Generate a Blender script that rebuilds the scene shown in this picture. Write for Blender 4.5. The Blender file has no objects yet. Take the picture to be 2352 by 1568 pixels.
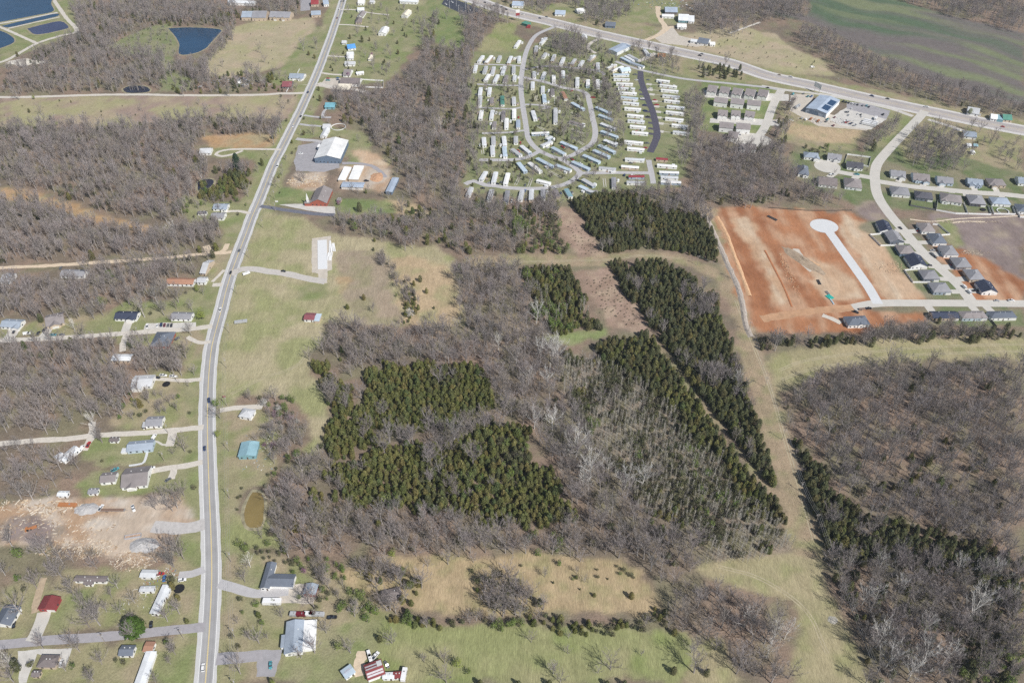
import bpy,math,random
import numpy as np
from mathutils import Vector,Matrix

random.seed(7)
RNG = np.random.default_rng(11)
SC = bpy.context.scene
COL = SC.collection

# ------------------------------------------------------------------ camera, sky, sun, exposure
CAM_H = 430.0
PITCH = math.radians(41.2)            # below the horizon
FPX = 1829.0                          # focal length in pixels of a 2352 x 1568 frame
cam = bpy.data.cameras.new('camera')
cam.sensor_width = 36.0
cam.lens = FPX / 2352.0 * 36.0
cam.clip_start = 1.0
cam.clip_end = 30000.0
cam_o = bpy.data.objects.new('camera',cam)
cam_o.location = (0,0,CAM_H)
cam_o.rotation_euler = (math.radians(90) - PITCH,0,0)
COL.objects.link(cam_o)
SC.camera = cam_o
SC.render.resolution_x,SC.render.resolution_y = 1024,682

SUN_EL,SUN_AZ = math.radians(45.0),math.radians(-46.0)     # azimuth counter-clockwise from +X
world = bpy.data.worlds.new('World')
SC.world = world
world.use_nodes = True
wn = world.node_tree
sky = wn.nodes.new('ShaderNodeTexSky')
sky.sky_type = 'NISHITA'
sky.sun_disc = False
sky.sun_elevation = SUN_EL
sky.sun_rotation = math.radians(136.0)
sky.altitude = 250.0
sky.air_density = 1.0
sky.dust_density = 1.5
bg = wn.nodes['Background']
bg.inputs[1].default_value = 0.075
wn.links.new(sky.outputs[0],bg.inputs[0])

sun = bpy.data.lights.new('sun','SUN')
sun.energy = 4.8
sun.angle = math.radians(0.5)
sun.color = (1.0,0.97,0.935)
sun_o = bpy.data.objects.new('sun',sun)
sdir = Vector((math.cos(SUN_EL) * math.cos(SUN_AZ),math.cos(SUN_EL) * math.sin(SUN_AZ),math.sin(SUN_EL)))
sun_o.rotation_euler = (-sdir).to_track_quat('-Z','Y').to_euler()
sun_o.location = (0,0,600)
COL.objects.link(sun_o)

SC.view_settings.view_transform = 'Standard'
SC.view_settings.look = 'None'
SC.view_settings.exposure = 0.06
SC.view_settings.gamma = 1.0
SC.view_settings.use_curve_mapping = False
SC.cycles.max_bounces = 5
SC.cycles.diffuse_bounces = 2
SC.cycles.glossy_bounces = 2
SC.cycles.transparent_max_bounces = 6
SC.cycles.volume_bounces = 0
SC.cycles.use_adaptive_sampling = True
SC.cycles.adaptive_threshold = 0.02
SC.cycles.use_denoising = False

# ------------------------------------------------------------------ where a pixel of the survey picture lies on the ground
def G(x,y,z=0.0):
    u,v = x - 1176.0,y - 784.0
    s,c = math.sin(PITCH),math.cos(PITCH)
    t = (CAM_H - z) / (FPX * s + v * c)
    return (u * t,(FPX * c - v * s) * t)

def TP(tile,x,y):                    # the survey picture was read in 4 x 4 sheets
    c,r = int(tile[0]),int(tile[1])
    return (588.0 * c + x * 588.0 / 2351.0,392.17 * r + y * 392.17 / 1568.0)

def TG(tile,x,y,z=0.0):
    return G(*TP(tile,x,y),z)

def GP(pts,z=0.0):
    return [G(x,y,z) for x,y in pts]

def PX(p):                             # metres to survey pixels per metre, for choosing detail
    s,c = math.sin(PITCH),math.cos(PITCH)
    d = p[1] * c + CAM_H * s
    return FPX / d

def in_view(p,pad=40):
    s,c = math.sin(PITCH),math.cos(PITCH)
    d = p[1] * c + CAM_H * s
    u = FPX * p[0] / d
    v = FPX * (-p[1] * s + CAM_H * c) / d
    return abs(u) < 1176 + pad and abs(v) < 784 + pad

# ------------------------------------------------------------------ noise
def _hash(ix,iy,seed):
    h = (ix.astype(np.int64) * 374761393 + iy.astype(np.int64) * 668265263 + seed * 1442695041) & 0xFFFFFFFF
    h = ((h ^ (h >> 13)) * 1274126177) & 0xFFFFFFFF
    return ((h ^ (h >> 16)) & 0xFFFF) / 65535.0

def vnoise(x,y,scale,seed=0,octaves=3):
    x = np.asarray(x,float) / scale
    y = np.asarray(y,float) / scale
    out = np.zeros_like(x)
    amp,tot = 1.0,0.0
    for o in range(octaves):
        ix,iy = np.floor(x),np.floor(y)
        fx,fy = x - ix,y - iy
        fx = fx * fx * (3 - 2 * fx)
        fy = fy * fy * (3 - 2 * fy)
        a = _hash(ix,iy,seed + o); b = _hash(ix + 1,iy,seed + o)
        c = _hash(ix,iy + 1,seed + o); d = _hash(ix + 1,iy + 1,seed + o)
        out += amp * ((a * (1 - fx) + b * fx) * (1 - fy) + (c * (1 - fx) + d * fx) * fy)
        tot += amp
        amp *= 0.5
        x = x * 2.03 + 17.1
        y = y * 2.03 + 5.3
    return out / tot

def inside(px,py,poly):
    res = np.zeros(px.shape,bool)
    xs = [p[0] for p in poly]; ys = [p[1] for p in poly]
    m = np.where((px >= min(xs)) & (px <= max(xs)) & (py >= min(ys)) & (py <= max(ys)))[0]
    if len(m) == 0:
        return res
    x,y = px[m],py[m]
    c = np.zeros(len(m),bool)
    n = len(poly)
    for i in range(n):
        x1,y1 = poly[i]; x2,y2 = poly[i - 1]
        if y1 == y2:
            continue
        c ^= ((y1 > y) != (y2 > y)) & (x < (x2 - x1) * (y - y1) / (y2 - y1) + x1)
    res[m] = c
    return res

# ------------------------------------------------------------------ materials
MATS = {}
def S(r,g,b):                        # sRGB 0-255 to linear
    f = lambda v: (v / 255 / 12.92) if v <= 10 else ((v / 255 + 0.055) / 1.055) ** 2.4
    return (f(r),f(g),f(b))

def mat(name,col,rough=0.8,var=0.12,scale=0.6,rnd=0.0,metallic=0.0,spec=0.3,stretch=None,bump=0.0):
    if name in MATS:
        return MATS[name]
    m = bpy.data.materials.new(name)
    m.use_nodes = True
    nt = m.node_tree
    b = nt.nodes['Principled BSDF']
    b.inputs['Roughness'].default_value = rough
    b.inputs['Metallic'].default_value = metallic
    b.inputs['Specular IOR Level'].default_value = spec
    src = None
    rgb = nt.nodes.new('ShaderNodeRGB'); rgb.outputs[0].default_value = (*col,1)
    src = rgb.outputs[0]
    if var > 0 or rnd > 0:
        hsv = nt.nodes.new('ShaderNodeHueSaturation')
        nt.links.new(src,hsv.inputs['Color'])
        val = None
        if var > 0:
            tc = nt.nodes.new('ShaderNodeTexCoord')
            no = nt.nodes.new('ShaderNodeTexNoise')
            no.inputs['Scale'].default_value = scale
            no.inputs['Detail'].default_value = 5
            no.inputs['Roughness'].default_value = 0.65
            if stretch:
                mp = nt.nodes.new('ShaderNodeMapping'); mp.inputs['Scale'].default_value = stretch
                nt.links.new(tc.outputs['Object'],mp.inputs[0]); nt.links.new(mp.outputs[0],no.inputs[0])
            else:
                nt.links.new(tc.outputs['Object'],no.inputs[0])
            mr = nt.nodes.new('ShaderNodeMapRange')
            mr.inputs[1].default_value = 0.25; mr.inputs[2].default_value = 0.75
            mr.inputs[3].default_value = 1 - var * 1.6; mr.inputs[4].default_value = 1 + var * 1.6
            nt.links.new(no.outputs[0],mr.inputs[0])
            val = mr.outputs[0]
            if bump > 0:
                bp = nt.nodes.new('ShaderNodeBump'); bp.inputs['Strength'].default_value = bump
                nt.links.new(no.outputs[0],bp.inputs['Height']); nt.links.new(bp.outputs[0],b.inputs['Normal'])
        if rnd > 0:
            oi = nt.nodes.new('ShaderNodeObjectInfo')
            m2 = nt.nodes.new('ShaderNodeMapRange')
            m2.inputs[3].default_value = 1 - rnd; m2.inputs[4].default_value = 1 + rnd
            nt.links.new(oi.outputs['Random'],m2.inputs[0])
            if val is not None:
                mu = nt.nodes.new('ShaderNodeMath'); mu.operation = 'MULTIPLY'
                nt.links.new(val,mu.inputs[0]); nt.links.new(m2.outputs[0],mu.inputs[1]); val = mu.outputs[0]
            else:
                val = m2.outputs[0]
        nt.links.new(val,hsv.inputs['Value'])
        src = hsv.outputs[0]
    nt.links.new(src,b.inputs['Base Color'])
    MATS[name] = m
    return m

def leafmat(name,cols,rough=0.75,scale=0.5,var=0.25,trans=0.0):
    """foliage and bark: each tree takes its own tone out of a short range"""
    if name in MATS:
        return MATS[name]
    m = bpy.data.materials.new(name); m.use_nodes = True
    nt = m.node_tree; b = nt.nodes['Principled BSDF']
    b.inputs['Roughness'].default_value = rough
    b.inputs['Specular IOR Level'].default_value = 0.12
    oi = nt.nodes.new('ShaderNodeObjectInfo')
    cr = nt.nodes.new('ShaderNodeValToRGB')
    el = cr.color_ramp.elements
    while len(el) < len(cols):
        el.new(0.5)
    for i,c in enumerate(cols):
        el[i].position = i / max(1,len(cols) - 1); el[i].color = (*c,1)
    nt.links.new(oi.outputs['Random'],cr.inputs[0])
    tc = nt.nodes.new('ShaderNodeTexCoord'); no = nt.nodes.new('ShaderNodeTexNoise')
    no.inputs['Scale'].default_value = scale; no.inputs['Detail'].default_value = 3
    nt.links.new(tc.outputs['Object'],no.inputs[0])
    mr = nt.nodes.new('ShaderNodeMapRange')
    mr.inputs[1].default_value = 0.3; mr.inputs[2].default_value = 0.7
    mr.inputs[3].default_value = 1 - var; mr.inputs[4].default_value = 1 + var
    nt.links.new(no.outputs[0],mr.inputs[0])
    hs = nt.nodes.new('ShaderNodeHueSaturation')
    nt.links.new(cr.outputs[0],hs.inputs['Color']); nt.links.new(mr.outputs[0],hs.inputs['Value'])
    nt.links.new(hs.outputs[0],b.inputs['Base Color'])
    if trans > 0:                      # thin leaves let some sun through
        tl = nt.nodes.new('ShaderNodeBsdfTranslucent'); mx = nt.nodes.new('ShaderNodeMixShader')
        mx.inputs[0].default_value = trans
        nt.links.new(hs.outputs[0],tl.inputs[0]); nt.links.new(b.outputs[0],mx.inputs[1]); nt.links.new(tl.outputs[0],mx.inputs[2])
        nt.links.new(mx.outputs[0],nt.nodes['Material Output'].inputs[0])
    MATS[name] = m
    return m

# ------------------------------------------------------------------ objects
ROOTS = []
def mesh(name,verts,faces,mats=None,mids=None,smooth=False):
    me = bpy.data.meshes.new(name)
    me.from_pydata(verts,[],faces)
    for m in (mats or []):
        me.materials.append(m)
    if mids:
        me.polygons.foreach_set('material_index',mids)
    if smooth:
        me.polygons.foreach_set('use_smooth',[True] * len(me.polygons))
    me.update()
    return me

def link(name,data,parent=None,loc=None,rz=None,m=None):
    o = bpy.data.objects.new(name,data)
    COL.objects.link(o)
    if parent is not None:
        o.parent = parent
    else:
        ROOTS.append(o)
    if loc is not None:
        o.location = loc
    if rz is not None:
        o.rotation_euler = (0,0,rz)
    if m is not None and data is not None:
        if len(data.materials) == 0:
            data.materials.append(None)
        o.material_slots[0].link = 'OBJECT'
        o.material_slots[0].material = m
    return o

def tag(o,label,cat,group=None):
    o['label'] = label
    o['category'] = cat
    if group:
        o['group'] = group
    return o

def struct(o):
    o['kind'] = 'structure'
    return o

def thing(name,label,cat,loc=(0,0,0),rz=0.0,group=None):
    return tag(link(name,None,None,loc,rz),label,cat,group)

BOXF = [(0,3,2,1),(4,5,6,7),(0,1,5,4),(1,2,6,5),(2,3,7,6),(3,0,4,7)]
def boxv(x0,x1,y0,y1,z0,z1):
    return [(x0,y0,z0),(x1,y0,z0),(x1,y1,z0),(x0,y1,z0),(x0,y0,z1),(x1,y0,z1),(x1,y1,z1),(x0,y1,z1)]

class MB:
    """collects shapes into one mesh"""
    def __init__(self):
        self.v,self.f,self.m = [],[],[]
    def add(self,v,f,mi=0):
        n = len(self.v)
        self.v += v
        self.f += [tuple(i + n for i in q) for q in f]
        self.m += [mi] * len(f)
    def box(self,x0,x1,y0,y1,z0,z1,mi=0):
        self.add(boxv(x0,x1,y0,y1,z0,z1),BOXF,mi)
    def prism(self,poly,y0,y1,mi=0):            # side outline in x,z pulled along y
        n = len(poly)
        v = [(x,y0,z) for x,z in poly] + [(x,y1,z) for x,z in poly]
        f = [tuple(range(n)),tuple(range(2 * n - 1,n - 1,-1))]
        f += [(i,i + n,(i + 1) % n + n,(i + 1) % n) for i in range(n)]
        self.add(v,f,mi)
    def tube(self,p,q,r0,r1,n=5,mi=0,cap=False):
        p,q = Vector(p),Vector(q)
        d = (q - p)
        if d.length < 1e-6:
            return
        d.normalize()
        a = d.orthogonal().normalized(); b = d.cross(a)
        v = []
        for c,r in ((p,r0),(q,r1)):
            for i in range(n):
                t = 2 * math.pi * i / n
                v.append(tuple(c + a * (r * math.cos(t)) + b * (r * math.sin(t))))
        f = [(i,(i + 1) % n,(i + 1) % n + n,i + n) for i in range(n)]
        if cap:
            f += [tuple(range(n - 1,-1,-1)),tuple(range(n,2 * n))]
        self.add(v,f,mi)
    def mesh(self,name,mats=None,smooth=False):
        return mesh(name,self.v,self.f,mats,self.m if mats and len(mats) > 1 else None,smooth)
    def build(self,name,m,parent=None,loc=None,rz=None,smooth=False):
        return link(name,self.mesh(name,[m] if not isinstance(m,list) else m,smooth),parent,loc,rz)

ORD = ['first','second','third','fourth','fifth','sixth','seventh','eighth','ninth','tenth','eleventh',
       'twelfth','thirteenth','fourteenth','fifteenth','sixteenth','seventeenth','eighteenth','nineteenth','twentieth']
# ------------------------------------------------------------------ the ground: one sheet cut along its land cover
CLS = {  # three tones each, noise size in metres, object name
 'litter':  ((.25,.185,.14),(.18,.148,.112),(.205,.185,.12),26,'ground'),
  'scrub':   ((.25,.21,.15),(.27,.22,.17),(.22,.205,.125),14,'ground'),
 'hay':     ((.345,.312,.185),(.395,.345,.222),(.285,.288,.142),30,'meadow'),
 'haybrown': ((.31,.255,.185),(.35,.28,.205),(.29,.26,.16),22,'meadow'),
 'tan':     ((.41,.315,.200),(.45,.345,.220),(.34,.305,.170),20,'meadow'),
 'straw':   ((.42,.325,.20),(.36,.28,.17),(.30,.265,.14),9,'meadow'),
 'gmeadow': ((.255,.268,.122),(.30,.282,.152),(.215,.25,.095),24,'meadow'),
 'rmeadow': ((.32,.285,.168),(.36,.31,.19),(.285,.275,.14),14,'meadow'),
 'corr':    ((.31,.25,.165),(.35,.27,.185),(.265,.25,.135),12,'clearing'),
 'orange':  ((.42,.285,.170),(.36,.300,.180),(.40,.26,.14),14,'clearing'),
 'brush':   ((.35,.250,.195),(.28,.200,.150),(.39,.300,.220),9,'clearing'),
 'pasture': ((.37,.305,.210),(.33,.310,.170),(.31,.235,.190),34,'pasture'),
 'pinkfield': ((.375,.325,.215),(.35,.325,.185),(.41,.335,.235),26,'pasture'),
 'lawn':    ((.24,.245,.125),(.295,.275,.165),(.205,.235,.10),18,'lawn'),
 'lawnrich': ((.165,.21,.085),(.20,.235,.10),(.25,.255,.13),14,'lawn'),
 'yard':    ((.29,.265,.155),(.33,.275,.185),(.235,.245,.115),14,'lawn'),
 'park':    ((.22,.23,.12),(.26,.25,.15),(.185,.215,.10),16,'lawn'),
 'sublawn': ((.165,.19,.095),(.24,.215,.145),(.125,.165,.07),20,'lawn'),
 'dirt':    ((.385,.18,.092),(.29,.125,.062),(.46,.29,.185),18,'bare_earth'),
 'dirtpale': ((.51,.37,.25),(.45,.295,.185),(.55,.44,.32),22,'bare_earth'),
 'dirtyard': ((.47,.385,.30),(.40,.275,.18),(.51,.45,.38),14,'bare_earth'),
 'mulch':   ((.255,.205,.190),(.215,.170,.155),(.31,.255,.200),18,'bare_earth'),
 'clear':   ((.24,.27,.125),(.27,.28,.145),(.21,.25,.105),14,'clearing'),
 'verge':   ((.27,.265,.14),(.32,.29,.18),(.23,.25,.115),14,'lawn'),
 'farm':    ((.10,.14,.085),(.16,.14,.13),(.185,.205,.115),30,'farm_field'),
 'gravel':  ((.52,.470,.400),(.47,.410,.330),(.56,.520,.460),10,'gravel_yard'),
 'lot':     ((.33,.320,.330),(.37,.350,.340),(.28,.27,.28),9,'parking_lot'),
 'paleconc': ((.54,.52,.48),(.50,.47,.42),(.57,.56,.53),12,'parking_lot'),
 'black':   ((.055,.062,.080),(.065,.072,.092),(.05,.055,.07),20,'parking_lot'),
}
LAND = [  # painted in order, outlines in survey pixels
 # far left
 ('lawn',[(0,0),(170,0),(178,72),(90,110),(20,140),(0,150)]),
 ('gravel',[(20,140),(60,134),(85,140),(60,154),(38,152)]),
 ('park',[(255,105),(300,80),(345,60),(395,52),(410,110),(395,140),(400,165),(440,180),(440,210),(370,212),(360,190),(385,165),(350,130),(280,122)]),
 ('pinkfield',[(468,170),(480,130),(510,95),(545,60),(590,48),(650,45),(720,42),(726,70),(690,95),(668,130),(655,150),(600,165),(540,178),(500,178)]),
 ('lawn',[(655,150),(690,95),(735,60),(745,75),(720,145),(690,205),(640,195),(600,180)]),
 ('pasture',[(0,222),(690,218),(660,275),(560,270),(430,268),(300,292),(130,293),(50,290),(0,300)]),
 ('orange',[(465,312),(560,306),(640,308),(628,338),(560,342),(480,338)]),
 ('lawn',[(480,338),(560,342),(635,345),(610,400),(590,395),(575,362),(500,365)]),
 ('orange',[(0,428),(60,436),(150,462),(240,500),(340,515),(350,532),(290,530),(190,500),(80,465),(0,455)]),
 ('lawn',[(420,440),(480,465),(560,465),(585,465),(572,490),(548,560),(520,585),(520,545),(500,515),(440,505),(420,480)]),
 ('yard',[(520,545),(548,560),(520,600),(500,640),(490,640),(480,600)]),
 # east verge and yards along the highway
 ('lawn',[(790,0),(985,0),(990,90),(960,105),(940,125),(915,160),(880,190),(795,195),(735,205),(700,260),(665,330),(640,385),(618,432),(608,470),(600,440),(640,340),(690,235),(740,90),(775,20)]),
 ('lawnrich',[(985,0),(1020,0),(1030,20),(1075,30),(1062,110),(1040,115),(1000,100),(988,60)]),
 ('gmeadow',[(1095,115),(1115,85),(1145,52),(1185,55),(1180,80),(1200,95),(1185,120),(1130,125)]),
 ('lawn',[(700,255),(760,290),(810,300),(850,310),(850,360),(900,370),(880,395),(800,380),(790,320),(735,315),(690,320)]),
 ('dirtpale',[(810,345),(850,345),(885,365),(890,400),(865,385),(820,372)]),
 ('dirtyard',[(680,395),(745,395),(740,435),(690,440),(665,430)]),
 ('dirtyard',[(775,380),(850,378),(890,385),(905,425),(880,440),(780,430)]),
 ('lot',[(685,335),(735,325),(722,368),(780,372),(780,385),(745,395),(680,393),(675,370)]),
 ('lawnrich',[(635,430),(715,440),(705,468),(620,470)]),
 ('lawnrich',[(765,460),(800,455),(870,460),(920,465),(955,485),(860,490),(770,490)]),
 ('tan',[(880,455),(960,470),(1000,490),(930,495),(905,475)]),
 ('paleconc',[(640,470),(690,468),(770,475),(770,493),(710,484)]),
 ('gravel',[(748,180),(782,180),(785,200),(760,205),(740,200),(690,195),(735,195)]),
 # hay fields east of the highway
 ('hay',[(607,487),(700,497),(735,527),(778,540),(860,548),(930,570),(1000,560),(1048,590),(1040,620),(1060,680),(1075,745),(1000,752),(900,745),(800,735),(748,745),(735,790),(712,820),(715,850),(740,890),(755,920),(750,960),(735,1010),(738,1045),(705,1040),(700,990),(690,935),(640,905),(560,905),(515,925),(505,900),(512,760),(530,690),(552,610),(580,540)]),
 ('haybrown',[(775,575),(860,570),(890,600),(900,680),(930,745),(830,735),(800,700),(780,650)]),
 ('tan',[(895,590),(960,590),(1030,610),(1055,680),(1072,745),(960,752),(920,740),(905,670)]),
 ('orange',[(775,635),(800,640),(805,665),(785,675)]),
 ('lawn',[(670,660),(760,650),(750,690),(680,690)]),
 # the highway's own verges further down
 ('lawn',[(505,900),(520,915),(530,1000),(530,1100),(545,1250),(540,1400),(520,1568),(500,1568),(505,1300),(498,1100),(495,950)]),
 ('yard',[(508,930),(600,930),(640,1000),(640,1060),(610,1110),(560,1120),(530,1200),(520,1260),(515,1100)]),
 ('gmeadow',[(540,1185),(620,1200),(640,1260),(560,1260),(535,1250)]),
 ('yard',[(520,1270),(640,1270),(720,1300),(770,1310),(880,1390),(900,1430),(860,1568),(500,1568)]),
 ('lawn',[(560,1300),(700,1310),(720,1340),(640,1420),(560,1410)]),
 ('lawn',[(640,1500),(760,1440),(880,1430),(900,1568),(640,1568)]),
 ('straw',[(760,1310),(830,1292),(900,1275),(1050,1274),(1200,1274),(1380,1276),(1480,1308),(1500,1375),(1530,1422),(1420,1408),(1300,1405),(1240,1415),(1110,1418),(960,1400),(880,1390),(800,1350)]),
 ('gmeadow',[(880,1425),(960,1430),(1100,1440),(1400,1445),(1560,1448),(1590,1490),(1550,1568),(860,1568)]),
 ('rmeadow',[(1598,1300),(1650,1285),(1740,1280),(1835,1272),(1885,1270),(1905,1340),(1935,1420),(1965,1500),(2005,1568),(1825,1568),(1815,1500),(1850,1440),(1830,1380),(1740,1365),(1640,1330)]),
 ('rmeadow',[(1590,1460),(1660,1470),(1700,1568),(1560,1568)]),
 # power line corridor
 ('corr',[(1070,588),(1400,582),(1470,578),(1540,580),(1600,598),(1650,622),(1685,660),(1722,750),(1762,840),(1802,950),(1852,1130),(1888,1255),(1890,1285),(1835,1285),(1805,1210),(1790,1130),(1755,1010),(1718,870),(1690,760),(1650,650),(1600,618),(1520,598),(1430,592),(1400,610),(1070,612)]),
 ('scrub',[(1285,800),(1400,842),(1500,905),(1600,1005),(1700,1120),(1790,1205),(1830,1275),(1640,1285),(1600,1240),(1500,1170),(1400,1075),(1330,980),(1290,880)]),
 ('corr',[(1490,762),(1534,814),(1588,888),(1657,975),(1708,1050),(1733,1078),(1800,1145),(1795,1160),(1720,1085),(1645,985),(1575,895),(1520,818),(1484,768)]),
 ('brush',[(1270,480),(1330,478),(1350,525),(1395,585),(1320,588),(1290,540)]),
 ('brush',[(1320,628),(1400,608),(1425,655),(1460,700),(1500,765),(1400,752),(1370,700),(1345,650)]),
 ('clear',[(1248,772),(1330,758),(1392,757),(1402,772),(1330,786),(1268,792)]),
 ('corr',[(1140,735),(1180,725),(1215,760),(1205,790),(1160,780)]),
 ('orange',[(765,1020),(800,1040),(770,1055)]),
 ('rmeadow',[(1762,835),(1780,812),(1830,800),(2000,785),(2140,776),(2352,772),(2352,822),(2200,825),(2050,832),(1920,850),(1820,888),(1782,895),(1770,860)]),
 # building site and the new estate
 ('corr',[(1612,475),(1640,478),(1700,640),(1745,790),(1715,745),(1670,640)]),
 ('sublawn',[(1815,345),(1870,335),(1990,350),(2080,280),(2130,290),(2352,330),(2352,480),(2200,490),(2130,480),(2060,480),(2010,500),(1960,465),(1890,440),(1830,410)]),
 ('mulch',[(1960,470),(2010,460),(2060,520),(2010,520)]),
 ('sublawn',[(1985,520),(2060,500),(2120,560),(2200,650),(2225,690),(2130,690),(2110,660),(2050,590)]),
 ('mulch',[(2130,490),(2200,492),(2352,485),(2352,645),(2290,610),(2200,570),(2150,520)]),
 ('lawn',[(2150,500),(2180,500),(2210,560),(2190,570),(2160,530)]),
 ('dirt',[(2125,550),(2200,572),(2270,598),(2352,645),(2352,695),(2240,695),(2190,640)]),
 ('dirt',[(1640,480),(1720,474),(1830,480),(1950,488),(2000,515),(2050,575),(2115,650),(2135,690),(2060,698),(2000,700),(1980,715),(2130,718),(2150,735),(2060,742),(2000,765),(1850,764),(1740,766),(1718,742),(1692,680),(1660,560)]),
 ('dirtpale',[(1940,495),(1990,515),(2050,575),(2110,650),(2135,688),(2030,690),(2000,640),(1960,570),(1930,530)]),
 ('dirtpale',[(1820,590),(1900,600),(1960,640),(1990,690),(1900,690),(1860,650)]),
 ('dirtpale',[(1675,500),(1720,500),(1760,560),(1800,650),(1815,700),(1790,700),(1740,600),(1690,530)]),
 ('dirt',[(1740,500),(1830,560),(1870,640),(1850,650),(1790,590),(1740,540)]),
 ('dirt',[(1720,730),(1980,715),(2000,735),(1850,764),(1745,766)]),
 ('gravel',[(1820,570),(1835,572),(1850,595),(1868,620),(1860,625),(1838,605)]),
 ('sublawn',[(2130,705),(2352,706),(2352,745),(2130,745)]),
 ('sublawn',[(1976,519),(2060,500),(2075,520),(2120,565),(2200,650),(2225,690),(2119,687),(2099,650),(2064,612),(2024,567)]),
 # highway corridor and trailer park
 ('yard',[(1130,0),(1300,20),(1500,60),(1700,100),(1850,170),(1900,190),(2352,275),(2352,330),(2130,290),(2000,230),(1820,205),(1600,150),(1400,95),(1250,60),(1180,60)]),
 ('lawn',[(1180,20),(1330,0),(1560,0),(1560,60),(1400,45),(1250,20)]),
 ('pinkfield',[(1520,95),(1600,75),(1700,60),(1780,80),(1820,110),(1890,140),(1920,175),(1800,165),(1650,125),(1560,110)]),
 ('gravel',[(1500,85),(1530,60),(1545,62),(1560,82),(1640,102),(1600,108),(1520,100)]),
 ('park',[(1072,185),(1090,120),(1200,118),(1290,75),(1400,75),(1500,110),(1560,130),(1600,180),(1600,330),(1570,400),(1565,430),(1400,440),(1300,465),(1080,440),(1065,415),(1075,330)]),
 ('yard',[(1440,110),(1560,130),(1790,170),(1810,200),(1610,185),(1500,150)]),
 ('lawnrich',[(1605,185),(1700,190),(1800,205),(1790,240),(1770,290),(1740,320),(1610,300),(1615,240)]),
 ('paleconc',[(1616,207),(1660,210),(1812,217),(1812,232),(1760,232),(1620,224)]),
 ('paleconc',[(1632,272),(1680,270),(1792,276),(1790,290),(1630,282)]),
 ('yard',[(1795,240),(1860,255),(1990,290),(1960,350),(1860,345),(1790,320)]),
 ('tan',[(1800,280),(1880,290),(1985,300),(1970,330),(1880,325),(1810,310)]),
 ('gravel',[(1816,215),(1870,218),(1855,255),(1920,265),(2010,290),(1990,300),(1880,290),(1815,255)]),
 ('paleconc',[(1930,255),(1960,240),(2040,262),(2035,275),(2000,298),(1930,288),(1905,275)]),
 ('lot',[(1945,234),(1990,238),(2045,255),(2036,274),(1990,262),(1945,250)]),
 ('lawn',[(2020,300),(2045,262),(2098,270),(2060,310),(2010,345),(1985,345)]),
 ('yard',[(2100,275),(2352,320),(2352,400),(2280,380),(2180,350),(2080,370),(2060,330)]),
 ('farm',[(1764,28),(1855,52),(1900,68),(1965,100),(2020,124),(2090,165),(2140,188),(2262,222),(2352,242),(2352,77),(2265,56),(2190,38),(2090,10),(2055,-10),(1845,-10),(1862,10),(1856,36),(1764,20)]),
 ('black',[(1020,0),(1048,0),(1110,24),(1085,32),(1070,36),(1030,18),(1014,10)]),
 ('lot',[(690,0),(715,0),(712,24),(690,26)]),
 # left of the highway
 ('lawn',[(250,720),(300,690),(390,690),(440,670),(495,650),(490,700),(480,745),(430,748),(330,760),(270,770),(180,770)]),
 ('lawn',[(0,740),(60,745),(60,775),(0,785)]),
 ('yard',[(60,740),(250,720),(180,770),(60,780)]),
 ('yard',[(250,770),(330,770),(470,752),(470,900),(460,985),(330,990),(240,970),(330,900),(350,860),(430,850),(440,800),(300,800)]),
 ('lawn',[(430,850),(468,790),(462,860),(458,950),(430,960),(420,900)]),
 ('lawn',[(200,1000),(330,990),(460,985),(460,1060),(430,1075),(350,1068),(230,1075),(190,1060)]),
 ('lawn',[(170,1120),(200,1085),(340,1080),(460,1070),(462,1200),(420,1190),(400,1130),(330,1140),(180,1145)]),
 ('dirtyard',[(0,1160),(100,1150),(330,1145),(400,1140),(440,1195),(455,1205),(455,1218),(400,1235),(400,1260),(340,1290),(260,1280),(180,1250),(0,1255)]),
 ('mulch',[(10,1185),(90,1190),(150,1215),(100,1250),(10,1240)]),
 ('lawn',[(410,1235),(462,1220),(465,1310),(430,1310),(420,1280)]),
 ('yard',[(150,1310),(430,1290),(462,1320),(462,1435),(200,1455),(90,1460),(60,1400)]),
 ('lawn',[(110,1400),(180,1350),(220,1340),(200,1440),(110,1455)]),
 ('yard',[(0,1350),(100,1330),(60,1465),(0,1470)]),
 ('yard',[(0,1490),(460,1465),(455,1568),(0,1568)]),
 ('lawn',[(350,1490),(455,1475),(450,1568),(340,1568)]),
 ('paleconc',[(40,1495),(90,1490),(165,1488),(150,1530),(85,1500),(60,1568),(45,1568)]),
 ('paleconc',[(335,742),(450,740),(450,755),(330,757)]),
 # around the churchyard pad
 ('gravel',[(716,548),(760,542),(763,620),(752,622),(752,650),(731,651),(731,628),(716,626)]),
 ('gravel',[(600,1345),(700,1340),(730,1350),(720,1385),(640,1385),(590,1362)]),
 ('lot',[(500,1498),(650,1490),(630,1552),(590,1552),(590,1516),(500,1515)]),
]

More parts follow.
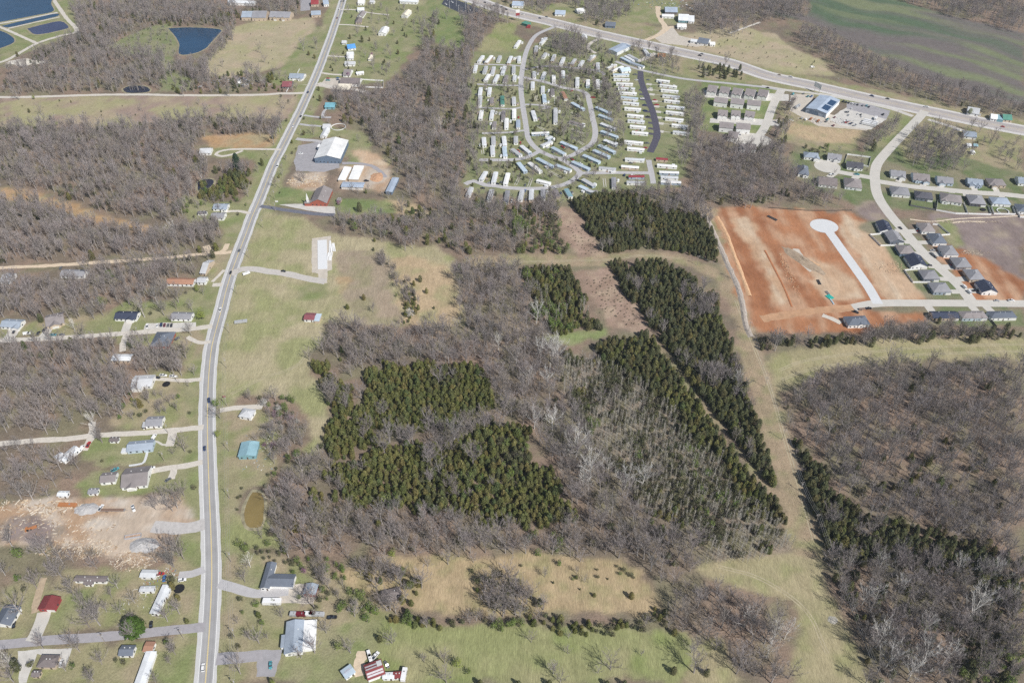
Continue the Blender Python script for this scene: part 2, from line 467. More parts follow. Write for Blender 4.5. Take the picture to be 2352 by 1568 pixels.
def build_ground():
    xs = np.arange(-960,960.1,2.5)
    ys = [140.0]
    while ys[-1] < 1480:
        ys.append(ys[-1] + 1.9 + max(0,ys[-1] - 350) * 0.0035)
    ys = np.array(ys)
    X,Y = np.meshgrid(xs,ys)
    nx,ny = len(xs),len(ys)
    px,py = X.ravel(),Y.ravel()
    wx = px + (vnoise(px,py,16,3) - .5) * 11 + (vnoise(px,py,4,9,2) - .5) * 4
    wy = py + (vnoise(px,py,16,5) - .5) * 11 + (vnoise(px,py,4,13,2) - .5) * 4
    names = list(CLS)
    cid = np.zeros(len(px),int)
    for k,poly in VERGE + LAND:
        if k in HARD:
            continue
        m = inside(wx,wy,poly if k == 'verge' else GP(poly))
        cid[m] = names.index(k)
    col = np.zeros((len(px),3))
    fd = np.array(TG('30',1800,600)) - np.array(TG('30',540,270))
    fd /= np.linalg.norm(fd)
    dd = np.array(TG('31',0,780)) - np.array(TG('31',210,1250))
    dd /= np.linalg.norm(dd)
    for i,k in enumerate(names):
        m = cid == i
        if not m.any():
            continue
        a,b,c,sc,_ = CLS[k]
        x,y = px[m],py[m]
        if k == 'farm':
            u = x * fd[0] + y * fd[1]; v = -x * fd[1] + y * fd[0]
            v = v + (vnoise(u,v,160,44) - .5) * 110
            n1 = vnoise(u / 7,v,38,21,4); n2 = vnoise(u / 9,v,26,33,3) - .03
        elif k in ('dirt','dirtpale'):
            u = x * dd[0] + y * dd[1]; v = x * dd[1] - y * dd[0] + (vnoise(x,y,40,6) - .5) * 9
            n1 = .55 * vnoise(u / 9,v,11,21 + i,3) + .45 * vnoise(x,y,sc,5,3); n2 = .62 * vnoise(u / 14,v,5.5,33 + i,2) + .38 * vnoise(x,y,12,8,3)
        else:
            n1 = vnoise(x,y,sc,21 + i,4); n2 = vnoise(x,y,sc * .6,71 + i,4)
        w1 = np.clip((n1 - .38) / .24,0,1)[:,None]
        w2 = np.clip((n2 - .50) / .16,0,1)[:,None]
        cc = np.array(a) * (1 - w1) + np.array(b) * w1
        cc = cc * (1 - w2) + np.array(c) * w2
        cc *= (1 + (vnoise(x,y,5,91,2) - .5)[:,None] * .22)
        col[m] = cc
    C = col.reshape(ny,nx,3)
    P = np.pad(C,((1,1),(1,1),(0,0)),mode='edge')
    C = sum(P[dy:dy + ny,dx:dx + nx] * w for dy,dx,w in
            [(1,1,.4),(0,1,.12),(2,1,.12),(1,0,.12),(1,2,.12),(0,0,.03),(0,2,.03),(2,0,.03),(2,2,.03)])
    col = C.reshape(-1,3)
    idx = np.arange(nx * ny).reshape(ny,nx)
    quads = np.stack([idx[:-1,:-1],idx[:-1,1:],idx[1:,1:],idx[1:,:-1]],-1).reshape(-1,4)
    oname = np.array([CLS[k][4] for k in names])
    onames = sorted(set(oname))
    oid = np.array([onames.index(n) for n in oname])
    qo = oid[cid[quads[:,0]]]
    Z = np.zeros(len(px))
    for oi,on in enumerate(onames):
        q = quads[qo == oi]
        if len(q) == 0:
            continue
        u,inv = np.unique(q,return_inverse=True)
        inv = inv.reshape(q.shape)
        me = bpy.data.meshes.new(on)
        me.vertices.add(len(u)); me.loops.add(q.size); me.polygons.add(len(q))
        me.vertices.foreach_set('co',np.stack([px[u],py[u],Z[u]],-1).astype(np.float32).ravel())
        me.loops.foreach_set('vertex_index',inv.astype(np.int32).ravel())
        me.polygons.foreach_set('loop_start',(np.arange(len(q)) * 4).astype(np.int32))
        me.polygons.foreach_set('loop_total',np.full(len(q),4,np.int32))
        ca = me.color_attributes.new('cover','FLOAT_COLOR','POINT')
        ca.data.foreach_set('color',np.concatenate([col[u],np.ones((len(u),1))],1).astype(np.float32).ravel())
        me.update(calc_edges=True)
        me.materials.append(ground_mat(on))
        o = struct(link(on,me))
        o['label'] = {'ground': 'brown leaf litter forest floor under the woods','meadow': 'dry tan and green hay meadow grass',
                      'clearing': 'tan grass clearing strips between the woods','pasture': 'faded pasture grass on the far side',
                      'lawn': 'mown green lawns round the houses','bare_earth': 'bare orange earth of the building site',
                      'farm_field': 'green and brown farm field beyond the highway','gravel_yard': 'pale gravel yard surfaces',
                      'parking_lot': 'paved parking lots by the buildings'}[on]
    # the land beyond, out to the horizon
    R = 6000
    v = [(-R,-R,0),(R,-R,0),(R,R,0),(-R,R,0),(xs[0],ys[0],0),(xs[-1],ys[0],0),(xs[-1],ys[-1],0),(xs[0],ys[-1],0)]
    f = [(0,1,5,4),(1,2,6,5),(2,3,7,6),(3,0,4,7)]
    o = struct(link('terrain',mesh('terrain',v,f,[mat('terrain_far',(.24,.215,.14),.95,.25,.01)])))
    o['label'] = 'brown and green land reaching to the horizon'

def ground_mat(on):
    m = bpy.data.materials.new('land_' + on); m.use_nodes = True
    nt = m.node_tree; b = nt.nodes['Principled BSDF']
    b.inputs['Roughness'].default_value = 0.95
    b.inputs['Specular IOR Level'].default_value = 0.08
    at = nt.nodes.new('ShaderNodeAttribute'); at.attribute_name = 'cover'
    tc = nt.nodes.new('ShaderNodeTexCoord')
    p = {'ground': (.9,.34,None),'meadow': (.8,.32,(1.7,.35,1)),'clearing': (.9,.32,None),'pasture': (.35,.18,None),
         'lawn': (.8,.26,None),'bare_earth': (.4,.17,(1,.4,1)),'farm_field': (.15,.14,None),'gravel_yard': (.6,.14,None),'parking_lot': (.25,.10,None)}[on]
    mp = nt.nodes.new('ShaderNodeMapping')
    if p[2]:
        mp.inputs['Scale'].default_value = p[2]
    nt.links.new(tc.outputs['Object'],mp.inputs[0])
    val = None
    for sc,amp in ((p[0],p[1]),(p[0] * .22,p[1] * .6)):
        no = nt.nodes.new('ShaderNodeTexNoise')
        no.inputs['Scale'].default_value = sc; no.inputs['Detail'].default_value = 4; no.inputs['Roughness'].default_value = .7
        nt.links.new(mp.outputs[0],no.inputs[0])
        mr = nt.nodes.new('ShaderNodeMapRange')
        mr.inputs[1].default_value = .25; mr.inputs[2].default_value = .75; mr.inputs[3].default_value = 1 - amp; mr.inputs[4].default_value = 1 + amp
        nt.links.new(no.outputs[0],mr.inputs[0])
        if val is None:
            val = mr.outputs[0]
            bp = nt.nodes.new('ShaderNodeBump'); bp.inputs['Strength'].default_value = .5 if on != 'parking_lot' else .05; bp.inputs['Distance'].default_value = .6
            nt.links.new(no.outputs[0],bp.inputs['Height']); nt.links.new(bp.outputs[0],b.inputs['Normal'])
        else:
            mu = nt.nodes.new('ShaderNodeMath'); mu.operation = 'MULTIPLY'
            nt.links.new(val,mu.inputs[0]); nt.links.new(mr.outputs[0],mu.inputs[1]); val = mu.outputs[0]
    hs = nt.nodes.new('ShaderNodeHueSaturation')
    nt.links.new(at.outputs['Color'],hs.inputs['Color']); nt.links.new(val,hs.inputs['Value'])
    nt.links.new(hs.outputs[0],b.inputs['Base Color'])
    return m

HARD = {'lot': ('parking_lot','grey cracked asphalt lot'),'paleconc': ('parking_lot','pale concrete lot'),'black': ('parking_lot','black asphalt parking lot with lamp posts'),'gravel': ('gravel_yard','pale gravel surface')}

# ------------------------------------------------------------------ roads
BLOCK = []            # (kind, data) keeps trees off roads and roofs
def smooth_line(pts,step=4.0):
    p = [Vector((a[0],a[1])) for a in pts]
    if len(p) == 2:
        n = max(2,int((p[1] - p[0]).length / step))
        return [p[0].lerp(p[1],i / n) for i in range(n + 1)]
    p = [p[0] * 2 - p[1]] + p + [p[-1] * 2 - p[-2]]
    out = []
    for i in range(1,len(p) - 2):
        n = max(2,int((p[i + 1] - p[i]).length / step))
        for k in range(n):
            t = k / n
            a,b,c,d = p[i - 1],p[i],p[i + 1],p[i + 2]
            out.append(.5 * ((2 * b) + (c - a) * t + (2 * a - 5 * b + 4 * c - d) * t * t + (3 * b - a - 3 * c + d) * t ** 3))
    out.append(p[-2])
    return out

def normals(line):
    out = []
    for i in range(len(line)):
        d = (line[min(i + 1,len(line) - 1)] - line[max(i - 1,0)])
        d.normalize()
        out.append(Vector((-d.y,d.x)))
    return out

def ribbon(name,line,a,b,z,m,jit=0.0,wide=None,seed=1):
    """a strip between the offsets a and b (metres, left positive) along a line"""
    ns = normals(line)
    v,f = [],[]
    n = len(line)
    rr = random.Random(seed)
    for i,(p,q) in enumerate(zip(line,ns)):
        e = wide[i] if wide else 0
        o1,o2 = a + e + rr.uniform(-jit,jit),b - e + rr.uniform(-jit,jit)
        k = p + q * o1; l = p + q * o2
        v += [(k.x,k.y,z),(l.x,l.y,z)]
        if i:
            f.append((2 * i - 2,2 * i - 1,2 * i + 1,2 * i))
    me = mesh(name,v,f,[m])
    uv = me.uv_layers.new(name='along')
    for li,l in enumerate(me.loops):
        i = l.vertex_index
        uv.data[li].uv = (i % 2,(i // 2) * .1)
    return struct(link(name,me))

def asphalt(name,col,wear):
    m = mat(name,col,.9,.09,.07)
    nt = m.node_tree
    if wear and not m.get('wear'):
        m['wear'] = 1
        b = nt.nodes['Principled BSDF']
        src = b.inputs['Base Color'].links[0].from_socket
        uv = nt.nodes.new('ShaderNodeUVMap'); sx = nt.nodes.new('ShaderNodeSeparateXYZ')
        nt.links.new(uv.outputs[0],sx.inputs[0])
        cr = nt.nodes.new('ShaderNodeValToRGB')
        el = cr.color_ramp.elements
        vals = [(0,1.0),(.10,.98),(.15,.86),(.25,.88),(.33,.97),(.38,.84),(.44,.96),(.5,1.03),(.60,.9),(.68,1.02),(.86,.9),(.93,1.02)]
        while len(el) < len(vals):
            el.new(.5)
        for e,(p,c) in zip(el,vals):
            e.position = p; e.color = (c * .9,c * .9,c * .9,1)
        nt.links.new(sx.outputs[0],cr.inputs[0])
        mx = nt.nodes.new('ShaderNodeMix'); mx.data_type = 'RGBA'; mx.blend_type = 'MULTIPLY'
        mx.inputs[0].default_value = 1
        nt.links.new(src,mx.inputs[6]); nt.links.new(cr.outputs[0],mx.inputs[7])
        nt.links.new(mx.outputs[2],b.inputs['Base Color'])
    return m

def L(*segs):
    out = []
    for tile,pts in segs:
        out += [TG(tile,x,y) for x,y in pts]
    return out

HWY = smooth_line(L(('10',[(840,-110),(800,0),(762,120),(722,240),(688,340),(640,470),(592,600),(540,728),(480,860),(412,1010),(342,1150),(282,1270),(222,1390),(160,1510)]),
                    ('11',[(78,150),(22,290)]),('01',[(2312,430),(2258,580),(2198,738),(2128,930),(2082,1080),(2035,1270),(1972,1500)]),
                    ('02',[(1940,80),(1918,300),(1908,520),(1905,800),(1912,1100),(1922,1400)]),
                    ('03',[(1932,60),(1942,350),(1944,600),(1935,850),(1918,1150),(1895,1450),(1880,1640)])),5)
BIG = smooth_line(L(('10',[(1780,-70),(1990,-5),(2180,62)]),('20',[(0,118),(370,205),(800,312),(1200,402),(1600,490),(2000,578)]),
                    ('30',[(0,695),(400,782),(800,875),(1200,962),(1500,1025),(1800,1088),(2100,1150),(2500,1225)])),8)
def strip(ln,a,b):
    ns = normals(ln)
    return [tuple(p + n * a) for p,n in zip(ln,ns)] + [tuple(p + n * b) for p,n in reversed(list(zip(ln,ns)))]
VERGE = []
for ln,a in ((HWY,19),(BIG,30)):
    for q in range(0,len(ln) - 1,12):
        VERGE.append(('verge',strip(ln[q:q + 14],a,-a)))
build_ground()
def sheet(k,poly,n):
    g = smooth_poly(GP(poly))
    nm,lab = HARD[k]
    a,b,c,sc,_ = CLS[k]
    o = struct(link(nm,mesh(nm,[(x,y,.010 + n * .0002) for x,y in g],[tuple(range(len(g)))],[mat('surface_' + k,a,.92,.10 if k != 'black' else .05,.22)])))
    o['label'] = lab + (' by the buildings' if k != 'black' else ''); o['group'] = lab + 's'
def smooth_poly(g):
    out = []
    for p,q in zip(g,g[1:] + g[:1]):
        n = max(1,int(math.dist(p,q) / 3))
        for i in range(n):
            out.append((p[0] + (q[0] - p[0]) * i / n + random.uniform(-.35,.35),p[1] + (q[1] - p[1]) * i / n + random.uniform(-.35,.35)))
    return out
for n,(k,poly) in enumerate(LAND):
    if k in HARD:
        sheet(k,poly,n)

M_SHOULDER = mat('shoulder_asphalt',(.53,.525,.51),.92,.05,.4)
M_LANE = asphalt('lane_asphalt',(.40,.395,.39),True)
M_WHITE = mat('road_paint_white',(.80,.80,.78),.7,.08,1.5)
M_YELLOW = mat('road_paint_yellow',(.72,.56,.22),.7,.1,1.5)
M_CONC = mat('concrete_street',(.53,.505,.455),.85,.05,.12)
M_CONCNEW = mat('concrete_new',(.60,.61,.61),.8,.03,.1)
M_GRAVEL = mat('gravel_road',(.56,.52,.455),.95,.10,.5)
M_TANGRAVEL = mat('tan_gravel',(.60,.49,.36),.95,.12,.4)
M_GREY = mat('grey_asphalt',(.34,.325,.335),.9,.08,.4)
M_PARKST = mat('park_street',(.44,.43,.43),.9,.08,.3)
M_DARK = mat('fresh_asphalt',(.085,.08,.105),.85,.15,.35)
M_BIG = asphalt('divided_highway',(.47,.435,.415),True)

o = ribbon('highway_shoulder',HWY,5.9,-6.5,.012,M_SHOULDER,.25); o['label'] = 'pale shoulders of the two lane highway'
o = ribbon('highway',HWY,4.0,-4.0,.02,M_LANE); o['label'] = 'grey two lane highway running up the left side'
o = ribbon('edge_line',HWY,4.13,3.85,.028,M_WHITE); o['label'] = 'white edge line of the highway, left side'
o = ribbon('edge_line',HWY,-3.85,-4.13,.028,M_WHITE); o['label'] = 'white edge line of the highway, right side'
o = ribbon('centre_line',HWY,.28,.06,.028,M_YELLOW); o['label'] = 'yellow centre line of the highway, left stripe'
o = ribbon('centre_line',HWY,-.06,-.28,.028,M_YELLOW); o['label'] = 'yellow centre line of the highway, right stripe'
BLOCK.append((HWY,8.5))

o = ribbon('divided_highway_shoulder',BIG,14.5,-15.5,.012,mat('big_shoulder',(.56,.54,.51),.92,.06,.2),.4); o['label'] = 'pale shoulders of the wide highway across the top'
o = ribbon('divided_highway',BIG,10.8,-10.8,.02,M_BIG); o['label'] = 'wide pinkish highway crossing the upper right'
for k,(a,b) in enumerate(((10.9,10.55),(-10.55,-10.9),(1.9,1.6),(-1.6,-1.9))):
    o = ribbon('edge_line',BIG,a,b,.03,M_WHITE if k < 2 else M_YELLOW)
    o['label'] = ['white edge line on the far side of the wide highway','white edge line on the near side of the wide highway',
                  'yellow line on the far side of the wide highway median','yellow line on the near side of the wide highway median'][k]
BLOCK.append((BIG,18))

ROADS = [ # name, label, line, width, material, height step, jitter
 ('frontage_road','frontage road along the near side of the wide highway',L(('30',[(-60,790),(190,832),(450,862),(700,905),(1100,992),(1330,1068)])),6.5,M_CONC,1,.2),
 ('frontage_road','short frontage road east of the concrete street',L(('30',[(1470,1098),(1560,1125),(1700,1168),(1790,1200)])),5.5,M_CONC,1,.2),
 ('street','curved concrete street leading into the new estate',L(('30',[(1440,1020),(1385,1085),(1290,1185),(1150,1330),(1020,1480),(985,1568)]),('31',[(982,80),(1005,220),(1095,370),(1255,560),(1400,725),(1590,905),(1760,1060),(1880,1215)])),10.5,M_CONC,2,.05),
 ('street','concrete side street west to the small turning circle',L(('31',[(985,70),(820,42),(640,8)]),('30',[(600,1545),(560,1525)])),8.5,M_CONC,3,.05),
 ('street','concrete side street between two rows of houses',L(('31',[(990,95),(1300,142),(1600,172),(1900,200),(2150,216),(2420,245)])),9,M_CONC,3,.05),
 ('street','concrete cross street below the new houses',L(('31',[(780,1258),(1000,1218),(1400,1214),(1800,1216),(2420,1220)])),9.5,M_CONC,4,.05),
 ('street','bright new concrete road with a round end on red earth',L(('31',[(1010,1222),(960,1130),(890,1020),(700,755),(590,600),(515,505)])),9,M_CONCNEW,5,.05),
 ('gravel_road','pale gravel lane crossing the far pasture',L(('00',[(-60,893),(200,893),(500,885),(900,873),(1300,870),(1700,877),(2351,873)]),('10',[(200,862),(440,856)])),6,M_GRAVEL,3,.4),
 ('gravel_road','gravel track along the lagoon bank',L(('00',[(480,-20),(600,155),(705,285),(560,330),(340,400),(90,540),(-20,580)])),6,M_GRAVEL,3,.4),
 ('gravel_road','gravel bank between the big lagoon and the canal',L(('00',[(-20,222),(250,175),(530,116)])),6,M_GRAVEL,4,.4),
 ('gravel_road','gravel track between lower lagoon and oval basin',L(('00',[(-20,240),(150,315),(330,396)])),5,M_GRAVEL,4,.4),
 ('gravel_road','gravel bank along the near side of the canal',L(('00',[(75,264),(300,212),(550,158)])),4,M_GRAVEL,5,.4),
 ('gravel_road','tan dirt road through the left woods',L(('01',[(-60,895),(120,885),(380,875),(700,855),(1100,830),(1550,795),(1750,775),(2000,755),(2125,748)])),5,M_TANGRAVEL,3,.5),
 ('driveway','dirt spur beside two dark cedars near the highway',L(('01',[(1930,765),(1905,720),(1890,690)])),6,M_TANGRAVEL,4,.6),
 ('driveway','sandy pull-off on the left edge of the highway',L(('01',[(2010,765),(2065,720),(2090,670)])),5,M_TANGRAVEL,5,.6),
 ('side_road','pale lane past the houses at the left',L(('01',[(-60,1560),(200,1550),(650,1528),(1100,1495),(1450,1472),(1750,1452),(1950,1425)])),5.5,M_GRAVEL,3,.3),
 ('driveway','concrete drive to the navy roofed house',L(('01',[(1185,1380),(1165,1430),(1150,1475)])),7,M_CONC,4,.1),
 ('driveway','white drive to the brown grey house',L(('01',[(455,1440),(420,1490),(380,1545)])),7,M_CONC,4,.1),
 ('driveway','white drive to the leftmost grey house',L(('01',[(130,1450),(110,1500),(60,1560)])),9,M_CONC,4,.1),
 ('driveway','track from the lane down to the white metal building',L(('01',[(1160,1500),(1135,1568)]),('02',[(1130,30),(1130,90)])),5,M_GRAVEL,5,.4),
 ('driveway','pale drive to the two grey houses by the highway',L(('01',[(2070,378),(2180,370),(2300,392)])),4,M_GRAVEL,3,.3),
 ('driveway','curved pale drive beside the dark roofed brick house',L(('01',[(1720,1525),(1800,1568)]),('02',[(1860,10),(1935,0)])),4,M_GRAVEL,6,.2),
 ('driveway','small forked drive by the white shed',L(('01',[(1950,1020),(2010,960),(2060,910)])),3,M_GRAVEL,3,.2),
 ('driveway','short drive beside the rust roofed building',L(('01',[(1950,1050),(2040,1045)])),5,M_GRAVEL,3,.2),
 ('driveway','drive with white trucks at the grey flat roofed house',L(('02',[(1390,345),(1500,345),(1700,358),(1850,345)])),4,M_GRAVEL,3,.3),
 ('side_road','white gravel lane between the lower left houses',L(('02',[(-60,945),(300,910),(620,892),(800,868),(1000,852),(1300,838),(1600,812),(1870,785)])),5,M_GRAVEL,3,.3),
 ('driveway','gravel patch running north off the white lane',L(('02',[(845,740),(850,800),(850,870)])),5,M_GRAVEL,4,.5),
 ('driveway','gravel stub where the red car stands',L(('02',[(850,860),(810,930),(770,1000)])),5,M_GRAVEL,5,.4),
 ('driveway','gravel spur beside the bare yard oak',L(('02',[(1590,830),(1575,900),(1555,960)])),6,M_GRAVEL,4,.4),
 ('footpath','curved concrete path to the blue grey house',L(('02',[(1400,912),(1450,920),(1490,945),(1530,945)])),1.6,M_CONC,4,0),
 ('footpath','white path curving down from the blue grey house',L(('02',[(1355,1000),(1335,1080),(1300,1120),(1185,1138)])),1.8,M_CONCNEW,4,0),
 ('driveway','pale drive to the large brown roofed house',L(('02',[(1370,1195),(1500,1165),(1700,1140),(1860,1105)])),5,M_GRAVEL,3,.3),
 ('driveway','gravel spur off the drive of the brown roofed house',L(('02',[(1600,1150),(1590,1210),(1570,1260)])),5,M_GRAVEL,4,.4),
 ('driveway','grey gravel entry to the dirt yard',L(('03',[(1400,130),(1600,145),(1720,145),(1880,110)])),9,mat('yard_entry',(.47,.45,.43),.95,.12,.4),3,.6),
 ('driveway','grey drive to the cluttered trailer lot',L(('03',[(1640,575),(1760,565),(1880,520)])),5,M_PARKST,3,.3),
 ('side_road','grey asphalt side road at the lower left',L(('03',[(-60,1220),(250,1190),(500,1168),(1000,1135),(1500,1088),(1880,1050)])),6,M_GREY,3,.15),
 ('driveway','white concrete drive up to the red barn',L(('03',[(405,910),(380,1000),(330,1120),(290,1185)])),8,M_CONC,4,.2),
 ('driveway','dirt track beside the red barn',L(('03',[(400,600),(360,720),(330,850),(320,920)])),4,mat('dirt_track',(.42,.33,.23),.95,.15,.4),2,.6),
 ('driveway','cracked grey drive to the L shaped slate roofed house',L(('03',[(2010,650),(2150,690),(2351,745)]),('13',[(150,740),(300,720)])),6,M_PARKST,3,.4),
 ('driveway','grey asphalt drive to the big grey roofed house',L(('03',[(1985,1355),(2150,1340),(2351,1322)]),('13',[(60,1310)])),6,M_GREY,3,.15),
 ('driveway','sandy drive to the red striped barn',L(('13',[(975,1270),(965,1330),(945,1400),(955,1500)])),6,M_TANGRAVEL,3,.6),
 ('driveway','drive to the slab pad in the hay field',L(('01',[(2120,950),(2220,905),(2351,905)]),('11',[(100,922),(300,950),(470,990),(640,1018)])),8,mat('field_drive',(.50,.47,.43),.95,.08,.4),3,.3),
 ('driveway','dark asphalt drive beside the brick church',L(('11',[(40,325),(150,342),(300,365),(560,398),(720,405)])),5.5,mat('church_drive',(.15,.155,.185),.9,.15,.4),3,.3),
 ('driveway','pale drive to the grey roofed garden house',L(('02',[(2020,630),(2150,610),(2351,598)]),('12',[(60,600)])),5,M_GRAVEL,3,.3),
 ('driveway','white loop drive behind the tall spruce',L(('10',[(230,1375),(100,1372),(0,1370)]),('00',[(2250,1370),(2100,1375),(2010,1395),(1985,1420),(2040,1436),(2130,1420),(2230,1385)])),4,M_GRAVEL,3,.3),
 ('driveway','drive to the white roofed hall',L(('10',[(370,1275),(450,1285),(590,1300),(600,1330)])),6,M_PARKST,3,.3),
 ('driveway','drive below the aqua house',L(('10',[(440,1060),(550,1075),(690,1080)])),4,M_PARKST,3,.3),
 ('driveway','narrow drive up to the aqua house',L(('10',[(610,1070),(625,1020),(665,985)])),3.5,M_PARKST,4,.3),
 ('driveway','drive to the pair of grey garages',L(('10',[(400,1140),(480,1152),(600,1160)])),4,M_PARKST,3,.3),
 ('driveway','pale drive above the motel',L(('10',[(600,670),(700,685),(800,690)])),5,M_GRAVEL,3,.4),
 ('driveway','long pale drive under the white roofed shop',L(('10',[(575,765),(650,790),(760,805),(870,815),(1000,845)])),7,M_GRAVEL,3,.5),
 ('driveway','far drive among the top houses',L(('10',[(780,90),(900,92),(1050,120),(1220,140)])),4,M_GRAVEL,3,.3),
 ('driveway','far pale drive across the green lawn',L(('10',[(755,228),(880,232),(1030,250)])),4,M_GRAVEL,3,.3),
 ('driveway','short far drive to the small white house',L(('10',[(660,515),(740,520),(830,525)])),4,M_GRAVEL,3,.3),
 ('side_road','grey curved track by the storage sheds',L(('10',[(790,1500),(900,1500),(1050,1520),(1120,1560)]),('11',[(1150,15),(1190,60)])),5,M_GREY,4,.3),
 ('street','main loop street of the trailer park',L(('20',[(395,245),(230,320),(150,430),(110,560),(85,720),(85,860),(105,1010),(125,1130),(150,1270),(220,1360),(300,1410),(430,1455),(520,1440),(640,1380),(740,1310),(765,1210),(740,1080),(715,960),(690,870),(620,830),(480,808),(330,762),(110,712)])),6.5,M_PARKST,2,.2),
 ('street','trailer park street along its bottom edge',L(('20',[(430,1455),(520,1500),(600,1560)]),('21',[(620,30),(520,110),(380,150),(200,165),(0,160)]),('11',[(2200,140),(2100,130),(2000,95),(1920,125)])),6.5,M_PARKST,3,.2),
 ('street','trailer park street towards the red roofed trailers',L(('21',[(610,25),(800,20),(1000,18),(1290,22)])),6,M_PARKST,4,.2),
 ('street','short trailer park street beside the white double row',L(('20',[(1255,1470),(1275,1568)]),('21',[(1285,40),(1300,120)])),6,M_PARKST,5,.2),
 ('street','narrow trailer park lane along the lower left',L(('20',[(-300,1470),(0,1468),(150,1440),(245,1392)])),6,M_PARKST,3,.2),
 ('street','topmost lane of the trailer park west side',L(('10',[(2005,590),(2200,596),(2351,600)]),('20',[(95,610)])),4,M_PARKST,4,.2),
 ('street','second lane of the trailer park west side',L(('10',[(2030,775),(2200,782),(2351,787)]),('20',[(85,785)])),4,M_PARKST,4,.2),
 ('street','third lane of the trailer park west side',L(('10',[(2020,988),(2200,996),(2351,1000)]),('20',[(100,985)])),4,M_PARKST,4,.2),
 ('street','fourth lane of the trailer park west side',L(('10',[(2075,1225),(2200,1222),(2351,1215)]),('20',[(130,1195)])),4,M_PARKST,4,.2),
 ('street','lane among the middle trailers',L(('20',[(115,960),(230,965),(345,985),(280,1000)])),4.5,M_PARKST,4,.2),
 ('street','lane behind the upper trailers',L(('20',[(120,640),(300,610),(560,625),(800,655),(850,690)])),4.5,M_GREY,4,.2),
 ('street','dark fresh asphalt drive between white trailers',L(('20',[(1180,655),(1185,740),(1230,870),(1290,1020),(1320,1140),(1332,1240),(1308,1320),(1270,1400)])),8,M_DARK,3,.3),
 ('street','grey access road above the dark drive',L(('20',[(950,565),(1100,620),(1240,657),(1400,692),(1560,722),(1750,745)]),('20',[(2000,768),(2351,805)]),('30',[(-10,806),(120,828)])),5.5,M_PARKST,4,.2),
 ('driveway','curved drive from the wide highway to the shed',L(('20',[(820,350),(740,385),(700,430),(715,460),(770,490)])),5,M_GRAVEL,3,.3),
 ('gravel_road','tan dirt lane north of the wide highway',L(('20',[(1230,370),(1320,335),(1395,285),(1400,240),(1370,190),(1345,130),(1340,60)])),8,M_TANGRAVEL,3,.6),
 ('driveway','tan dirt branch to the white farmhouse',L(('20',[(1400,290),(1440,255),(1510,245)])),7,M_TANGRAVEL,4,.6),
 ('driveway','trailer sales lot entry',L(('20',[(1320,490),(1240,530),(1150,570)])),8,M_GRAVEL,3,.5),
 ('street','concrete street right of the duplexes',L(('30',[(125,825),(60,940),(20,1040),(-10,1130)]),('20',[(2290,1220),(2230,1280)])),10,M_CONC,5,.1),
 ('gravel_road','farm track into the woods at the top',L(('20',[(1990,310),(2100,270),(2280,205)])),4,M_GRAVEL,3,.4),
 ('driveway','haul road of packed earth across the site',L(('31',[(-60,1360),(100,1335),(400,1290),(780,1258)])),9,mat('haul_road',(.46,.275,.16),.95,.16,.15),3,.8),
 ('driveway','pale drive of the navy roofed show house',L(('31',[(500,1325),(590,1360),(670,1400)])),5,M_GRAVEL,4,.5),
]
SEPS = {}
for k,(nm,lab,line,w,m,st,jit) in enumerate(ROADS):
    ln = smooth_line(line,4)
    n = len(ln)
    o = ribbon(nm,ln,w / 2,-w / 2,.03 + st * .006 + k * .0004,m,jit,None,k)
    o['label'] = lab
    BLOCK.append((ln,w / 2 + 2.5))

def disc(name,label,c,r,z,m,ry=None,n=36,jit=0):
    v = [(c[0],c[1],z)]
    for i in range(n):
        t = 2 * math.pi * i / n
        k = 1 + random.uniform(-jit,jit)
        v.append((c[0] + r * k * math.cos(t),c[1] + (ry or r) * k * math.sin(t),z))
    o = struct(link(name,mesh(name,v,[(0,i + 1,(i + 1) % n + 1) for i in range(n)],[m])))
    o['label'] = label
    BLOCK.append(([Vector(c),Vector((c[0] + .1,c[1]))],r + 2))
    return o
disc('turning_circle','bright new concrete turning circle on red earth',TG('31',515,507),13.5,.075,M_CONCNEW,12.5)
disc('turning_circle','concrete turning circle of the small side street',TG('30',545,1530),14,.076,M_CONC)
disc('turning_circle','pale turning circle below the duplexes',TG('20',2190,1285),24,.076,M_CONC,17)
def patch(name,label,pts,z,m):
    v = [(*p,z) for p in pts]
    o = struct(link(name,mesh(name,v,[tuple(range(len(v)))],[m]))); o['label'] = label
    return o
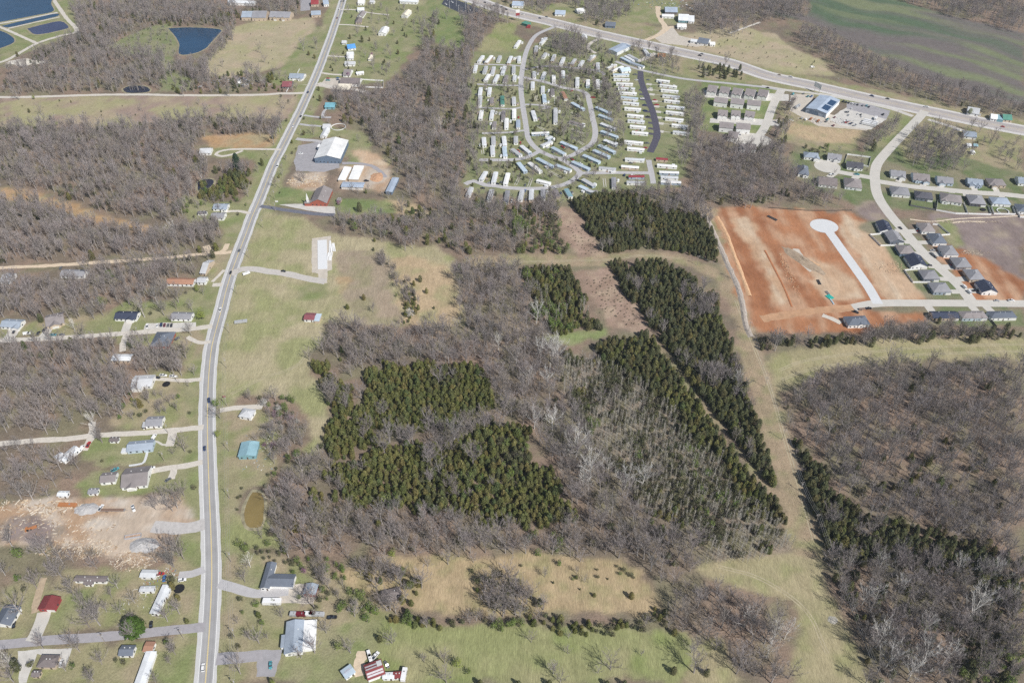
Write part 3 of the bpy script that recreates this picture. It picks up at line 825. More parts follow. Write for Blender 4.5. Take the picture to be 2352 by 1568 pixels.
# short estate drives
for k,(t,pts,w) in enumerate([
    ('31',[(1215,75),(1195,105)],6),('31',[(1435,100),(1420,145)],6),('31',[(1590,125),(1580,160)],6),('31',[(1880,130),(1905,195)],6),('31',[(2075,140),(2110,210)],6),
    ('31',[(1690,205),(1680,180)],6),('31',[(1820,235),(1815,195)],6),('31',[(2150,250),(2140,215)],6),
    ('31',[(1165,548),(1270,560)],6),('31',[(1250,655),(1350,658)],6),('31',[(1345,758),(1440,770)],6),('31',[(1470,875),(1560,885)],6),('31',[(1575,992),(1690,998)],6),('31',[(1680,1110),(1790,1110)],6),
    ('31',[(1410,552),(1260,560)],7),('31',[(1515,658),(1380,660)],6),('31',[(1620,770),(1480,762)],8),('31',[(1730,885),(1610,885)],8),('31',[(1850,990),(1700,1000)],7),('31',[(1960,1105),(1850,1100)],7),
    ('31',[(1515,1305),(1470,1245)],7),('31',[(1920,1300),(1870,1245)],7),('31',[(2060,1300),(2000,1245)],7),
    ('30',[(470,1465),(520,1510)],7),('30',[(615,1475),(590,1520)],7),('31',[(560,60),(620,15)],7),('31',[(790,75),(830,45)],7)]):
    ln = smooth_line([TG(t,*p) for p in pts],3)
    o = ribbon('driveway',ln,w / 2,-w / 2,.058 + k * .0003,M_CONC)
    o['label'] = 'short concrete house drive, %s of the new estate' % (ORD[k] if k < 20 else 'number %d' % (k + 1))
    o['label'] = 'short pale concrete drive in front of a new estate house'
    o['group'] = 'short drives of the new estate'
# slab pad in the hay field
sl = [TG('11',*p) for p in ((565,640),(650,635),(656,903),(568,905))]
v = [(*p,.05) for p in sl] + [(*p,.28) for p in sl]
tag(link('concrete_slab',mesh('concrete_slab',v,BOXF,[mat('slab',(.67,.68,.68),.8,.03,.3)])),'white concrete building slab on the gravel pad in the hay field','slab')
BLOCK.append(([Vector(TG('11',600,620)),Vector(TG('11',610,1000))],22))

M_TRACK = mat('worn_track',(.40,.35,.24),.95,.2,.4)
for k,(pts,lab) in enumerate([([(1795,872),(1850,852),(1950,832),(2100,815),(2352,806)],'lower wheel track across the right hand meadow strip'),([(1790,850),(1850,828),(1960,812),(2150,796),(2352,790)],'upper wheel track across the right hand meadow strip'),
                                ([(1870,1240),(1845,1150),(1800,1000),(1765,880),(1725,780),(1690,690)],'worn track along the power line corridor'),([(1090,602),(1250,600),(1400,596),(1480,586),(1560,594)],'worn track along the upper corridor'),
                                ([(530,905),(600,870),(680,840),(712,800)],'faint track across the hay field'),([(1650,1300),(1750,1330),(1850,1400),(1900,1500)],'faint track in the near right meadow')]):
    ln = smooth_line(GP(pts),4)
    for s in (-.9,.9):
        o = ribbon('wheel_track',ln,s + .28,s - .28,.006 + k * .0003,M_TRACK,.1,None,k); o['label'] = lab; o['group'] = 'wheel tracks'
for pts,r in (([(1075,600),(1250,599),(1400,595),(1470,585),(1540,589),(1610,610),(1665,650),(1705,750),(1740,860),(1778,980),(1822,1130),(1862,1260)],9),([(1486,762),(1534,818),(1588,895),(1651,982),(1704,1056),(1770,1128),(1815,1190)],3.6),([(0,442),(80,452),(160,478),(240,507),(345,523)],10)):
    BLOCK.append((smooth_line(GP(pts),5),r))

# ------------------------------------------------------------------ water
def water_mat(name,col,rough=.06):
    m = mat(name,col,rough,.18,.02,spec=.5)
    b = m.node_tree.nodes['Principled BSDF']
    tc = m.node_tree.nodes.new('ShaderNodeTexCoord'); no = m.node_tree.nodes.new('ShaderNodeTexNoise')
    no.inputs['Scale'].default_value = .6; no.inputs['Detail'].default_value = 4
    bp = m.node_tree.nodes.new('ShaderNodeBump'); bp.inputs['Strength'].default_value = .25; bp.inputs['Distance'].default_value = .3
    m.node_tree.links.new(tc.outputs['Object'],no.inputs[0]); m.node_tree.links.new(no.outputs[0],bp.inputs['Height']); m.node_tree.links.new(bp.outputs[0],b.inputs['Normal'])
    return m
W_BLUE = water_mat('blue_water',(.022,.06,.115),.12)
W_VIOLET = water_mat('violet_water',(.05,.055,.11),.12)
W_DARK = water_mat('dark_water',(.03,.032,.05),.1)
W_MUD = water_mat('muddy_water',(.22,.165,.065),.25)
def pond(name,label,pts,m,z=.09):
    g = [Vector(p) for p in pts]
    g = smooth_line([tuple(p) for p in g] + [tuple(g[0])],5)[:-1]
    c = sum(g,Vector((0,0))) / len(g)
    # bank collar, a low earth rim with the water inside it
    v,f = [],[]
    n = len(g)
    for p in g:
        d = (p - c).normalized()
        for off,zz in ((0,z),(.5,.16),(1.2,.15),(2.4,.01)):
            q = p + d * off
            v.append((q.x + random.uniform(-.3,.3),q.y + random.uniform(-.3,.3),zz))
    for i in range(n):
        j = (i + 1) % n
        for k in range(3):
            f.append((4 * i + k,4 * i + k + 1,4 * j + k + 1,4 * j + k))
    o = struct(link('bank',mesh('bank',v,f,[mat('bank_earth',(.29,.26,.17),.95,.3,.3)])))
    o['label'] = 'earth bank round the ' + label
    o = struct(link(name,mesh(name,[(p.x,p.y,z) for p in g],[tuple(range(n))],[m])))
    o['label'] = label
    BLOCK.append((g + [g[0]],5))
    POND.append([(p.x,p.y) for p in g])
POND = []
pond('lagoon','large blue lagoon in the top left corner',[TG('00',*p) for p in ((-80,-60),(440,-60),(470,40),(488,105),(330,142),(0,205),(-80,215))],W_BLUE)
pond('canal','narrow dark canal beside the lagoon',[TG('00',*p) for p in ((15,240),(270,180),(510,128),(530,150),(300,205),(80,254))],W_BLUE)
pond('lagoon','violet oval basin at the sewage works',[TG('00',*p) for p in ((248,266),(400,226),(555,198),(628,246),(590,272),(342,318))],W_VIOLET)
pond('lagoon','blue lagoon cut by the left edge',[TG('00',*p) for p in ((-60,270),(0,285),(70,312),(132,365),(105,405),(0,445),(-60,470))],W_BLUE)
pond('pond','blue farm pond among the bare trees',[TG('00',*p) for p in ((1545,262),(1750,254),(2018,272),(2008,315),(1930,400),(1890,445),(1790,490),(1650,500),(1645,400),(1600,325))],W_BLUE)
pond('pond','dark little pond beside the gravel lane',[TG('00',*p) for p in ((1128,818),(1200,788),(1330,795),(1378,830),(1330,852),(1165,853))],W_DARK)
pond('pond','dark round pond at the cedar plantation',[TG('01',*p) for p in ((1815,110),(1850,85),(1920,75),(1965,95),(1940,140),(1880,185),(1820,180))],W_DARK)
pond('pond','muddy brown pond beside the highway',GP([(580,1130),(600,1132),(606,1150),(606,1180),(600,1207),(583,1212),(566,1206),(561,1180),(568,1150)]),W_MUD)
# ------------------------------------------------------------------ buildings
RC = {'grey': (.27,.27,.285),'bluegrey': (.30,.345,.40),'slate': (.15,.17,.205),'navy': (.052,.062,.095),'char': (.10,.10,.115),'brown': (.19,.165,.16),
      'browngrey': (.26,.235,.23),'white': (.80,.80,.78),'pale': (.66,.68,.69),'palegrey': (.50,.51,.52),'rust': (.36,.20,.135),'maroon': (.24,.085,.095),'red': (.32,.06,.065),
      'teal': (.25,.40,.45),'green': (.10,.26,.20),'cream': (.70,.64,.52),'aqua': (.17,.38,.45),'dred': (.22,.055,.055),'ltblue': (.48,.57,.64),'orange': (.55,.26,.10),
      'brick': (.36,.11,.075),'tan': (.52,.43,.33),'dblue': (.15,.20,.27),'steel': (.36,.42,.50),'tealw': (.20,.36,.40),'blue': (.10,.30,.62),'black': (.03,.03,.035)}
def roofm(k,metal=False):
    return mat('roof_' + k + ('_metal' if metal else ''),RC[k],.45 if metal else .9,.13 if metal else .12,.12,.10,spec=.35 if metal else .15)
def wallm(k):
    return mat('wall_' + k,RC[k],.8,.06,.5,.04)
M_GLASS = mat('window_glass',(.04,.05,.065),.15,0,spec=.6)
M_TRIM = mat('white_trim',(.78,.78,.76),.6,.03,1)
M_DOOR = mat('dark_door',(.12,.09,.075),.6,.08,1)
M_GDOOR = mat('garage_door_paint',(.70,.69,.66),.6,.04,1)
UNIT = {}
def unit_box(tagname,m):
    k = (tagname,m.name)
    if k not in UNIT:
        UNIT[k] = mesh(tagname,boxv(-.5,.5,-.5,.5,0,1),BOXF,[m])
    return UNIT[k]
def piece(name,m,parent,x,y,z,sx,sy,sz):
    o = link(name,unit_box(name,m),parent,(x,y,z))
    o.scale = (sx,sy,sz)
    return o

def chevron(Lx,D,h,rise,ox,oy,t,along_x=True):
    """roof of two slabs; ridge along x (or y)"""
    mb = MB()
    W = (D if along_x else Lx) / 2 + oy
    s = rise / ((D if along_x else Lx) / 2)
    e = h - s * oy
    poly = [(-W,e),(-W,e + t),(0,h + rise + t),(W,e + t),(W,e),(0,h + rise)]
    a,b = -(Lx if along_x else D) / 2 - ox,(Lx if along_x else D) / 2 + ox
    n = 6
    P = (lambda u,w,z: (u,w,z)) if along_x else (lambda u,w,z: (w,u,z))
    v = [P(a,w,z) for w,z in poly] + [P(b,w,z) for w,z in poly]
    f = [(0,1,2,5),(2,3,4,5),(6,11,8,7),(8,11,10,9)]
    f += [(i,(i + 1) % n,(i + 1) % n + n,i + n) for i in range(n)]
    mb.add(v,f)
    return mb

def hip(Lx,D,h,rise,o,t):
    mb = MB()
    X,Y = Lx / 2 + o,D / 2 + o
    k = min(X,Y)
    if X >= Y:
        r0,r1 = (-(X - k * .92),0,h + rise),((X - k * .92),0,h + rise)
        f = [(4,5,9,8),(5,6,9),(6,7,8,9),(7,4,8)]
    else:
        r0,r1 = (0,-(Y - k * .92),h + rise),(0,(Y - k * .92),h + rise)
        f = [(4,5,8),(5,6,9,8),(6,7,9),(7,4,8,9)]
    v = [(-X,-Y,h - .1),(X,-Y,h - .1),(X,Y,h - .1),(-X,Y,h - .1),(-X,-Y,h - .1 + t),(X,-Y,h - .1 + t),(X,Y,h - .1 + t),(-X,Y,h - .1 + t),r0,r1]
    f += [(0,3,2,1),(0,1,5,4),(1,2,6,5),(2,3,7,6),(3,0,4,7)]
    mb.add(v,f)
    return mb

def walls(Lx,D,h,rise,gable):
    mb = MB()
    x,y = Lx / 2,D / 2
    v = [(-x,-y,-.2),(x,-y,-.2),(x,y,-.2),(-x,y,-.2),(-x,-y,h),(x,-y,h),(x,y,h),(-x,y,h)]
    f = [(0,1,5,4),(1,2,6,5),(2,3,7,6),(3,0,4,7),(4,5,6,7)]
    mb.add(v,f)
    if gable == 'x':
        mb.add([(-x,-y,h),(-x,y,h),(-x,0,h + rise),(x,-y,h),(x,y,h),(x,0,h + rise)],[(1,0,2),(3,4,5)])
    elif gable == 'y':
        mb.add([(-x,-y,h),(x,-y,h),(0,-y,h + rise),(-x,y,h),(x,y,h),(0,y,h + rise)],[(0,1,2),(4,3,5)])
    return mb

NEWHOUSE = []
def house(t,x1,y1,x2,y2,yb,h,style,roof,wall,label,pitch=.42,cat='house',name='house',metal=False,wing=None,win=True,group=None,doors=1,depth=None,garage=False,vents=0):
    """front eave seen from (x1,y1) to (x2,y2), back eave at yb (a height in the sheet or a point)"""
    a,b = Vector(TG(t,x1,y1,h)),Vector(TG(t,x2,y2,h))
    if isinstance(yb,tuple):
        c = Vector(TG(t,yb[0],yb[1],h))
    else:
        c = Vector(TG(t,(x1 + x2) / 2,yb,h))
    Lx = (b - a).length
    ux = (b - a).normalized(); uy = Vector((-ux.y,ux.x))
    D = depth or max(3.0,(c - a).dot(uy) if isinstance(yb,tuple) else (c - (a + b) / 2).dot(uy))
    ctr = (a + b) / 2 + uy * D / 2
    rz = math.atan2(ux.y,ux.x)
    r = thing(name,label,cat,(ctr.x,ctr.y,0),rz,group)
    BLOCK.append(([ctr - ux * max(0,Lx - D) / 2,ctr + ux * (max(0,Lx - D) / 2 + .1)],max(3,D / 2 + 2.5)))
    ov = .45
    rise = pitch * ((Lx if style == 'G' else D) / 2)
    near = PX(ctr) > 2.0
    rm,wm = roofm(roof,metal),wallm(wall)
    if style == 'g':
        walls(Lx,D,h,rise,'x').build('wall',wm,r)
        ro = chevron(Lx,D,h,rise,ov,ov,.16).build('roof',rm,r)
    elif style == 'G':
        walls(Lx,D,h,rise,'y').build('wall',wm,r)
        ro = chevron(Lx,D,h,rise,ov,ov,.16,False).build('roof',rm,r)
    elif style == 'h':
        walls(Lx,D,h,0,None).build('wall',wm,r)
        ro = hip(Lx,D,h,rise,ov,.2).build('roof',rm,r)
    else:
        walls(Lx,D,h,0,None).build('wall',wm,r)
        mb = MB(); X,Y = Lx / 2 + .25,D / 2 + .25
        q = rise * .3
        mb.add([(-X,-Y,h + .03),(X,-Y,h + .03),(X,Y,h + .03),(-X,Y,h + .03),(-X,-Y,h + .2),(X,-Y,h + .2),(X,Y,h + .2 + q),(-X,Y,h + .2 + q)],BOXF)
        ro = mb.build('roof',rm,r)
    if style in 'gGh' and near and not metal:
        nv = 2
        for i in range(nv):
            if style == 'G':
                px,py = Lx * .22,D * (-.2 + .4 * i)
                pz = h + rise * (1 - abs(px) / (Lx / 2)) + .1
            elif style == 'g':
                px,py = Lx * (-.2 + .4 * i),D * .2
                pz = h + rise * (1 - abs(py) / (D / 2)) + .1
            else:
                px,py = Lx * (-.08 + .2 * i),.6
                pz = h + rise * .72
            piece('vent',M_TRIM,ro,px,py,pz,.45,.45,.55)
    if win:
        n = max(2,int(Lx / (3.6 if near else 5.5)))
        slots = list(range(n))
        di = n // 2
        gi = n - 1 if garage else -1
        for i in slots:
            x = -Lx / 2 + Lx * (i + .5) / n
            if i == gi:
                piece('garage_door',M_GDOOR,r,x,-D / 2 - .03,0,min(4.8,Lx / n * 1.2),.08,2.2)
            elif i == di and doors:
                piece('door',M_DOOR,r,x,-D / 2 - .03,0,1.0,.08,2.1)
            else:
                w = piece('window',M_GLASS,r,x,-D / 2 - .02,.9,1.3,.06,1.25)
        for s in ((-1,1) if near else ((1,) if ctr.x < 0 else (-1,))):
            piece('window',M_GLASS,r,s * (Lx / 2 + .02),0,.9,.06,1.3,1.25)
    if wing:
        # a front wing: (centre x as share of length, width, how far it stands out, roof tone or None)
        for wx,ww,wd in wing:
            cx = wx * Lx
            wb = MB()
            y0,y1 = -D / 2 - wd,-D / 2 + .02
            hh = h - .02
            wr = pitch * ww / 2
            wb.add([(cx - ww / 2,y0,-.2),(cx + ww / 2,y0,-.2),(cx + ww / 2,y1,-.2),(cx - ww / 2,y1,-.2),(cx - ww / 2,y0,hh),(cx + ww / 2,y0,hh),(cx + ww / 2,y1,hh),(cx - ww / 2,y1,hh),(cx,y0,hh + wr)],
                   [(0,1,5,4),(1,2,6,5),(3,0,4,7),(4,5,8)])
            wb.build('wing_wall',wm,r)
            W = ww / 2 + .35
            e = hh - pitch * .35
            y2 = -D / 2 + ww / 2 * .9
            poly = [(-W,e),(-W,e + .16),(0,hh + wr + .16),(W,e + .16),(W,e),(0,hh + wr)]
            v = [(cx + p,y0 - .4,z) for p,z in poly] + [(cx + p,y2,z) for p,z in poly]
            mb = MB(); mb.add(v,[(0,1,2,5),(2,3,4,5),(6,11,8,7),(8,11,10,9)] + [(i,(i + 1) % 6,(i + 1) % 6 + 6,i + 6) for i in range(6)])
            mb.build('wing_roof',rm,r)
            piece('garage_door' if ww > 5 else 'window',M_GDOOR if ww > 5 else M_GLASS,r,cx,y0 - .03,0 if ww > 5 else .9,min(4.8,ww * .7) if ww > 5 else 1.4,.06,2.2 if ww > 5 else 1.3)
    return r,Lx,D

H = house
# --- along the left side of the highway, top to bottom
H('00',1832,1408,1932,1405,1360,3,'g','palegrey','white','grey roofed barn among bare trees beside the orange clearing',metal=True)
H('01',1955,348,2080,350,302,3,'g','bluegrey','white','blue grey roofed white house nearest the highway bend',wing=[(.3,5,2)])
H('01',1935,432,2050,435,384,3,'g','grey','white','white house just below the blue grey roofed one by the highway',wing=[(-.25,4,1.5)])
H('01',1815,392,1890,392,371,2.6,'g','char','white','small dark roofed shed left of the two grey houses',cat='shed',name='shed')
H('01',0,1012,78,1018,938,3,'g','palegrey','white','grey roofed white house cut by the left edge under the dirt road')
H('01',552,962,766,968,908,3,'g','grey','white','long grey roofed white house in the left woods',vents=1)
H('01',1836,938,1884,942,815,2.8,'g','palegrey','tan','narrow weathered grey building under bare trees by the highway',cat='building',name='outbuilding')
H('01',1528,1034,1770,1040,985,3,'g','rust','white','long rust roofed white building left of the highway',cat='building',name='long_building',metal=True)
H('01',1808,1022,1884,1024,976,3,'g','palegrey','white','small white garage at the end of the rust roofed building',cat='garage',name='garage')
H('01',1050,1356,1246,1360,1290,3,'g','navy','white','navy roofed white house with a brick porch beside the lane',wing=[(.22,6,1.6)])
H('01',1566,1356,1748,1360,1298,3,'g','grey','white','grey roofed white house with parked cars in front',vents=1)
H('01',2,1428,172,1436,1362,3,'g','bluegrey','white','blue grey roofed house at the left edge of the lane',wing=[(.33,6,2)])
H('01',425,1428,586,1392,1312,3,'g','browngrey','tan','brown grey roofed house with a wide white drive',wing=[(.0,8,2)])
H('02',1380,40,1548,40,-86,3,'h','slate','brick','dark hip roofed brick house in the lane bend')
H('02',1022,172,1192,172,118,3,'g','pale','tan','pale metal roofed building at the end of the track',cat='building',name='metal_building',metal=True,pitch=.25)
H('02',1205,412,1385,405,312,3.2,'g','palegrey','white','pale grey roofed house under a big bare oak',pitch=.3,wing=[(-.2,7,3)])
H('02',1335,772,1478,768,688,3,'g','grey','white','grey roofed white house above the white gravel lane')
H('02',1306,785,1338,782,742,2.6,'s','palegrey','white','little white lean-to on the grey house above the lane',cat='shed',name='lean_to')
H('02',588,1098,728,985,(690,950),3,'g','pale','white','white roofed house set askew below the white gravel lane',pitch=.35)
H('02',545,1090,600,1050,(560,1010),2.7,'g','palegrey','white','lower grey wing of the askew white house',cat='building',name='annex')
H('02',1165,1005,1395,985,912,3,'g','bluegrey','ltblue','long blue grey roofed house with a small deck',vents=2)
H('02',1112,1020,1160,1018,982,1.4,'s','pale','white','small white deck on the left end of the blue grey house',cat='deck',name='deck',win=False)
H('02',918,1292,1052,1280,1202,3,'g','browngrey','white','brown roofed garage left of the large brown roofed house',cat='garage',name='garage')
H('02',1112,1338,1345,1312,1158,3.2,'g','browngrey','white','large brown roofed white house beside the highway',wing=[(-.1,6,1.5)])
H('02',808,1392,888,1390,1346,2.6,'g','grey','white','small white garden shed below the brown roofed garage',cat='shed',name='shed')
H('02',526,1412,612,1414,1372,2.6,'g','pale','white','small white shed with maroon scrap under bare trees',cat='shed',name='shed')
H('02',1004,912,1080,912,876,2.4,'g','brown','white','brown roofed shack in the shrubs above the long blue house',cat='shed',name='shed')
# lower left lots
H('03',682,624,968,632,584,2.8,'g','brown','white','brown roofed white trailer beyond the dirt yard',pitch=.2,cat='mobile home',name='mobile_home')
H('03',772,656,842,658,630,2.6,'g','brown','white','small porch shed in front of the brown roofed trailer',cat='porch',name='porch',pitch=.2)
H('03',1286,588,1420,592,528,2.8,'g','pale','white','pale roofed shed topmost in the cluttered trailer lot',cat='building',name='workshop',metal=True,pitch=.25)
H('03',1282,722,1408,718,680,2.7,'g','palegrey','white','short white trailer below the pale roofed shed',pitch=.2,cat='mobile home',name='mobile_home')
H('03',1380,920,1445,925,660,3,'G','pale','white','long white roofed trailer standing end on by the highway',pitch=.15,cat='mobile home',name='mobile_home',metal=True)
H('03',1482,770,1532,772,668,2.8,'G','pale','white','white addition on the right of the end on trailer',pitch=.15,cat='building',name='annex',metal=True)
H('03',350,882,495,888,772,3,'G','dred','red','red metal barn with a concrete drive',pitch=.3,cat='barn',name='barn',metal=True,garage=True)
H('03',-60,1022,92,1032,860,3,'G','slate','white','slate roofed house cut by the left edge near the side road')
H('03',340,1412,498,1415,1312,3,'h','brown','tan','brown hip roofed house on a concrete drive at bottom left')
H('03',290,1500,355,1500,1470,2.6,'g','brown','tan','small brown roofed shed at the bottom edge',cat='shed',name='shed')
H('03',1090,1308,1212,1308,1222,2.8,'g','slate','white','slate roofed shed under a bare tree below the side road',cat='shed',name='shed')
H('03',1228,1600,1318,1600,1280,3,'G','pale','white','long white roofed building at the bottom edge near the highway',pitch=.15,cat='building',name='long_building',metal=True)
H('03',1315,1270,1392,1272,1188,2.9,'g','rust','white','rust roofed front of the long white building',pitch=.2,cat='building',name='annex',metal=True)
# --- right of the highway, top to bottom
H('10',505,42,572,40,2,4,'g','red','tan','red roofed restaurant at the top by the highway',cat='restaurant',name='restaurant')
H('10',622,42,668,38,8,4,'g','steel','white','violet roofed shop at the top by the highway',cat='shop',name='shop')
H('10',-40,165,88,165,108,5,'g','grey','tan','left grey apartment block at the head of the pink field',cat='apartments',name='apartment_block')
H('10',120,158,305,164,112,5,'g','grey','tan','long grey apartment block at the head of the pink field',cat='apartments',name='apartment_block',wing=[(-.2,6,2),(.2,6,2)])
H('10',508,140,592,136,105,4,'g','bluegrey','tan','grey apartment block nearest the highway at the top',cat='apartments',name='apartment_block')
H('00',2215,160,2345,160,110,5,'g','bluegrey','tan','blue grey apartment block half hidden by trees',cat='apartments',name='apartment_block')
H('00',2090,26,2330,34,8,4,'g','pale','white','long pale building on the top edge',cat='building',name='long_building')
H('10',302,716,432,720,676,3,'g','bluegrey','white','blue roofed white house left of the highway',wing=[(.3,5,3)])
H('10',238,796,322,796,748,3,'g','maroon','brown','maroon roofed house beside the junction with the gravel lane')
H('10',835,538,892,536,480,3,'g','pale','white','white roofed house beside the small round shed')
H('10',845,450,916,442,408,3,'g','blue','white','bright blue roofed white house with a bare tree')
H('10',788,396,826,396,375,2.6,'g','palegrey','white','small grey shed above the bright blue roof',cat='shed',name='shed')
H('10',1122,305,1188,308,252,4,'G','white','white','white gabled barn on the far green lawn',cat='barn',name='barn',metal=True,pitch=.35)
H('10',1335,142,1388,146,96,4,'G','cream','white','cream roofed barn near the far tree line',cat='barn',name='barn')
H('10',930,150,982,152,108,3,'G','browngrey','white','brown grey roofed white house by the far drive')
H('10',914,208,970,206,168,3,'h','brown','tan','brown hip roofed house below the far drive')
H('10',932,98,992,96,74,3,'g','pale','white','pale roofed house at the start of the far drive')
H('10',935,34,990,34,0,3,'g','white','white','white house on the top edge right of the highway')
H('10',1044,22,1080,24,6,3,'g','palegrey','white','small white shed on the top edge',cat='shed',name='shed')
H('10',1320,14,1480,20,-10,4,'g','pale','white','long pale roof on the top edge behind the trees',cat='building',name='long_building')
H('10',1030,545,1064,545,512,2.6,'h','cream','white','small round looking white garden house',cat='shed',name='shed')
H('10',815,592,905,592,565,3,'g','palegrey','white','pale roofed house half hidden by bare trees above the motel')
H('10',800,690,862,692,638,3,'g','browngrey','white','brown roofed house beside pink blossom above the motel')
H('10',925,680,990,672,658,2.4,'g','pale','white','low white shed right of the pink blossom',cat='shed',name='shed')
H('10',770,768,948,772,716,3.2,'g','brown','white','brown roofed motel with a row of white gables',cat='motel',name='motel',wing=[(-.05,4,2),(.1,4,2),(.25,4,2),(.4,4,2)])
H('10',735,822,856,826,778,3.5,'s','cream','brown','cream flat roofed shop below the motel',cat='shop',name='shop')
H('10',632,985,718,986,942,3,'g','aqua','tealw','aqua roofed house with a bright blue wall')
H('10',590,1250,640,1252,1180,3,'G','pale','white','pale roofed garage above the white hall',cat='garage',name='garage')
H('10',612,1178,672,1178,1138,3,'g','palegrey','white','grey roofed cottage behind the pale garage')
H('10',536,1452,772,1458,1285,6,'G','white','dblue','large white roofed hall with blue walls',cat='hall',name='hall',metal=True,pitch=.26)
H('10',560,1352,605,1354,1330,4.5,'s','white','dblue','low white roofed wing on the left of the hall',cat='building',name='annex',metal=True)
H('11',753,84,818,88,-25,3,'s','white','tan','left white roofed storage unit above the grey one',cat='storage unit',name='storage_building',metal=True,win=False)
H('11',850,78,938,82,-35,3,'s','white','tan','right white roofed storage unit above the grey one',cat='storage unit',name='storage_building',metal=True,win=False)
r,Lx,D = H('11',782,148,982,154,106,3,'g','steel','tan','long grey roofed storage unit with a row of doors',cat='storage unit',name='storage_building',metal=True,pitch=.15,win=False)
for i in range(11):
    piece('garage_door',M_GDOOR,r,-Lx / 2 + Lx * (i + .5) / 11,-D / 2 - .03,0,1.8,.06,2.1)
H('11',1192,192,1248,196,62,3.5,'G','steel','dblue','narrow grey metal shed standing at the wood edge',cat='shed',name='metal_shed',metal=True,pitch=.12)
# brick church
r,Lx,D = H('11',498,292,648,296,168,4,'G','browngrey','brick','red brick church with a grey gable roof and white steeple',cat='church',name='church',pitch=.5,vents=1)
mb = MB()
mb.box(-Lx / 2 - 6,-Lx / 2,-D / 2 - .5,-D / 2 + 5,-.2,3.2)
mb.build('wing_wall',wallm('brick'),r)
mb = MB(); mb.box(-Lx / 2 - 6.4,-Lx / 2 + .02,-D / 2 - .9,-D / 2 + 5.4,3.22,3.5)
mb.build('wing_roof',roofm('browngrey'),r)
mb = MB()
mb.box(-1,1,-1,1,0,3.4)
mb.add([(-1,-1,3.4),(1,-1,3.4),(1,1,3.4),(-1,1,3.4),(0,0,10.5)],[(0,1,4),(1,2,4),(2,3,4),(3,0,4)])
mb.build('steeple',M_TRIM,r,(-Lx / 2 - 3,-D / 2 + 2,3.5))
mb = MB(); g = pitch = .5
mb.add([(-Lx / 2 * .98,-D / 2 - .05,4.03),(-Lx / 2 * .98,-D / 2 - .05,4.35),(0,-D / 2 - .05,4 + .5 * Lx / 2 + .02),(0,-D / 2 - .05,4 + .5 * Lx / 2 - .35),(Lx / 2 * .98,-D / 2 - .05,4.03),(Lx / 2 * .98,-D / 2 - .05,4.35)],
       [(0,3,2,1),(4,5,2,3)])
mb.build('gable_trim',M_TRIM,r)
H('11',742,272,778,274,250,2.4,'g','browngrey','tan','small garden shed behind the church beside the redbud',cat='shed',name='shed')
H('11',440,1362,530,1366,1306,3,'g','maroon','white','small maroon roofed barn alone in the hay field',cat='barn',name='barn',metal=True,pitch=.3)
H('11',534,1378,578,1380,1318,2.5,'s','ltblue','tan','pale lean-to on the right of the maroon barn',cat='shed',name='lean_to',metal=True,win=False)
H('02',2195,682,2300,700,612,3,'h','palegrey','white','pale hip roofed house among blossom right of the highway')
H('02',2188,1052,2346,1046,925,3.4,'G','teal','tealw','teal metal garage building right of the highway',cat='garage',name='garage',metal=True,pitch=.25)
r,Lx,D = H('13',40,690,118,692,462,3,'G','slate','white','L shaped slate roofed house right of the highway',vents=1)
mb = chevron(15,8,3,1.5,.4,.4,.16); mb.build('wing_roof',roofm('slate'),r,(Lx / 2 + 6.5,-D * .18,.02))
mb = walls(15,8,3,1.5,'x'); mb.build('wing_wall',wallm('white'),r,(Lx / 2 + 6.5,-D * .18,0))
H('13',438,742,540,752,656,3,'G','bluegrey','dred','small grey roofed red barn beside the gravel',cat='barn',name='barn',pitch=.35)
r,Lx,D = H('13',262,1295,420,1275,1000,3.4,'G','bluegrey','white','big grey roofed house with a white metal side roof',pitch=.3)
mb = MB(); x0 = Lx / 2
mb.add([(x0,-D / 2 + 1,3.3),(x0 + 7.5,-D / 2 + 1,2.5),(x0 + 7.5,D / 2,2.5),(x0,D / 2,3.3),(x0,-D / 2 + 1,3.5),(x0 + 7.5,-D / 2 + 1,2.7),(x0 + 7.5,D / 2,2.7),(x0,D / 2,3.5)],BOXF)
mb.build('side_roof',roofm('white',True),r)
mb = MB(); mb.box(x0 + .02,x0 + 7,-D / 2 + 1.4,D / 2 - .4,-.2,2.5); mb.build('side_wall',wallm('white'),r)
mb = MB(); mb.box(-Lx / 2 - 2.4,-Lx / 2 - .02,-D * .28,D * .1,-.2,3.0); mb.build('bay_wall',wallm('white'),r)
mb = MB(); mb.box(-Lx / 2 - 2.7,-Lx / 2 - .02,-D * .28 - .3,D * .1 + .3,3.02,3.25); mb.build('bay_roof',roofm('bluegrey'),r)
# white shed with faded red lettering on its roof
r,Lx,D = H('13',826,1520,908,1462,(855,1402),2.6,'g','ltblue','white','white garden shed with faded lettering on its pale roof',cat='shed',name='shed',pitch=.12,metal=True)
RS = MB()
for k,(x,w) in enumerate(((-.30,.05),(-.22,.05),(-.12,.03),(-.05,.06),(.05,.03),(.13,.05),(.2,.03))):
    for yy,hh in (((-.12,.22),(.05,.10)) if k % 2 == 0 else ((-.10,.30),)):
        s = .12
        a,b = x * Lx,(x + w) * Lx
        c,d = yy * D,(yy + hh) * D
        z = lambda y: 2.6 + .12 * (D / 2) - .12 * abs(y) + .19
        RS.add([(a,c,z(c)),(b,c,z(c)),(b,d,z(d)),(a,d,z(d))],[(0,1,2,3)])
RS.build('lettering',mat('faded_red_paint',(.42,.22,.25),.8,.2,1),r)
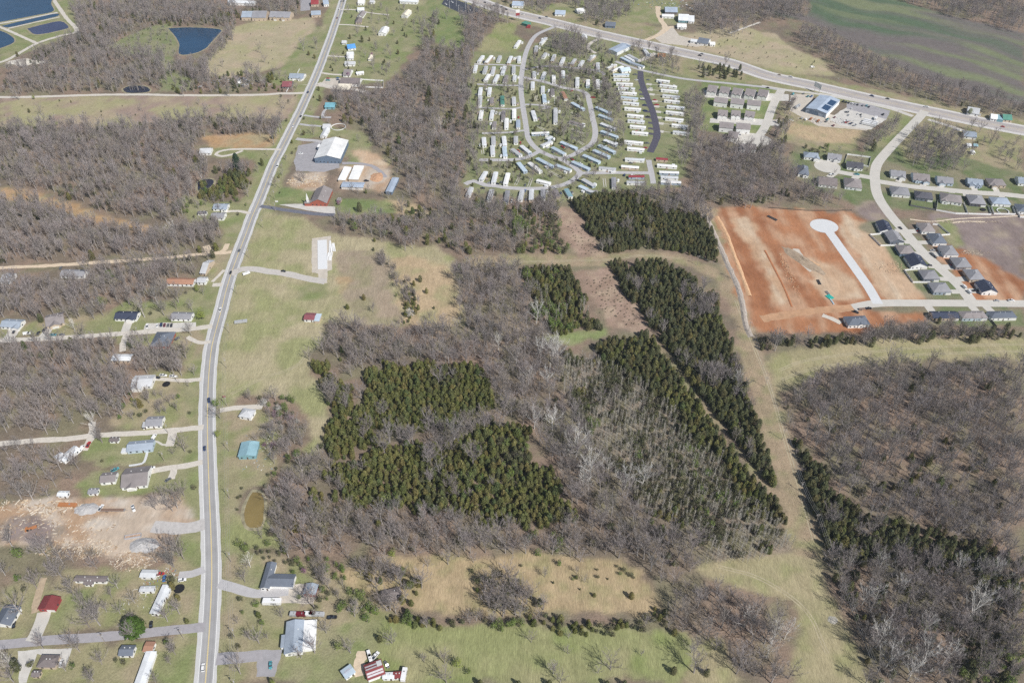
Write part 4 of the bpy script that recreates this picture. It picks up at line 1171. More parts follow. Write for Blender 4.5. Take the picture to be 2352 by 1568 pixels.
# red striped barn
a = [TG('13',985,1408,3.2),TG('13',1135,1352,3.2),TG('13',1190,1470,3.2),TG('13',1040,1530,3.2)]
c = sum((Vector(p) for p in a),Vector((0,0))) / 4
u = (Vector(a[1]) - Vector(a[0])); Lx = u.length; u.normalize()
D = (Vector(a[3]) - Vector(a[0])).length
r = thing('barn','red and silver striped metal barn at the bottom edge','barn',(c.x,c.y,0),math.atan2(u.y,u.x))
walls(Lx,D,3.2,1.3,'x').build('wall',wallm('white'),r)
ro = chevron(Lx,D,3.2,1.3,.4,.4,.14).build('roof',roofm('dred',True),r)
for i,y in enumerate((-.36,-.2,.08,.3)):
    for s in ((-1,1) if False else (1,)):
        yy = y * D; zz = 3.2 + 1.3 * (1 - abs(yy) / (D / 2)) + .17
        mb = MB(); hw = .5
        sl = -1.3 / (D / 2) * (1 if yy > 0 else -1)
        X0,X1 = -Lx / 2,Lx / 2 * (.35 if i > 1 else .95)
        mb.add([(X0,yy - hw,zz - hw * sl),(X1,yy - hw,zz - hw * sl),(X1,yy + hw,zz + hw * sl),(X0,yy + hw,zz + hw * sl)],[(0,1,2,3)])
        mb.build('roof_panel',mat('silver_sheet',(.55,.53,.54),.45,.1,.5),ro)
mb = MB(); yy0,yy1 = D * .02,D * .46
z0,z1 = 3.2 + 1.3 * (1 - yy0 / (D / 2)) + .18,3.2 + 1.3 * (1 - yy1 / (D / 2)) + .18
mb.add([(Lx * .2,yy0,z0),(Lx * .5,yy0,z0),(Lx * .5,yy1,z1),(Lx * .2,yy1,z1)],[(0,1,2,3)]); mb.build('roof_panel',roofm('white',True),ro)
piece('barn_door',M_TRIM,r,0,-D / 2 - .04,0,3,.08,2.6)
BLOCK.append(([c,c + Vector((.1,0))],14))
H('13',1166,1522,1262,1518,1496,2.8,'g','pale','white','white trailer joined to the red topped one at the bottom',cat='mobile home',name='mobile_home',pitch=.15)
H('13',1264,1516,1338,1510,1484,2.8,'g','dred','white','red topped trailer beside the striped barn',cat='mobile home',name='mobile_home',pitch=.15)
# ruined barn in the straw field clump
H('13',1168,815,1335,772,700,3,'g','brown','brown','collapsed brown barn among trees in the straw field',cat='barn',name='barn',win=False,pitch=.3)
# --- north of the wide highway
H('20',605,110,672,102,78,3.5,'g','white','white','white barn alone in the field north of the highway',cat='barn',name='barn',metal=True)
H('20',395,132,486,136,100,3,'g','steel','white','blue grey roofed house by the pale drive north of the highway')
H('20',855,238,946,244,206,3,'g','slate','dblue','dark roofed long house on the green verge')
H('20',0,50,100,56,18,4,'g','steel','white','grey building with a cyan front at the top',cat='building',name='building')
H('20',50,58,100,60,40,3,'s','aqua','tealw','small cyan canopy at the top',cat='canopy',name='canopy',win=False)
H('20',1408,112,1520,114,72,4,'g','steel','brown','grey metal roofed shed in the farmyard',cat='shed',name='metal_shed',metal=True)
H('20',1380,152,1488,156,132,3,'g','white','white','long white trailer in the farmyard',cat='mobile home',name='mobile_home',pitch=.15)
H('20',1530,188,1622,192,138,3.5,'g','pale','tealw','pale roofed greenhouse in the farmyard',cat='greenhouse',name='greenhouse',metal=True)
H('20',1622,198,1672,200,150,3,'g','pale','white','small pale shed right of the greenhouse',cat='shed',name='shed')
H('20',1520,250,1602,252,222,3,'g','white','white','white farmhouse at the end of the tan lane',wing=[(0,4,2)])
H('20',1640,380,1700,388,362,3,'g','pale','white','left pale wing of the navy roofed roadside house')
H('20',1702,390,1796,405,352,3.2,'g','slate','white','navy roofed white house on the tan roadside lot')
H('20',1820,410,1864,412,388,2.8,'g','white','white','white van sized shed right of the navy roofed house',cat='shed',name='shed')
H('20',645,352,690,352,322,3,'G','pale','white','tiny white shed in the bare trees by the highway',cat='shed',name='shed')
H('20',885,456,966,482,(945,404),5,'G','steel','pale','large blue grey metal shop in the trailer park',cat='workshop',name='workshop',metal=True,pitch=.12,depth=32)
H('20',1340,518,1408,522,492,3,'g','orange','tan','orange roofed sales office',cat='office',name='office')
H('20',1010,660,1092,648,618,3,'g','ltblue','white','blue roofed white cabin above the dark drive')
# billboard-like canopies
H('20',88,212,142,228,196,3.5,'s','green','green','green dumpster like kiosk beside the highway',cat='kiosk',name='kiosk',win=False)
H('20',140,246,168,247,232,2.5,'s','red','red','small red container beside the highway',cat='container',name='container',win=False)
# duplexes
DUP = [((1790,838,1872,850),782),((1905,848,1988,860),795),((2018,862,2102,876),808),((2135,872,2220,886),816),((2254,878,2340,892),822)]
for i,(p,yb) in enumerate(DUP):
    H('20',*p,yb,5,'g','browngrey','white','grey roofed duplex, %s from left in the top duplex row' % ORD[i],name='duplex',cat='duplex',wing=[(-.25,5.5,2),(.25,5.5,2)],group='duplexes of the top row')
for i,(p,yb) in enumerate([((1855,934,1975,950),896),((2008,948,2126,962),906),((2162,962,2282,974),922)]):
    H('20',*p,yb,6,'g','browngrey','white','grey roofed duplex, %s from left in the second duplex row' % ORD[i],name='duplex',cat='duplex',group='duplexes of the second row')
for i,(p,yb) in enumerate([((1892,1058,1976,1066),1010),((2018,1060,2096,1066),1014),((2138,1066,2222,1078),1020)]):
    H('20',*p,yb,5,'g','browngrey','white','grey roofed duplex, %s from left in the third duplex row' % ORD[i],name='duplex',cat='duplex',wing=[(-.25,5.5,2),(.25,5.5,2)],group='duplexes of the third row')
for i,(p,yb) in enumerate([((1905,1168,2030,1180),1124),((2064,1180,2188,1190),1134)]):
    H('20',*p,yb,6,'g','browngrey','white','grey roofed duplex, %s of the bottom duplex row' % ('left' if i == 0 else 'right'),name='duplex',cat='duplex',group='duplexes of the bottom row')
H('20',1985,1258,2068,1272,1206,5,'g','browngrey','white','brown grey duplex left of the pale turning circle',name='duplex',cat='duplex')
H('20',2100,1366,2242,1370,1322,5,'g','browngrey','white','brown grey duplex below the pale turning circle',name='duplex',cat='duplex')
# auto workshop with solar panels
r,Lx,D = H('30',352,992,538,1042,(640,928),6,'G','steel','steel','large blue grey workshop with two solar arrays on its roof',cat='workshop',name='workshop',metal=True,pitch=.14,depth=46)
mb = MB(); mb.box(-Lx * .32,Lx * .12,-D / 2 - .08,-D / 2 - .02,0,5); mb.build('front_panel',wallm('dblue'),r)
mb = MB(); mb.box(Lx / 2 + .02,Lx / 2 + .3,-D / 2,D / 2,0,4.6); mb.build('side_panel',wallm('white'),r)
for k,(y0,y1) in enumerate(((-.36,-.05),(0,.33))):
    arr = link('solar_array',None,r)
    for i in range(6):
        ya = (y0 + (y1 - y0) * i / 6) * D; ybb = (y0 + (y1 - y0) * (i + .9) / 6) * D
        x0,x1 = Lx * (.13 if k == 0 else .16),Lx * (.46 if k == 0 else .47)
        zf = lambda x: 6 + .14 * (Lx / 2 - abs(x)) + .28
        mb = MB(); mb.add([(x0,ya,zf(x0)),(x1,ya,zf(x1)),(x1,ybb,zf(x1)),(x0,ybb,zf(x0)),(x0,ya,zf(x0) + .06),(x1,ya,zf(x1) + .06),(x1,ybb,zf(x1) + .06),(x0,ybb,zf(x0) + .06)],BOXF)
        mb.build('panel',mat('solar_glass',(.035,.075,.15),.2,.1,.4,spec=.6),arr)
H('30',1830,1032,1936,1050,988,3,'g','palegrey','white','grey roofed house in shrubs north of the wide highway')
H('30',2048,1088,2104,1096,1050,3,'g','white','white','white roofed building left of the teal and green pair',cat='building',name='building')
H('30',2106,1096,2160,1104,1062,3,'s','teal','tealw','teal awning between the white and green roofs',cat='canopy',name='canopy',win=False)
H('30',2164,1098,2242,1104,1052,3.2,'g','green','tan','green roofed building at the right by the highway',cat='building',name='building')
H('30',1800,1250,1916,1264,1206,3,'g','bluegrey','white','long grey roofed house south of the wide highway',pitch=.3)
H('30',1832,1340,1868,1342,1318,2.6,'g','pale','white','left white shed of three in the right hand field',cat='shed',name='shed')
H('30',1892,1342,1928,1344,1322,2.6,'g','teal','tan','teal roofed shed in the right hand field',cat='shed',name='shed')
H('30',1872,1402,1904,1404,1382,2.6,'G','white','white','small white gabled shed lowest in the right hand field',cat='shed',name='shed')
# --- the new estate
EST = [
 ('30',(335,1440,466,1452),1402,'h','bluegrey','white','blue grey roofed house topmost left on the small turning circle',[(.35,6,3)]),
 ('30',(548,1452,670,1470),1412,'g','grey','white','grey roofed house beside the fenced lawn',[(.2,6,2)]),
 ('30',(730,1532,872,1548),1488,'g','char','white','dark roofed house inside the white fenced lawn',[(.1,5,2)]),
 ('31',(278,28,374,38),-42,'h','slate','white','slate roofed house at the lower left of the turning circle',[(.2,5,2)]),
 ('31',(468,124,634,140),60,'g','brown','white','brown roofed house with a boat beside it',None),
 ('31',(710,144,862,162),74,'h','browngrey','pale','hip roofed house at the street corner',None),
 ('31',(1132,44,1262,58),-2,'g','grey','white','grey house, first in the upper row of the side street',[(.3,6,3)]),
 ('31',(1338,82,1486,96),26,'g','browngrey','ltblue','brown grey house, second in the upper row of the side street',[(.3,6,3),(-.25,4,1.5)]),
 ('31',(1560,104,1702,118),56,'g','grey','ltblue','grey house, third in the upper row of the side street',[(-.2,6,3)]),
 ('31',(1838,116,1974,130),74,'g','bluegrey','steel','blue grey house, fourth in the upper row of the side street',[(-.2,6,3),(.2,4,3)]),
 ('31',(2036,128,2188,136),76,'h','browngrey','tan','brown grey house, fifth in the upper row of the side street',[(-.2,6,3)]),
 ('31',(2305,112,2420,122),62,'g','bluegrey','white','white house cut by the right edge in the upper row',None),
 ('31',(1142,212,1304,228),152,'h','grey','white','white two storey house, first in the lower row of the side street',None),
 ('31',(1358,244,1514,264),196,'h','char','slate','dark grey house, second in the lower row of the side street',None),
 ('31',(1590,268,1780,298),216,'h','browngrey','white','white house, third in the lower row of the side street',[(-.3,5,2)]),
 ('31',(1858,298,2002,310),228,'h','grey','char','dark walled house, fourth in the lower row of the side street',None),
 ('31',(2068,300,2230,310),248,'h','steel','white','blue roofed white house, fifth in the lower row of the side street',None),
 ('31',(2306,372,2420,380),312,'h','slate','white','slate roofed house cut by the right edge in the lower row',None),
 ('31',(1035,555,1150,560),472,'G','navy','white','navy roofed house, topmost left of the estate street',None),
 ('31',(1125,652,1252,652),566,'G','grey','slate','grey house with a fenced yard, second left of the estate street',None),
 ('31',(1215,760,1352,760),684,'h','browngrey','dblue','blue walled grey roofed house, third left of the estate street',None),
 ('31',(1318,878,1466,876),780,'G','navy','white','navy roofed white gabled house, fourth left of the estate street',None),
 ('31',(1432,992,1578,992),912,'h','grey','slate','grey hip roofed house with a fenced yard, fifth left of the estate street',None),
 ('31',(1525,1112,1684,1112),1028,'h','grey','bluegrey','grey hip roofed house, lowest left of the estate street',None),
 ('31',(1418,556,1536,556),480,'h','browngrey','white','brown grey hip roofed house, topmost right of the estate street',None),
 ('31',(1522,664,1642,664),576,'h','slate','white','slate hip roofed house, second right of the estate street',None),
 ('31',(1622,772,1750,772),688,'h','grey','white','grey hip roofed white house, third right of the estate street',None),
 ('31',(1730,884,1870,884),798,'h','grey','browngrey','grey hip roofed house, fourth right of the estate street',None),
 ('31',(1856,998,1990,998),906,'h','grey','tan','grey hip roofed house, fifth right of the estate street',None),
 ('31',(1970,1114,2110,1114),1022,'G','navy','white','navy roofed white house, lowest right of the estate street',None),
 ('31',(1520,1352,1756,1350),1290,'g','navy','tan','navy roofed long house, left of three below the cross street',None),
 ('31',(1790,1352,2016,1350),1290,'h','browngrey','ltblue','brown grey long house, middle of three below the cross street',None),
 ('31',(2055,1350,2285,1346),1290,'h','slate','white','slate roofed long house, right of three below the cross street',None),
 ('31',(742,1418,936,1408),1335,'h','slate','white','slate roofed house alone at the foot of the building site',[(.1,5,0.5)]),
]
for t,p,yb,st,rf,wl,lab,wg in EST:
    H(t,*p,yb,3.4,st,rf,wl,lab,wing=wg,pitch=.45,garage=wg is None,vents=1)

# ------------------------------------------------------------------ trailers: roof centre line from end to end
def trailer(t,x1,y1,x2,y2,roof,wall,label,w=4.6,h=3.1,group=None):
    a,b = Vector(TG(t,x1,y1,h)),Vector(TG(t,x2,y2,h))
    if a.x > b.x:
        a,b = b,a
    u = (b - a); Lx = max(9,u.length); u.normalize()
    c = (a + b) / 2
    r = thing('mobile_home',label,'mobile home',(c.x,c.y,0),math.atan2(u.y,u.x),group)
    walls(Lx,w,h - .35,.32,'x').build('wall',wallm(wall),r)
    chevron(Lx,w,h - .35,.32,.25,.22,.1).build('roof',roofm(roof,True),r)
    n = max(2,int(Lx / 5.5))
    front = -1
    if abs(u.y) > abs(u.x):
        front = -1 if c.x * (-u.y) > 0 else 1          # the long side that faces the open lane
    for i in range(n):
        x = -Lx / 2 + Lx * (i + .5) / n
        if i == n // 2:
            piece('door',M_DOOR if random.random() < .5 else M_TRIM,r,x,front * (w / 2 + .03),.6,.95,.07,2.0)
            piece('steps',mat('deck_wood',(.32,.25,.18),.85,.12,.6),r,x,front * (w / 2 + .95),0,2.2,1.7,.55)
        else:
            piece('window',M_GLASS,r,x,front * (w / 2 + .02),1.2,1.3,.05,1.0)
    e = -1 if u.y > 0 else 1
    if abs(u.y) > abs(u.x):
        piece('window',M_GLASS,r,e * (Lx / 2 + .02),0,1.2,.05,1.3,1.0)
    piece('skirting',mat('skirting',(.40,.39,.38),.8,.06,.6),r,0,0,.02,Lx - .3,w - .3,.5)
    BLOCK.append(([a,b],4.5))
    return r,c,u,Lx

rw = random.Random(5)
PARKED = []
def row(t,lines,desc,roofs,walls_,group):
    for i,ln in enumerate(lines):
        rf = roofs[i % len(roofs)]
        tone = {'white': 'white','pale': 'pale','palegrey': 'light grey','ltblue': 'pale blue','grey': 'grey','steel': 'blue grey','brown': 'brown','browngrey': 'brown grey','green': 'green','red': 'red','teal': 'teal','rust': 'rust'}[rf]
        r,c,u,Lx = trailer(t,*ln,rf,walls_[i % len(walls_)],'%s mobile home, %s %s' % (tone,ORD[i],desc),group=group)
        k = rw.random()
        n = Vector((-u.y,u.x)) * (1 if k < .5 else -1)
        if k < .28 or k > .8:                    # a tool shed at the back
            p = c + n * 4.6 + u * (Lx * .32)
            s = thing('tool_shed','tool shed of trailer %s %s' % (ORD[i],desc),'shed',(p.x,p.y,0),math.atan2(u.y,u.x),'tool sheds in the trailer park')
            walls(3,2.4,2.1,.6,'x').build('wall',wallm('tan' if k < .1 else 'white'),s)
            chevron(3,2.4,2.1,.6,.15,.15,.08).build('roof',roofm('browngrey' if k < .15 else 'pale'),s)
        elif .36 < k < .7:
            PARKED.append((c + n * 5.2 - u * (Lx * .2),u,rw.choice(['white','silver','grey','black','red','navy','tan','white']),rw.choice(['sedan','suv','pickup']),'by trailer %s %s' % (ORD[i],desc)))
row('10',[(2045,565,2085,510),(2112,575,2165,510),(2222,560,2243,512),(2318,580,2345,515)],'from left in the topmost west row',['pale','white','palegrey'],['white','tan'],'trailer park west side')
row('10',[(2008,655,2022,598),(2095,665,2115,605),(2168,680,2186,612),(2262,675,2286,606)],'from left in the second west row',['pale','palegrey','palegrey','pale'],['white','pale'],'trailer park west side')
row('10',[(2105,740,2140,680),(2190,750,2222,685),(2280,750,2302,690)],'from left in the third west row',['white','pale','browngrey'],['white'],'trailer park west side')
row('10',[(2055,875,2066,802),(2140,870,2149,802)],'from left below the second west lane',['pale','pale'],['white'],'trailer park west side')
row('10',[(2055,960,2062,885),(2165,950,2168,895),(2265,960,2262,880)],'from left above the third west lane',['palegrey','browngrey','green'],['white','tan'],'trailer park west side')
row('10',[(2060,1090,2074,1010),(2160,1090,2174,1010),(2270,1100,2274,1015)],'from left below the third west lane',['white','pale','browngrey'],['white'],'trailer park west side')
row('10',[(2185,1170,2192,1115),(2300,1175,2302,1085)],'above the fourth west lane',['browngrey','white'],['white'],'trailer park west side')
row('10',[(2098,1335,2092,1260),(2182,1325,2180,1250),(2286,1335,2276,1250)],'from left below the fourth west lane',['pale','palegrey','pale'],['white'],'trailer park west side')
row('10',[(2176,1420,2171,1335),(2290,1435,2280,1345)],'above the lower left lane',['pale','ltblue'],['white'],'trailer park west side')
row('11',[(2065,80,2112,5),(2180,105,2204,10),(2290,120,2316,20)],'from left above the bottom park street',['pale','pale','white'],['white'],'trailer park bottom rows')
row('11',[(1945,225,1978,150),(2140,265,2166,170),(2295,290,2312,180)],'from left below the bottom park street',['palegrey','palegrey','grey'],['white'],'trailer park bottom rows')
row('21',[(75,265,95,178),(176,265,181,168),(286,255,285,168),(425,235,397,170),(540,235,497,165)],'from left in the bottom row by the dark cedars',['palegrey','pale','grey','browngrey','teal'],['white','tan'],'trailer park bottom rows')
row('20',[(262,400,312,345),(218,480,226,420),(285,525,312,485),(370,560,392,500),(450,585,477,525),(547,590,582,540),(620,605,652,555),(705,555,762,505)],'along the curved top edge of the park',['pale','palegrey','palegrey','palegrey','pale','palegrey','pale','pale'],['white','tan'],'trailer park upper rows')
row('20',[(30,430,72,370),(65,565,67,515),(15,670,17,605),(22,735,27,690)],'down the left of the main loop entry',['white','pale','palegrey','pale'],['white'],'trailer park upper rows')
row('20',[(205,705,206,655),(280,715,302,660),(385,750,383,690),(470,700,470,648),(600,790,602,710),(697,790,700,730),(792,800,786,730),(790,640,788,575)],'in the upper middle row',['palegrey','pale','white','pale','pale','white','white','palegrey'],['white','ltblue'],'trailer park upper rows')
row('20',[(190,810,191,750),(283,850,284,790),(375,870,371,810),(497,905,462,840)],'below the inner park lane',['pale','pale','browngrey','rust'],['white'],'trailer park middle')
row('20',[(20,955,16,890),(20,1085,20,1000),(58,1170,56,1100),(36,1310,36,1250)],'down the left of the lower loop',['palegrey','white','steel','palegrey'],['white'],'trailer park middle')
row('20',[(302,940,294,865),(216,1095,190,1015),(400,1125,401,990)],'inside the lower loop',['ltblue','pale','palegrey'],['white'],'trailer park middle')
row('20',[(550,940,660,1000),(530,1110,665,1150),(450,1300,595,1360),(370,1350,487,1412),(180,1222,340,1215),(272,1335,365,1295),(318,1275,362,1250)],'slanting inside the big loop',['ltblue','browngrey','ltblue','ltblue','white','pale','pale'],['steel','white'],'trailer park middle')
row('20',[(775,980,905,1040),(800,1050,922,1095),(818,1130,950,1180),(820,1200,970,1255),(848,1282,960,1325),(800,1330,945,1395),(750,1375,895,1438),(655,1420,805,1485),(555,1480,710,1548)],'down the slanting row outside the loop',['ltblue','ltblue','pale','ltblue','pale','ltblue','ltblue','ltblue','ltblue'],['steel','ltblue'],'slanting trailers outside the loop')
row('20',[(85,1335,165,1400),(0,1365,80,1422),(58,1490,125,1572),(158,1490,265,1572),(230,1450,372,1525),(402,1510,540,1562)],'in the lower left slanting row',['pale','palegrey','ltblue','white','ltblue','ltblue'],['steel','white'],'slanting trailers lower left')
row('20',[(875,625,955,590),(915,650,1016,608)],'of two slanting above the left row of the dark drive',['white','white'],['cream'],'trailers left of the dark drive')
row('20',[(930,682,1075,682),(935,720,1080,725),(958,762,1110,768),(975,802,1130,812),(990,845,1145,855),(1000,888,1158,903),(1020,935,1165,950),(1035,988,1185,1000),(1060,1050,1208,1065),(1065,1100,1217,1115),(1085,1152,1230,1166),(1103,1208,1250,1222),(1035,1292,1205,1310),(1060,1355,1215,1370)],
    'from top in the row left of the dark drive',['ltblue','pale','white','pale','white','ltblue','pale','white','white','pale','white','white','white','white'],['white'],'trailers left of the dark drive')
row('20',[(1330,730,1448,745),(1360,775,1515,795),(1370,820,1528,835),(1385,870,1540,888),(1400,915,1540,932),(1425,970,1585,988),(1415,1020,1580,1038),(1410,1080,1575,1098),(1470,1140,1615,1158),(1480,1205,1630,1222)],
    'from top in the row right of the dark drive',['white','white','white','pale','white','pale','white','white','white','pale'],['white'],'trailers right of the dark drive')
row('20',[(1005,525,1085,565),(1040,512,1120,556),(1068,500,1150,545),(1090,570,1212,610),(1215,448,1250,500)],'on the trailer sales lot',['ltblue','pale','palegrey','steel','pale'],['steel','white'],'trailers for sale by the highway')
row('20',[(1040,1455,1215,1465),(1325,1452,1430,1460),(1335,1510,1515,1525),(1005,1522,1165,1535),(800,1535,955,1550)],'in the rows above the red roofed trailer',['pale','red','white','white','palegrey'],['white','tan'],'trailers at the foot of the park')
row('21',[(230,82,352,112),(650,75,755,135),(620,135,692,168),(690,172,760,198),(938,150,935,60),(1072,48,1216,48),(1055,100,1222,105),(1355,8,1532,14),(1368,52,1526,60),(1368,95,1552,104)],
    'counted along the lowest rows of the park',['white','palegrey','ltblue','palegrey','grey','red','palegrey','white','pale','white'],['white','steel'],'trailers at the foot of the park')
# ------------------------------------------------------------------ vehicles
PC = {'white': (.78,.78,.77),'black': (.02,.02,.024),'grey': (.16,.165,.17),'silver': (.42,.43,.44),'red': (.40,.03,.03),'maroon': (.16,.02,.03),'navy': (.03,.05,.12),'blue': (.06,.16,.36),
      'teal': (.08,.30,.34),'tan': (.45,.38,.28),'orange': (.44,.19,.08),'green': (.05,.16,.08),'yellow': (.6,.42,.05)}
def paint(k):
    return mat('paint_' + k,PC[k],.3,.03,.5,spec=.5)
M_TYRE = mat('tyre_rubber',(.02,.02,.02),.85,.05,2)
M_LAMP = mat('lamp_lens',(.75,.75,.7),.2,0)
M_STEEL = mat('dull_steel',(.28,.27,.26),.6,.12,.8)

def car_meshes(kind):
    """body, windows, wheel positions; nose along +x"""
    body,glass = MB(),MB()
    if kind == 'sedan':
        Lc,W,hb,hc = 4.7,1.85,.82,1.45
        sec = [(-2.35,.55,.80),(-2.25,.80,.95),(-1.35,.86,1.0),(1.0,.86,1.0),(2.15,.72,.95),(2.35,.5,.80)]
        cab = [(-1.55,.86),(-.85,1.43),(.25,1.45),(1.05,.88)]
    elif kind == 'suv':
        Lc,W = 4.9,1.95
        sec = [(-2.45,.9,.85),(-2.4,1.0,.97),(-1.35,1.02,1.0),(1.1,1.0,1.0),(2.3,.92,.95),(2.45,.6,.85)]
        cab = [(-2.3,1.0),(-2.0,1.72),(.2,1.74),(1.05,1.02)]
    elif kind == 'van':
        Lc,W = 5.6,2.0
        sec = [(-2.8,1.0,.9),(-2.75,1.1,1.0),(-1.3,1.1,1.0),(1.6,1.1,1.0),(2.6,.95,.95),(2.8,.6,.85)]
        cab = [(-2.72,1.1),(-2.65,2.15),(1.0,2.2),(1.9,1.12)]
    else:  # pickup
        Lc,W = 5.6,2.0
        sec = [(-2.8,1.0,.95),(-2.75,1.05,1.0),(-1.3,1.05,1.0),(1.2,1.05,1.0),(2.6,1.0,.95),(2.8,.65,.88)]
        cab = [(-.75,1.05),(-.55,1.78),(.55,1.8),(1.25,1.06)]
    v,f = [],[]
    for x,h,w in sec:
        hw = W / 2 * w
        v += [(x,-hw * .96,.28),(x,-hw,.55),(x,-hw * .94,h),(x,hw * .94,h),(x,hw,.55),(x,hw * .96,.28)]
    n = len(sec)
    for i in range(n - 1):
        for k in range(5):
            f.append((6 * i + k,6 * i + k + 1,6 * i + k + 7,6 * i + k + 6))
        f.append((6 * i + 5,6 * i,6 * i + 6,6 * i + 11))
    f += [(5,4,3,2,1,0),tuple(6 * (n - 1) + k for k in range(6))]
    body.add(v,[tuple(reversed(q)) for q in f])
    # cabin: dark glass with a painted roof
    (xa,za),(xb,zb),(xc,zc),(xd,zd) = cab
    hw,hr = W / 2 * .90,W / 2 * .74
    g = [(xa,-hw,za),(xd,-hw,zd),(xd,hw,zd),(xa,hw,za),(xb,-hr,zb),(xc,-hr,zc),(xc,hr,zc),(xb,hr,zb)]
    glass.add(g,BOXF)
    hr2 = hr + .03
    body.add([(xb - .08,-hr2,zb - .02),(xc + .08,-hr2,zc - .02),(xc + .08,hr2,zc - .02),(xb - .08,hr2,zb - .02),(xb,-hr,zb + .05),(xc,-hr,zc + .05),(xc,hr,zc + .05),(xb,hr,zb + .05)],BOXF)
    if kind == 'van':
        body.add([(xa,-hw - .02,za),(.6,-hw - .02,za),(.6,hw + .02,za),(xa,hw + .02,za),(xb,-hr - .03,zb - .05),(.4,-hr - .03,zc - .05),(.4,hr + .03,zc - .05),(xb,hr + .03,zb - .05)],BOXF)
    if kind == 'pickup':
        glass.box(-2.65,-.85,-W / 2 * .82,W / 2 * .82,1.0,1.056)     # dark open bed floor between its side rails
        for s in (-1,1):
            body.box(-2.75,-.75,s * W / 2 * .94 - .05,s * W / 2 * .94 + .05,1.0,1.28)
        body.box(-2.78,-2.68,-W / 2 * .9,W / 2 * .9,1.0,1.28)
    return body,glass,W,Lc
CARM = {}
def wheel_mesh():
    mb = MB(); mb.tube((0,-.11,0),(0,.11,0),.34,.34,10,cap=True)
    return mb.mesh('wheel',[M_TYRE])
WHEEL = wheel_mesh()
LAMP = mesh('headlight',boxv(-.04,.04,-.2,.2,-.08,.08),BOXF,[M_LAMP])
def vehicle(t,x,y,hx,hy,kind,colour,label,group=None,cat=None):
    """stands at (x,y), nose towards the image direction (hx,hy)"""
    p,q = (x,y) if t is None else (Vector(TG(t,x,y)),Vector(TG(t,x + hx,y + hy)) - Vector(TG(t,x,y)))
    q = q.normalized()
    name = {'sedan': 'car','suv': 'car','van': 'van','pickup': 'pickup_truck'}[kind]
    near = PX(p) > 2.35
    key = (kind,colour,near)
    if key not in CARM:
        body,glass,W,Lc = car_meshes(kind)
        if near:
            CARM[key] = (body.mesh('body',[paint(colour)]),glass.mesh('windows',[M_GLASS]),W,Lc)
        else:
            mb = MB(); mb.add(body.v,body.f,0); mb.add(glass.v,glass.f,1)
            for sx in (-1,1):
                for s in (-1,1):
                    mb.tube((sx * Lc * .31,s * W * .42,.34),(sx * Lc * .31,s * W * .5,.34),.34,.34,8,2,True)
            CARM[key] = (mb.mesh(name,[paint(colour),M_GLASS,M_TYRE]),None,W,Lc)
    bm,gm,W,Lc = CARM[key]
    rz = math.atan2(q.y,q.x)
    z = .10
    cat = cat or {'sedan': 'car','suv': 'car','van': 'van','pickup': 'pickup truck'}[kind]
    BLOCK.append(([p,p + Vector((.1,0))],3.5))
    if not near:
        o = tag(link(name,bm,None,(p.x,p.y,z),rz),label,cat,group)
        return o
    r = thing(name,label,cat,(p.x,p.y,z),rz,group)
    link('body',bm,r); link('windows',gm,r)
    for sx in (-1,1):
        for s in (-1,1):
            link('wheel',WHEEL,r,(sx * Lc * .31,s * W * .45,.34))
    for s in (-1,1):
        link('headlight',LAMP,r,(Lc / 2 - .05,s * W * .34,.68))
    return r

V = vehicle
OW = 'traffic on the left highway'
# on the two lane highway
V('03',1868,1425,6,-90,'suv','white','white car lowest on the two lane highway',OW)
V('02',1880,985,-2,60,'sedan','navy','dark blue car in the left lane below the overhanging trees',OW)
V('02',1921,545,2,60,'suv','navy','dark car half under the overhanging tree',OW)
V('01',2025,1280,18,-60,'pickup','white','white pickup on the highway above the lane junction',OW)
V('01',2120,938,20,-60,'sedan','black','black car on the highway beside the field drive',OW)
V('01',2198,736,22,-60,'sedan','grey','grey car on the highway above the field drive',OW)
V('10',200,1530,-50,100,'van','white','white van on the highway level with the white hall',OW)
V('10',342,1163,-50,100,'sedan','white','white car on the highway above the white hall',OW)
V('10',412,1072,50,-100,'sedan','black','black car on the highway near the aqua house',OW)
V('10',478,852,50,-110,'suv','navy','navy car on the highway at the gravel lane junction',OW)
V('10',745,170,-40,110,'sedan','maroon','dark red car high up on the highway',OW)
V('10',768,92,30,-110,'van','white','white box van near the top of the highway',OW)
V('10',782,18,-30,110,'sedan','grey','grey car on the top edge of the highway, left lane',OW)
V('10',803,14,30,-110,'sedan','black','black car on the top edge of the highway, right lane',OW)
# on the wide highway
OB = 'traffic on the wide highway'
for x,y,t,k,c,lab in [(2103,28,'10','sedan','black','black car leftmost on the wide highway'),(2185,58,'10','sedan','grey','grey car second from left on the wide highway'),(2255,70,'10','sedan','black','black car third from left on the wide highway'),
                           (2297,92,'10','suv','black','black car fourth from left on the wide highway'),(100,136,'20','sedan','white','white car on the wide highway beside the tall red sign'),(255,172,'20','sedan','navy','navy car on the wide highway near the park entrance'),
                           (318,160,'20','sedan','grey','grey car on the wide highway near the park entrance'),(1325,442,'20','sedan','white','white car on the wide highway above the sales lot'),(1725,516,'20','suv','black','black car on the wide highway right of the sales lot'),
                           (1745,500,'20','sedan','grey','grey car in the far lanes right of the sales lot'),(105,692,'30','sedan','tan','tan car on the wide highway above the duplexes'),(212,712,'30','suv','white','white car on the wide highway left of the billboard'),
                           (955,886,'30','suv','navy','navy car on the wide highway above the workshop lot'),(1097,911,'30','sedan','black','black car on the wide highway right of the workshop lot'),(1455,986,'30','pickup','white','white pickup turning at the estate street junction'),(2155,1168,'30','sedan','red','red car at the right end of the wide highway')]:
    V(t,x,y,100,23 if y < 950 or t == '20' else 20,k,c,lab,OB)
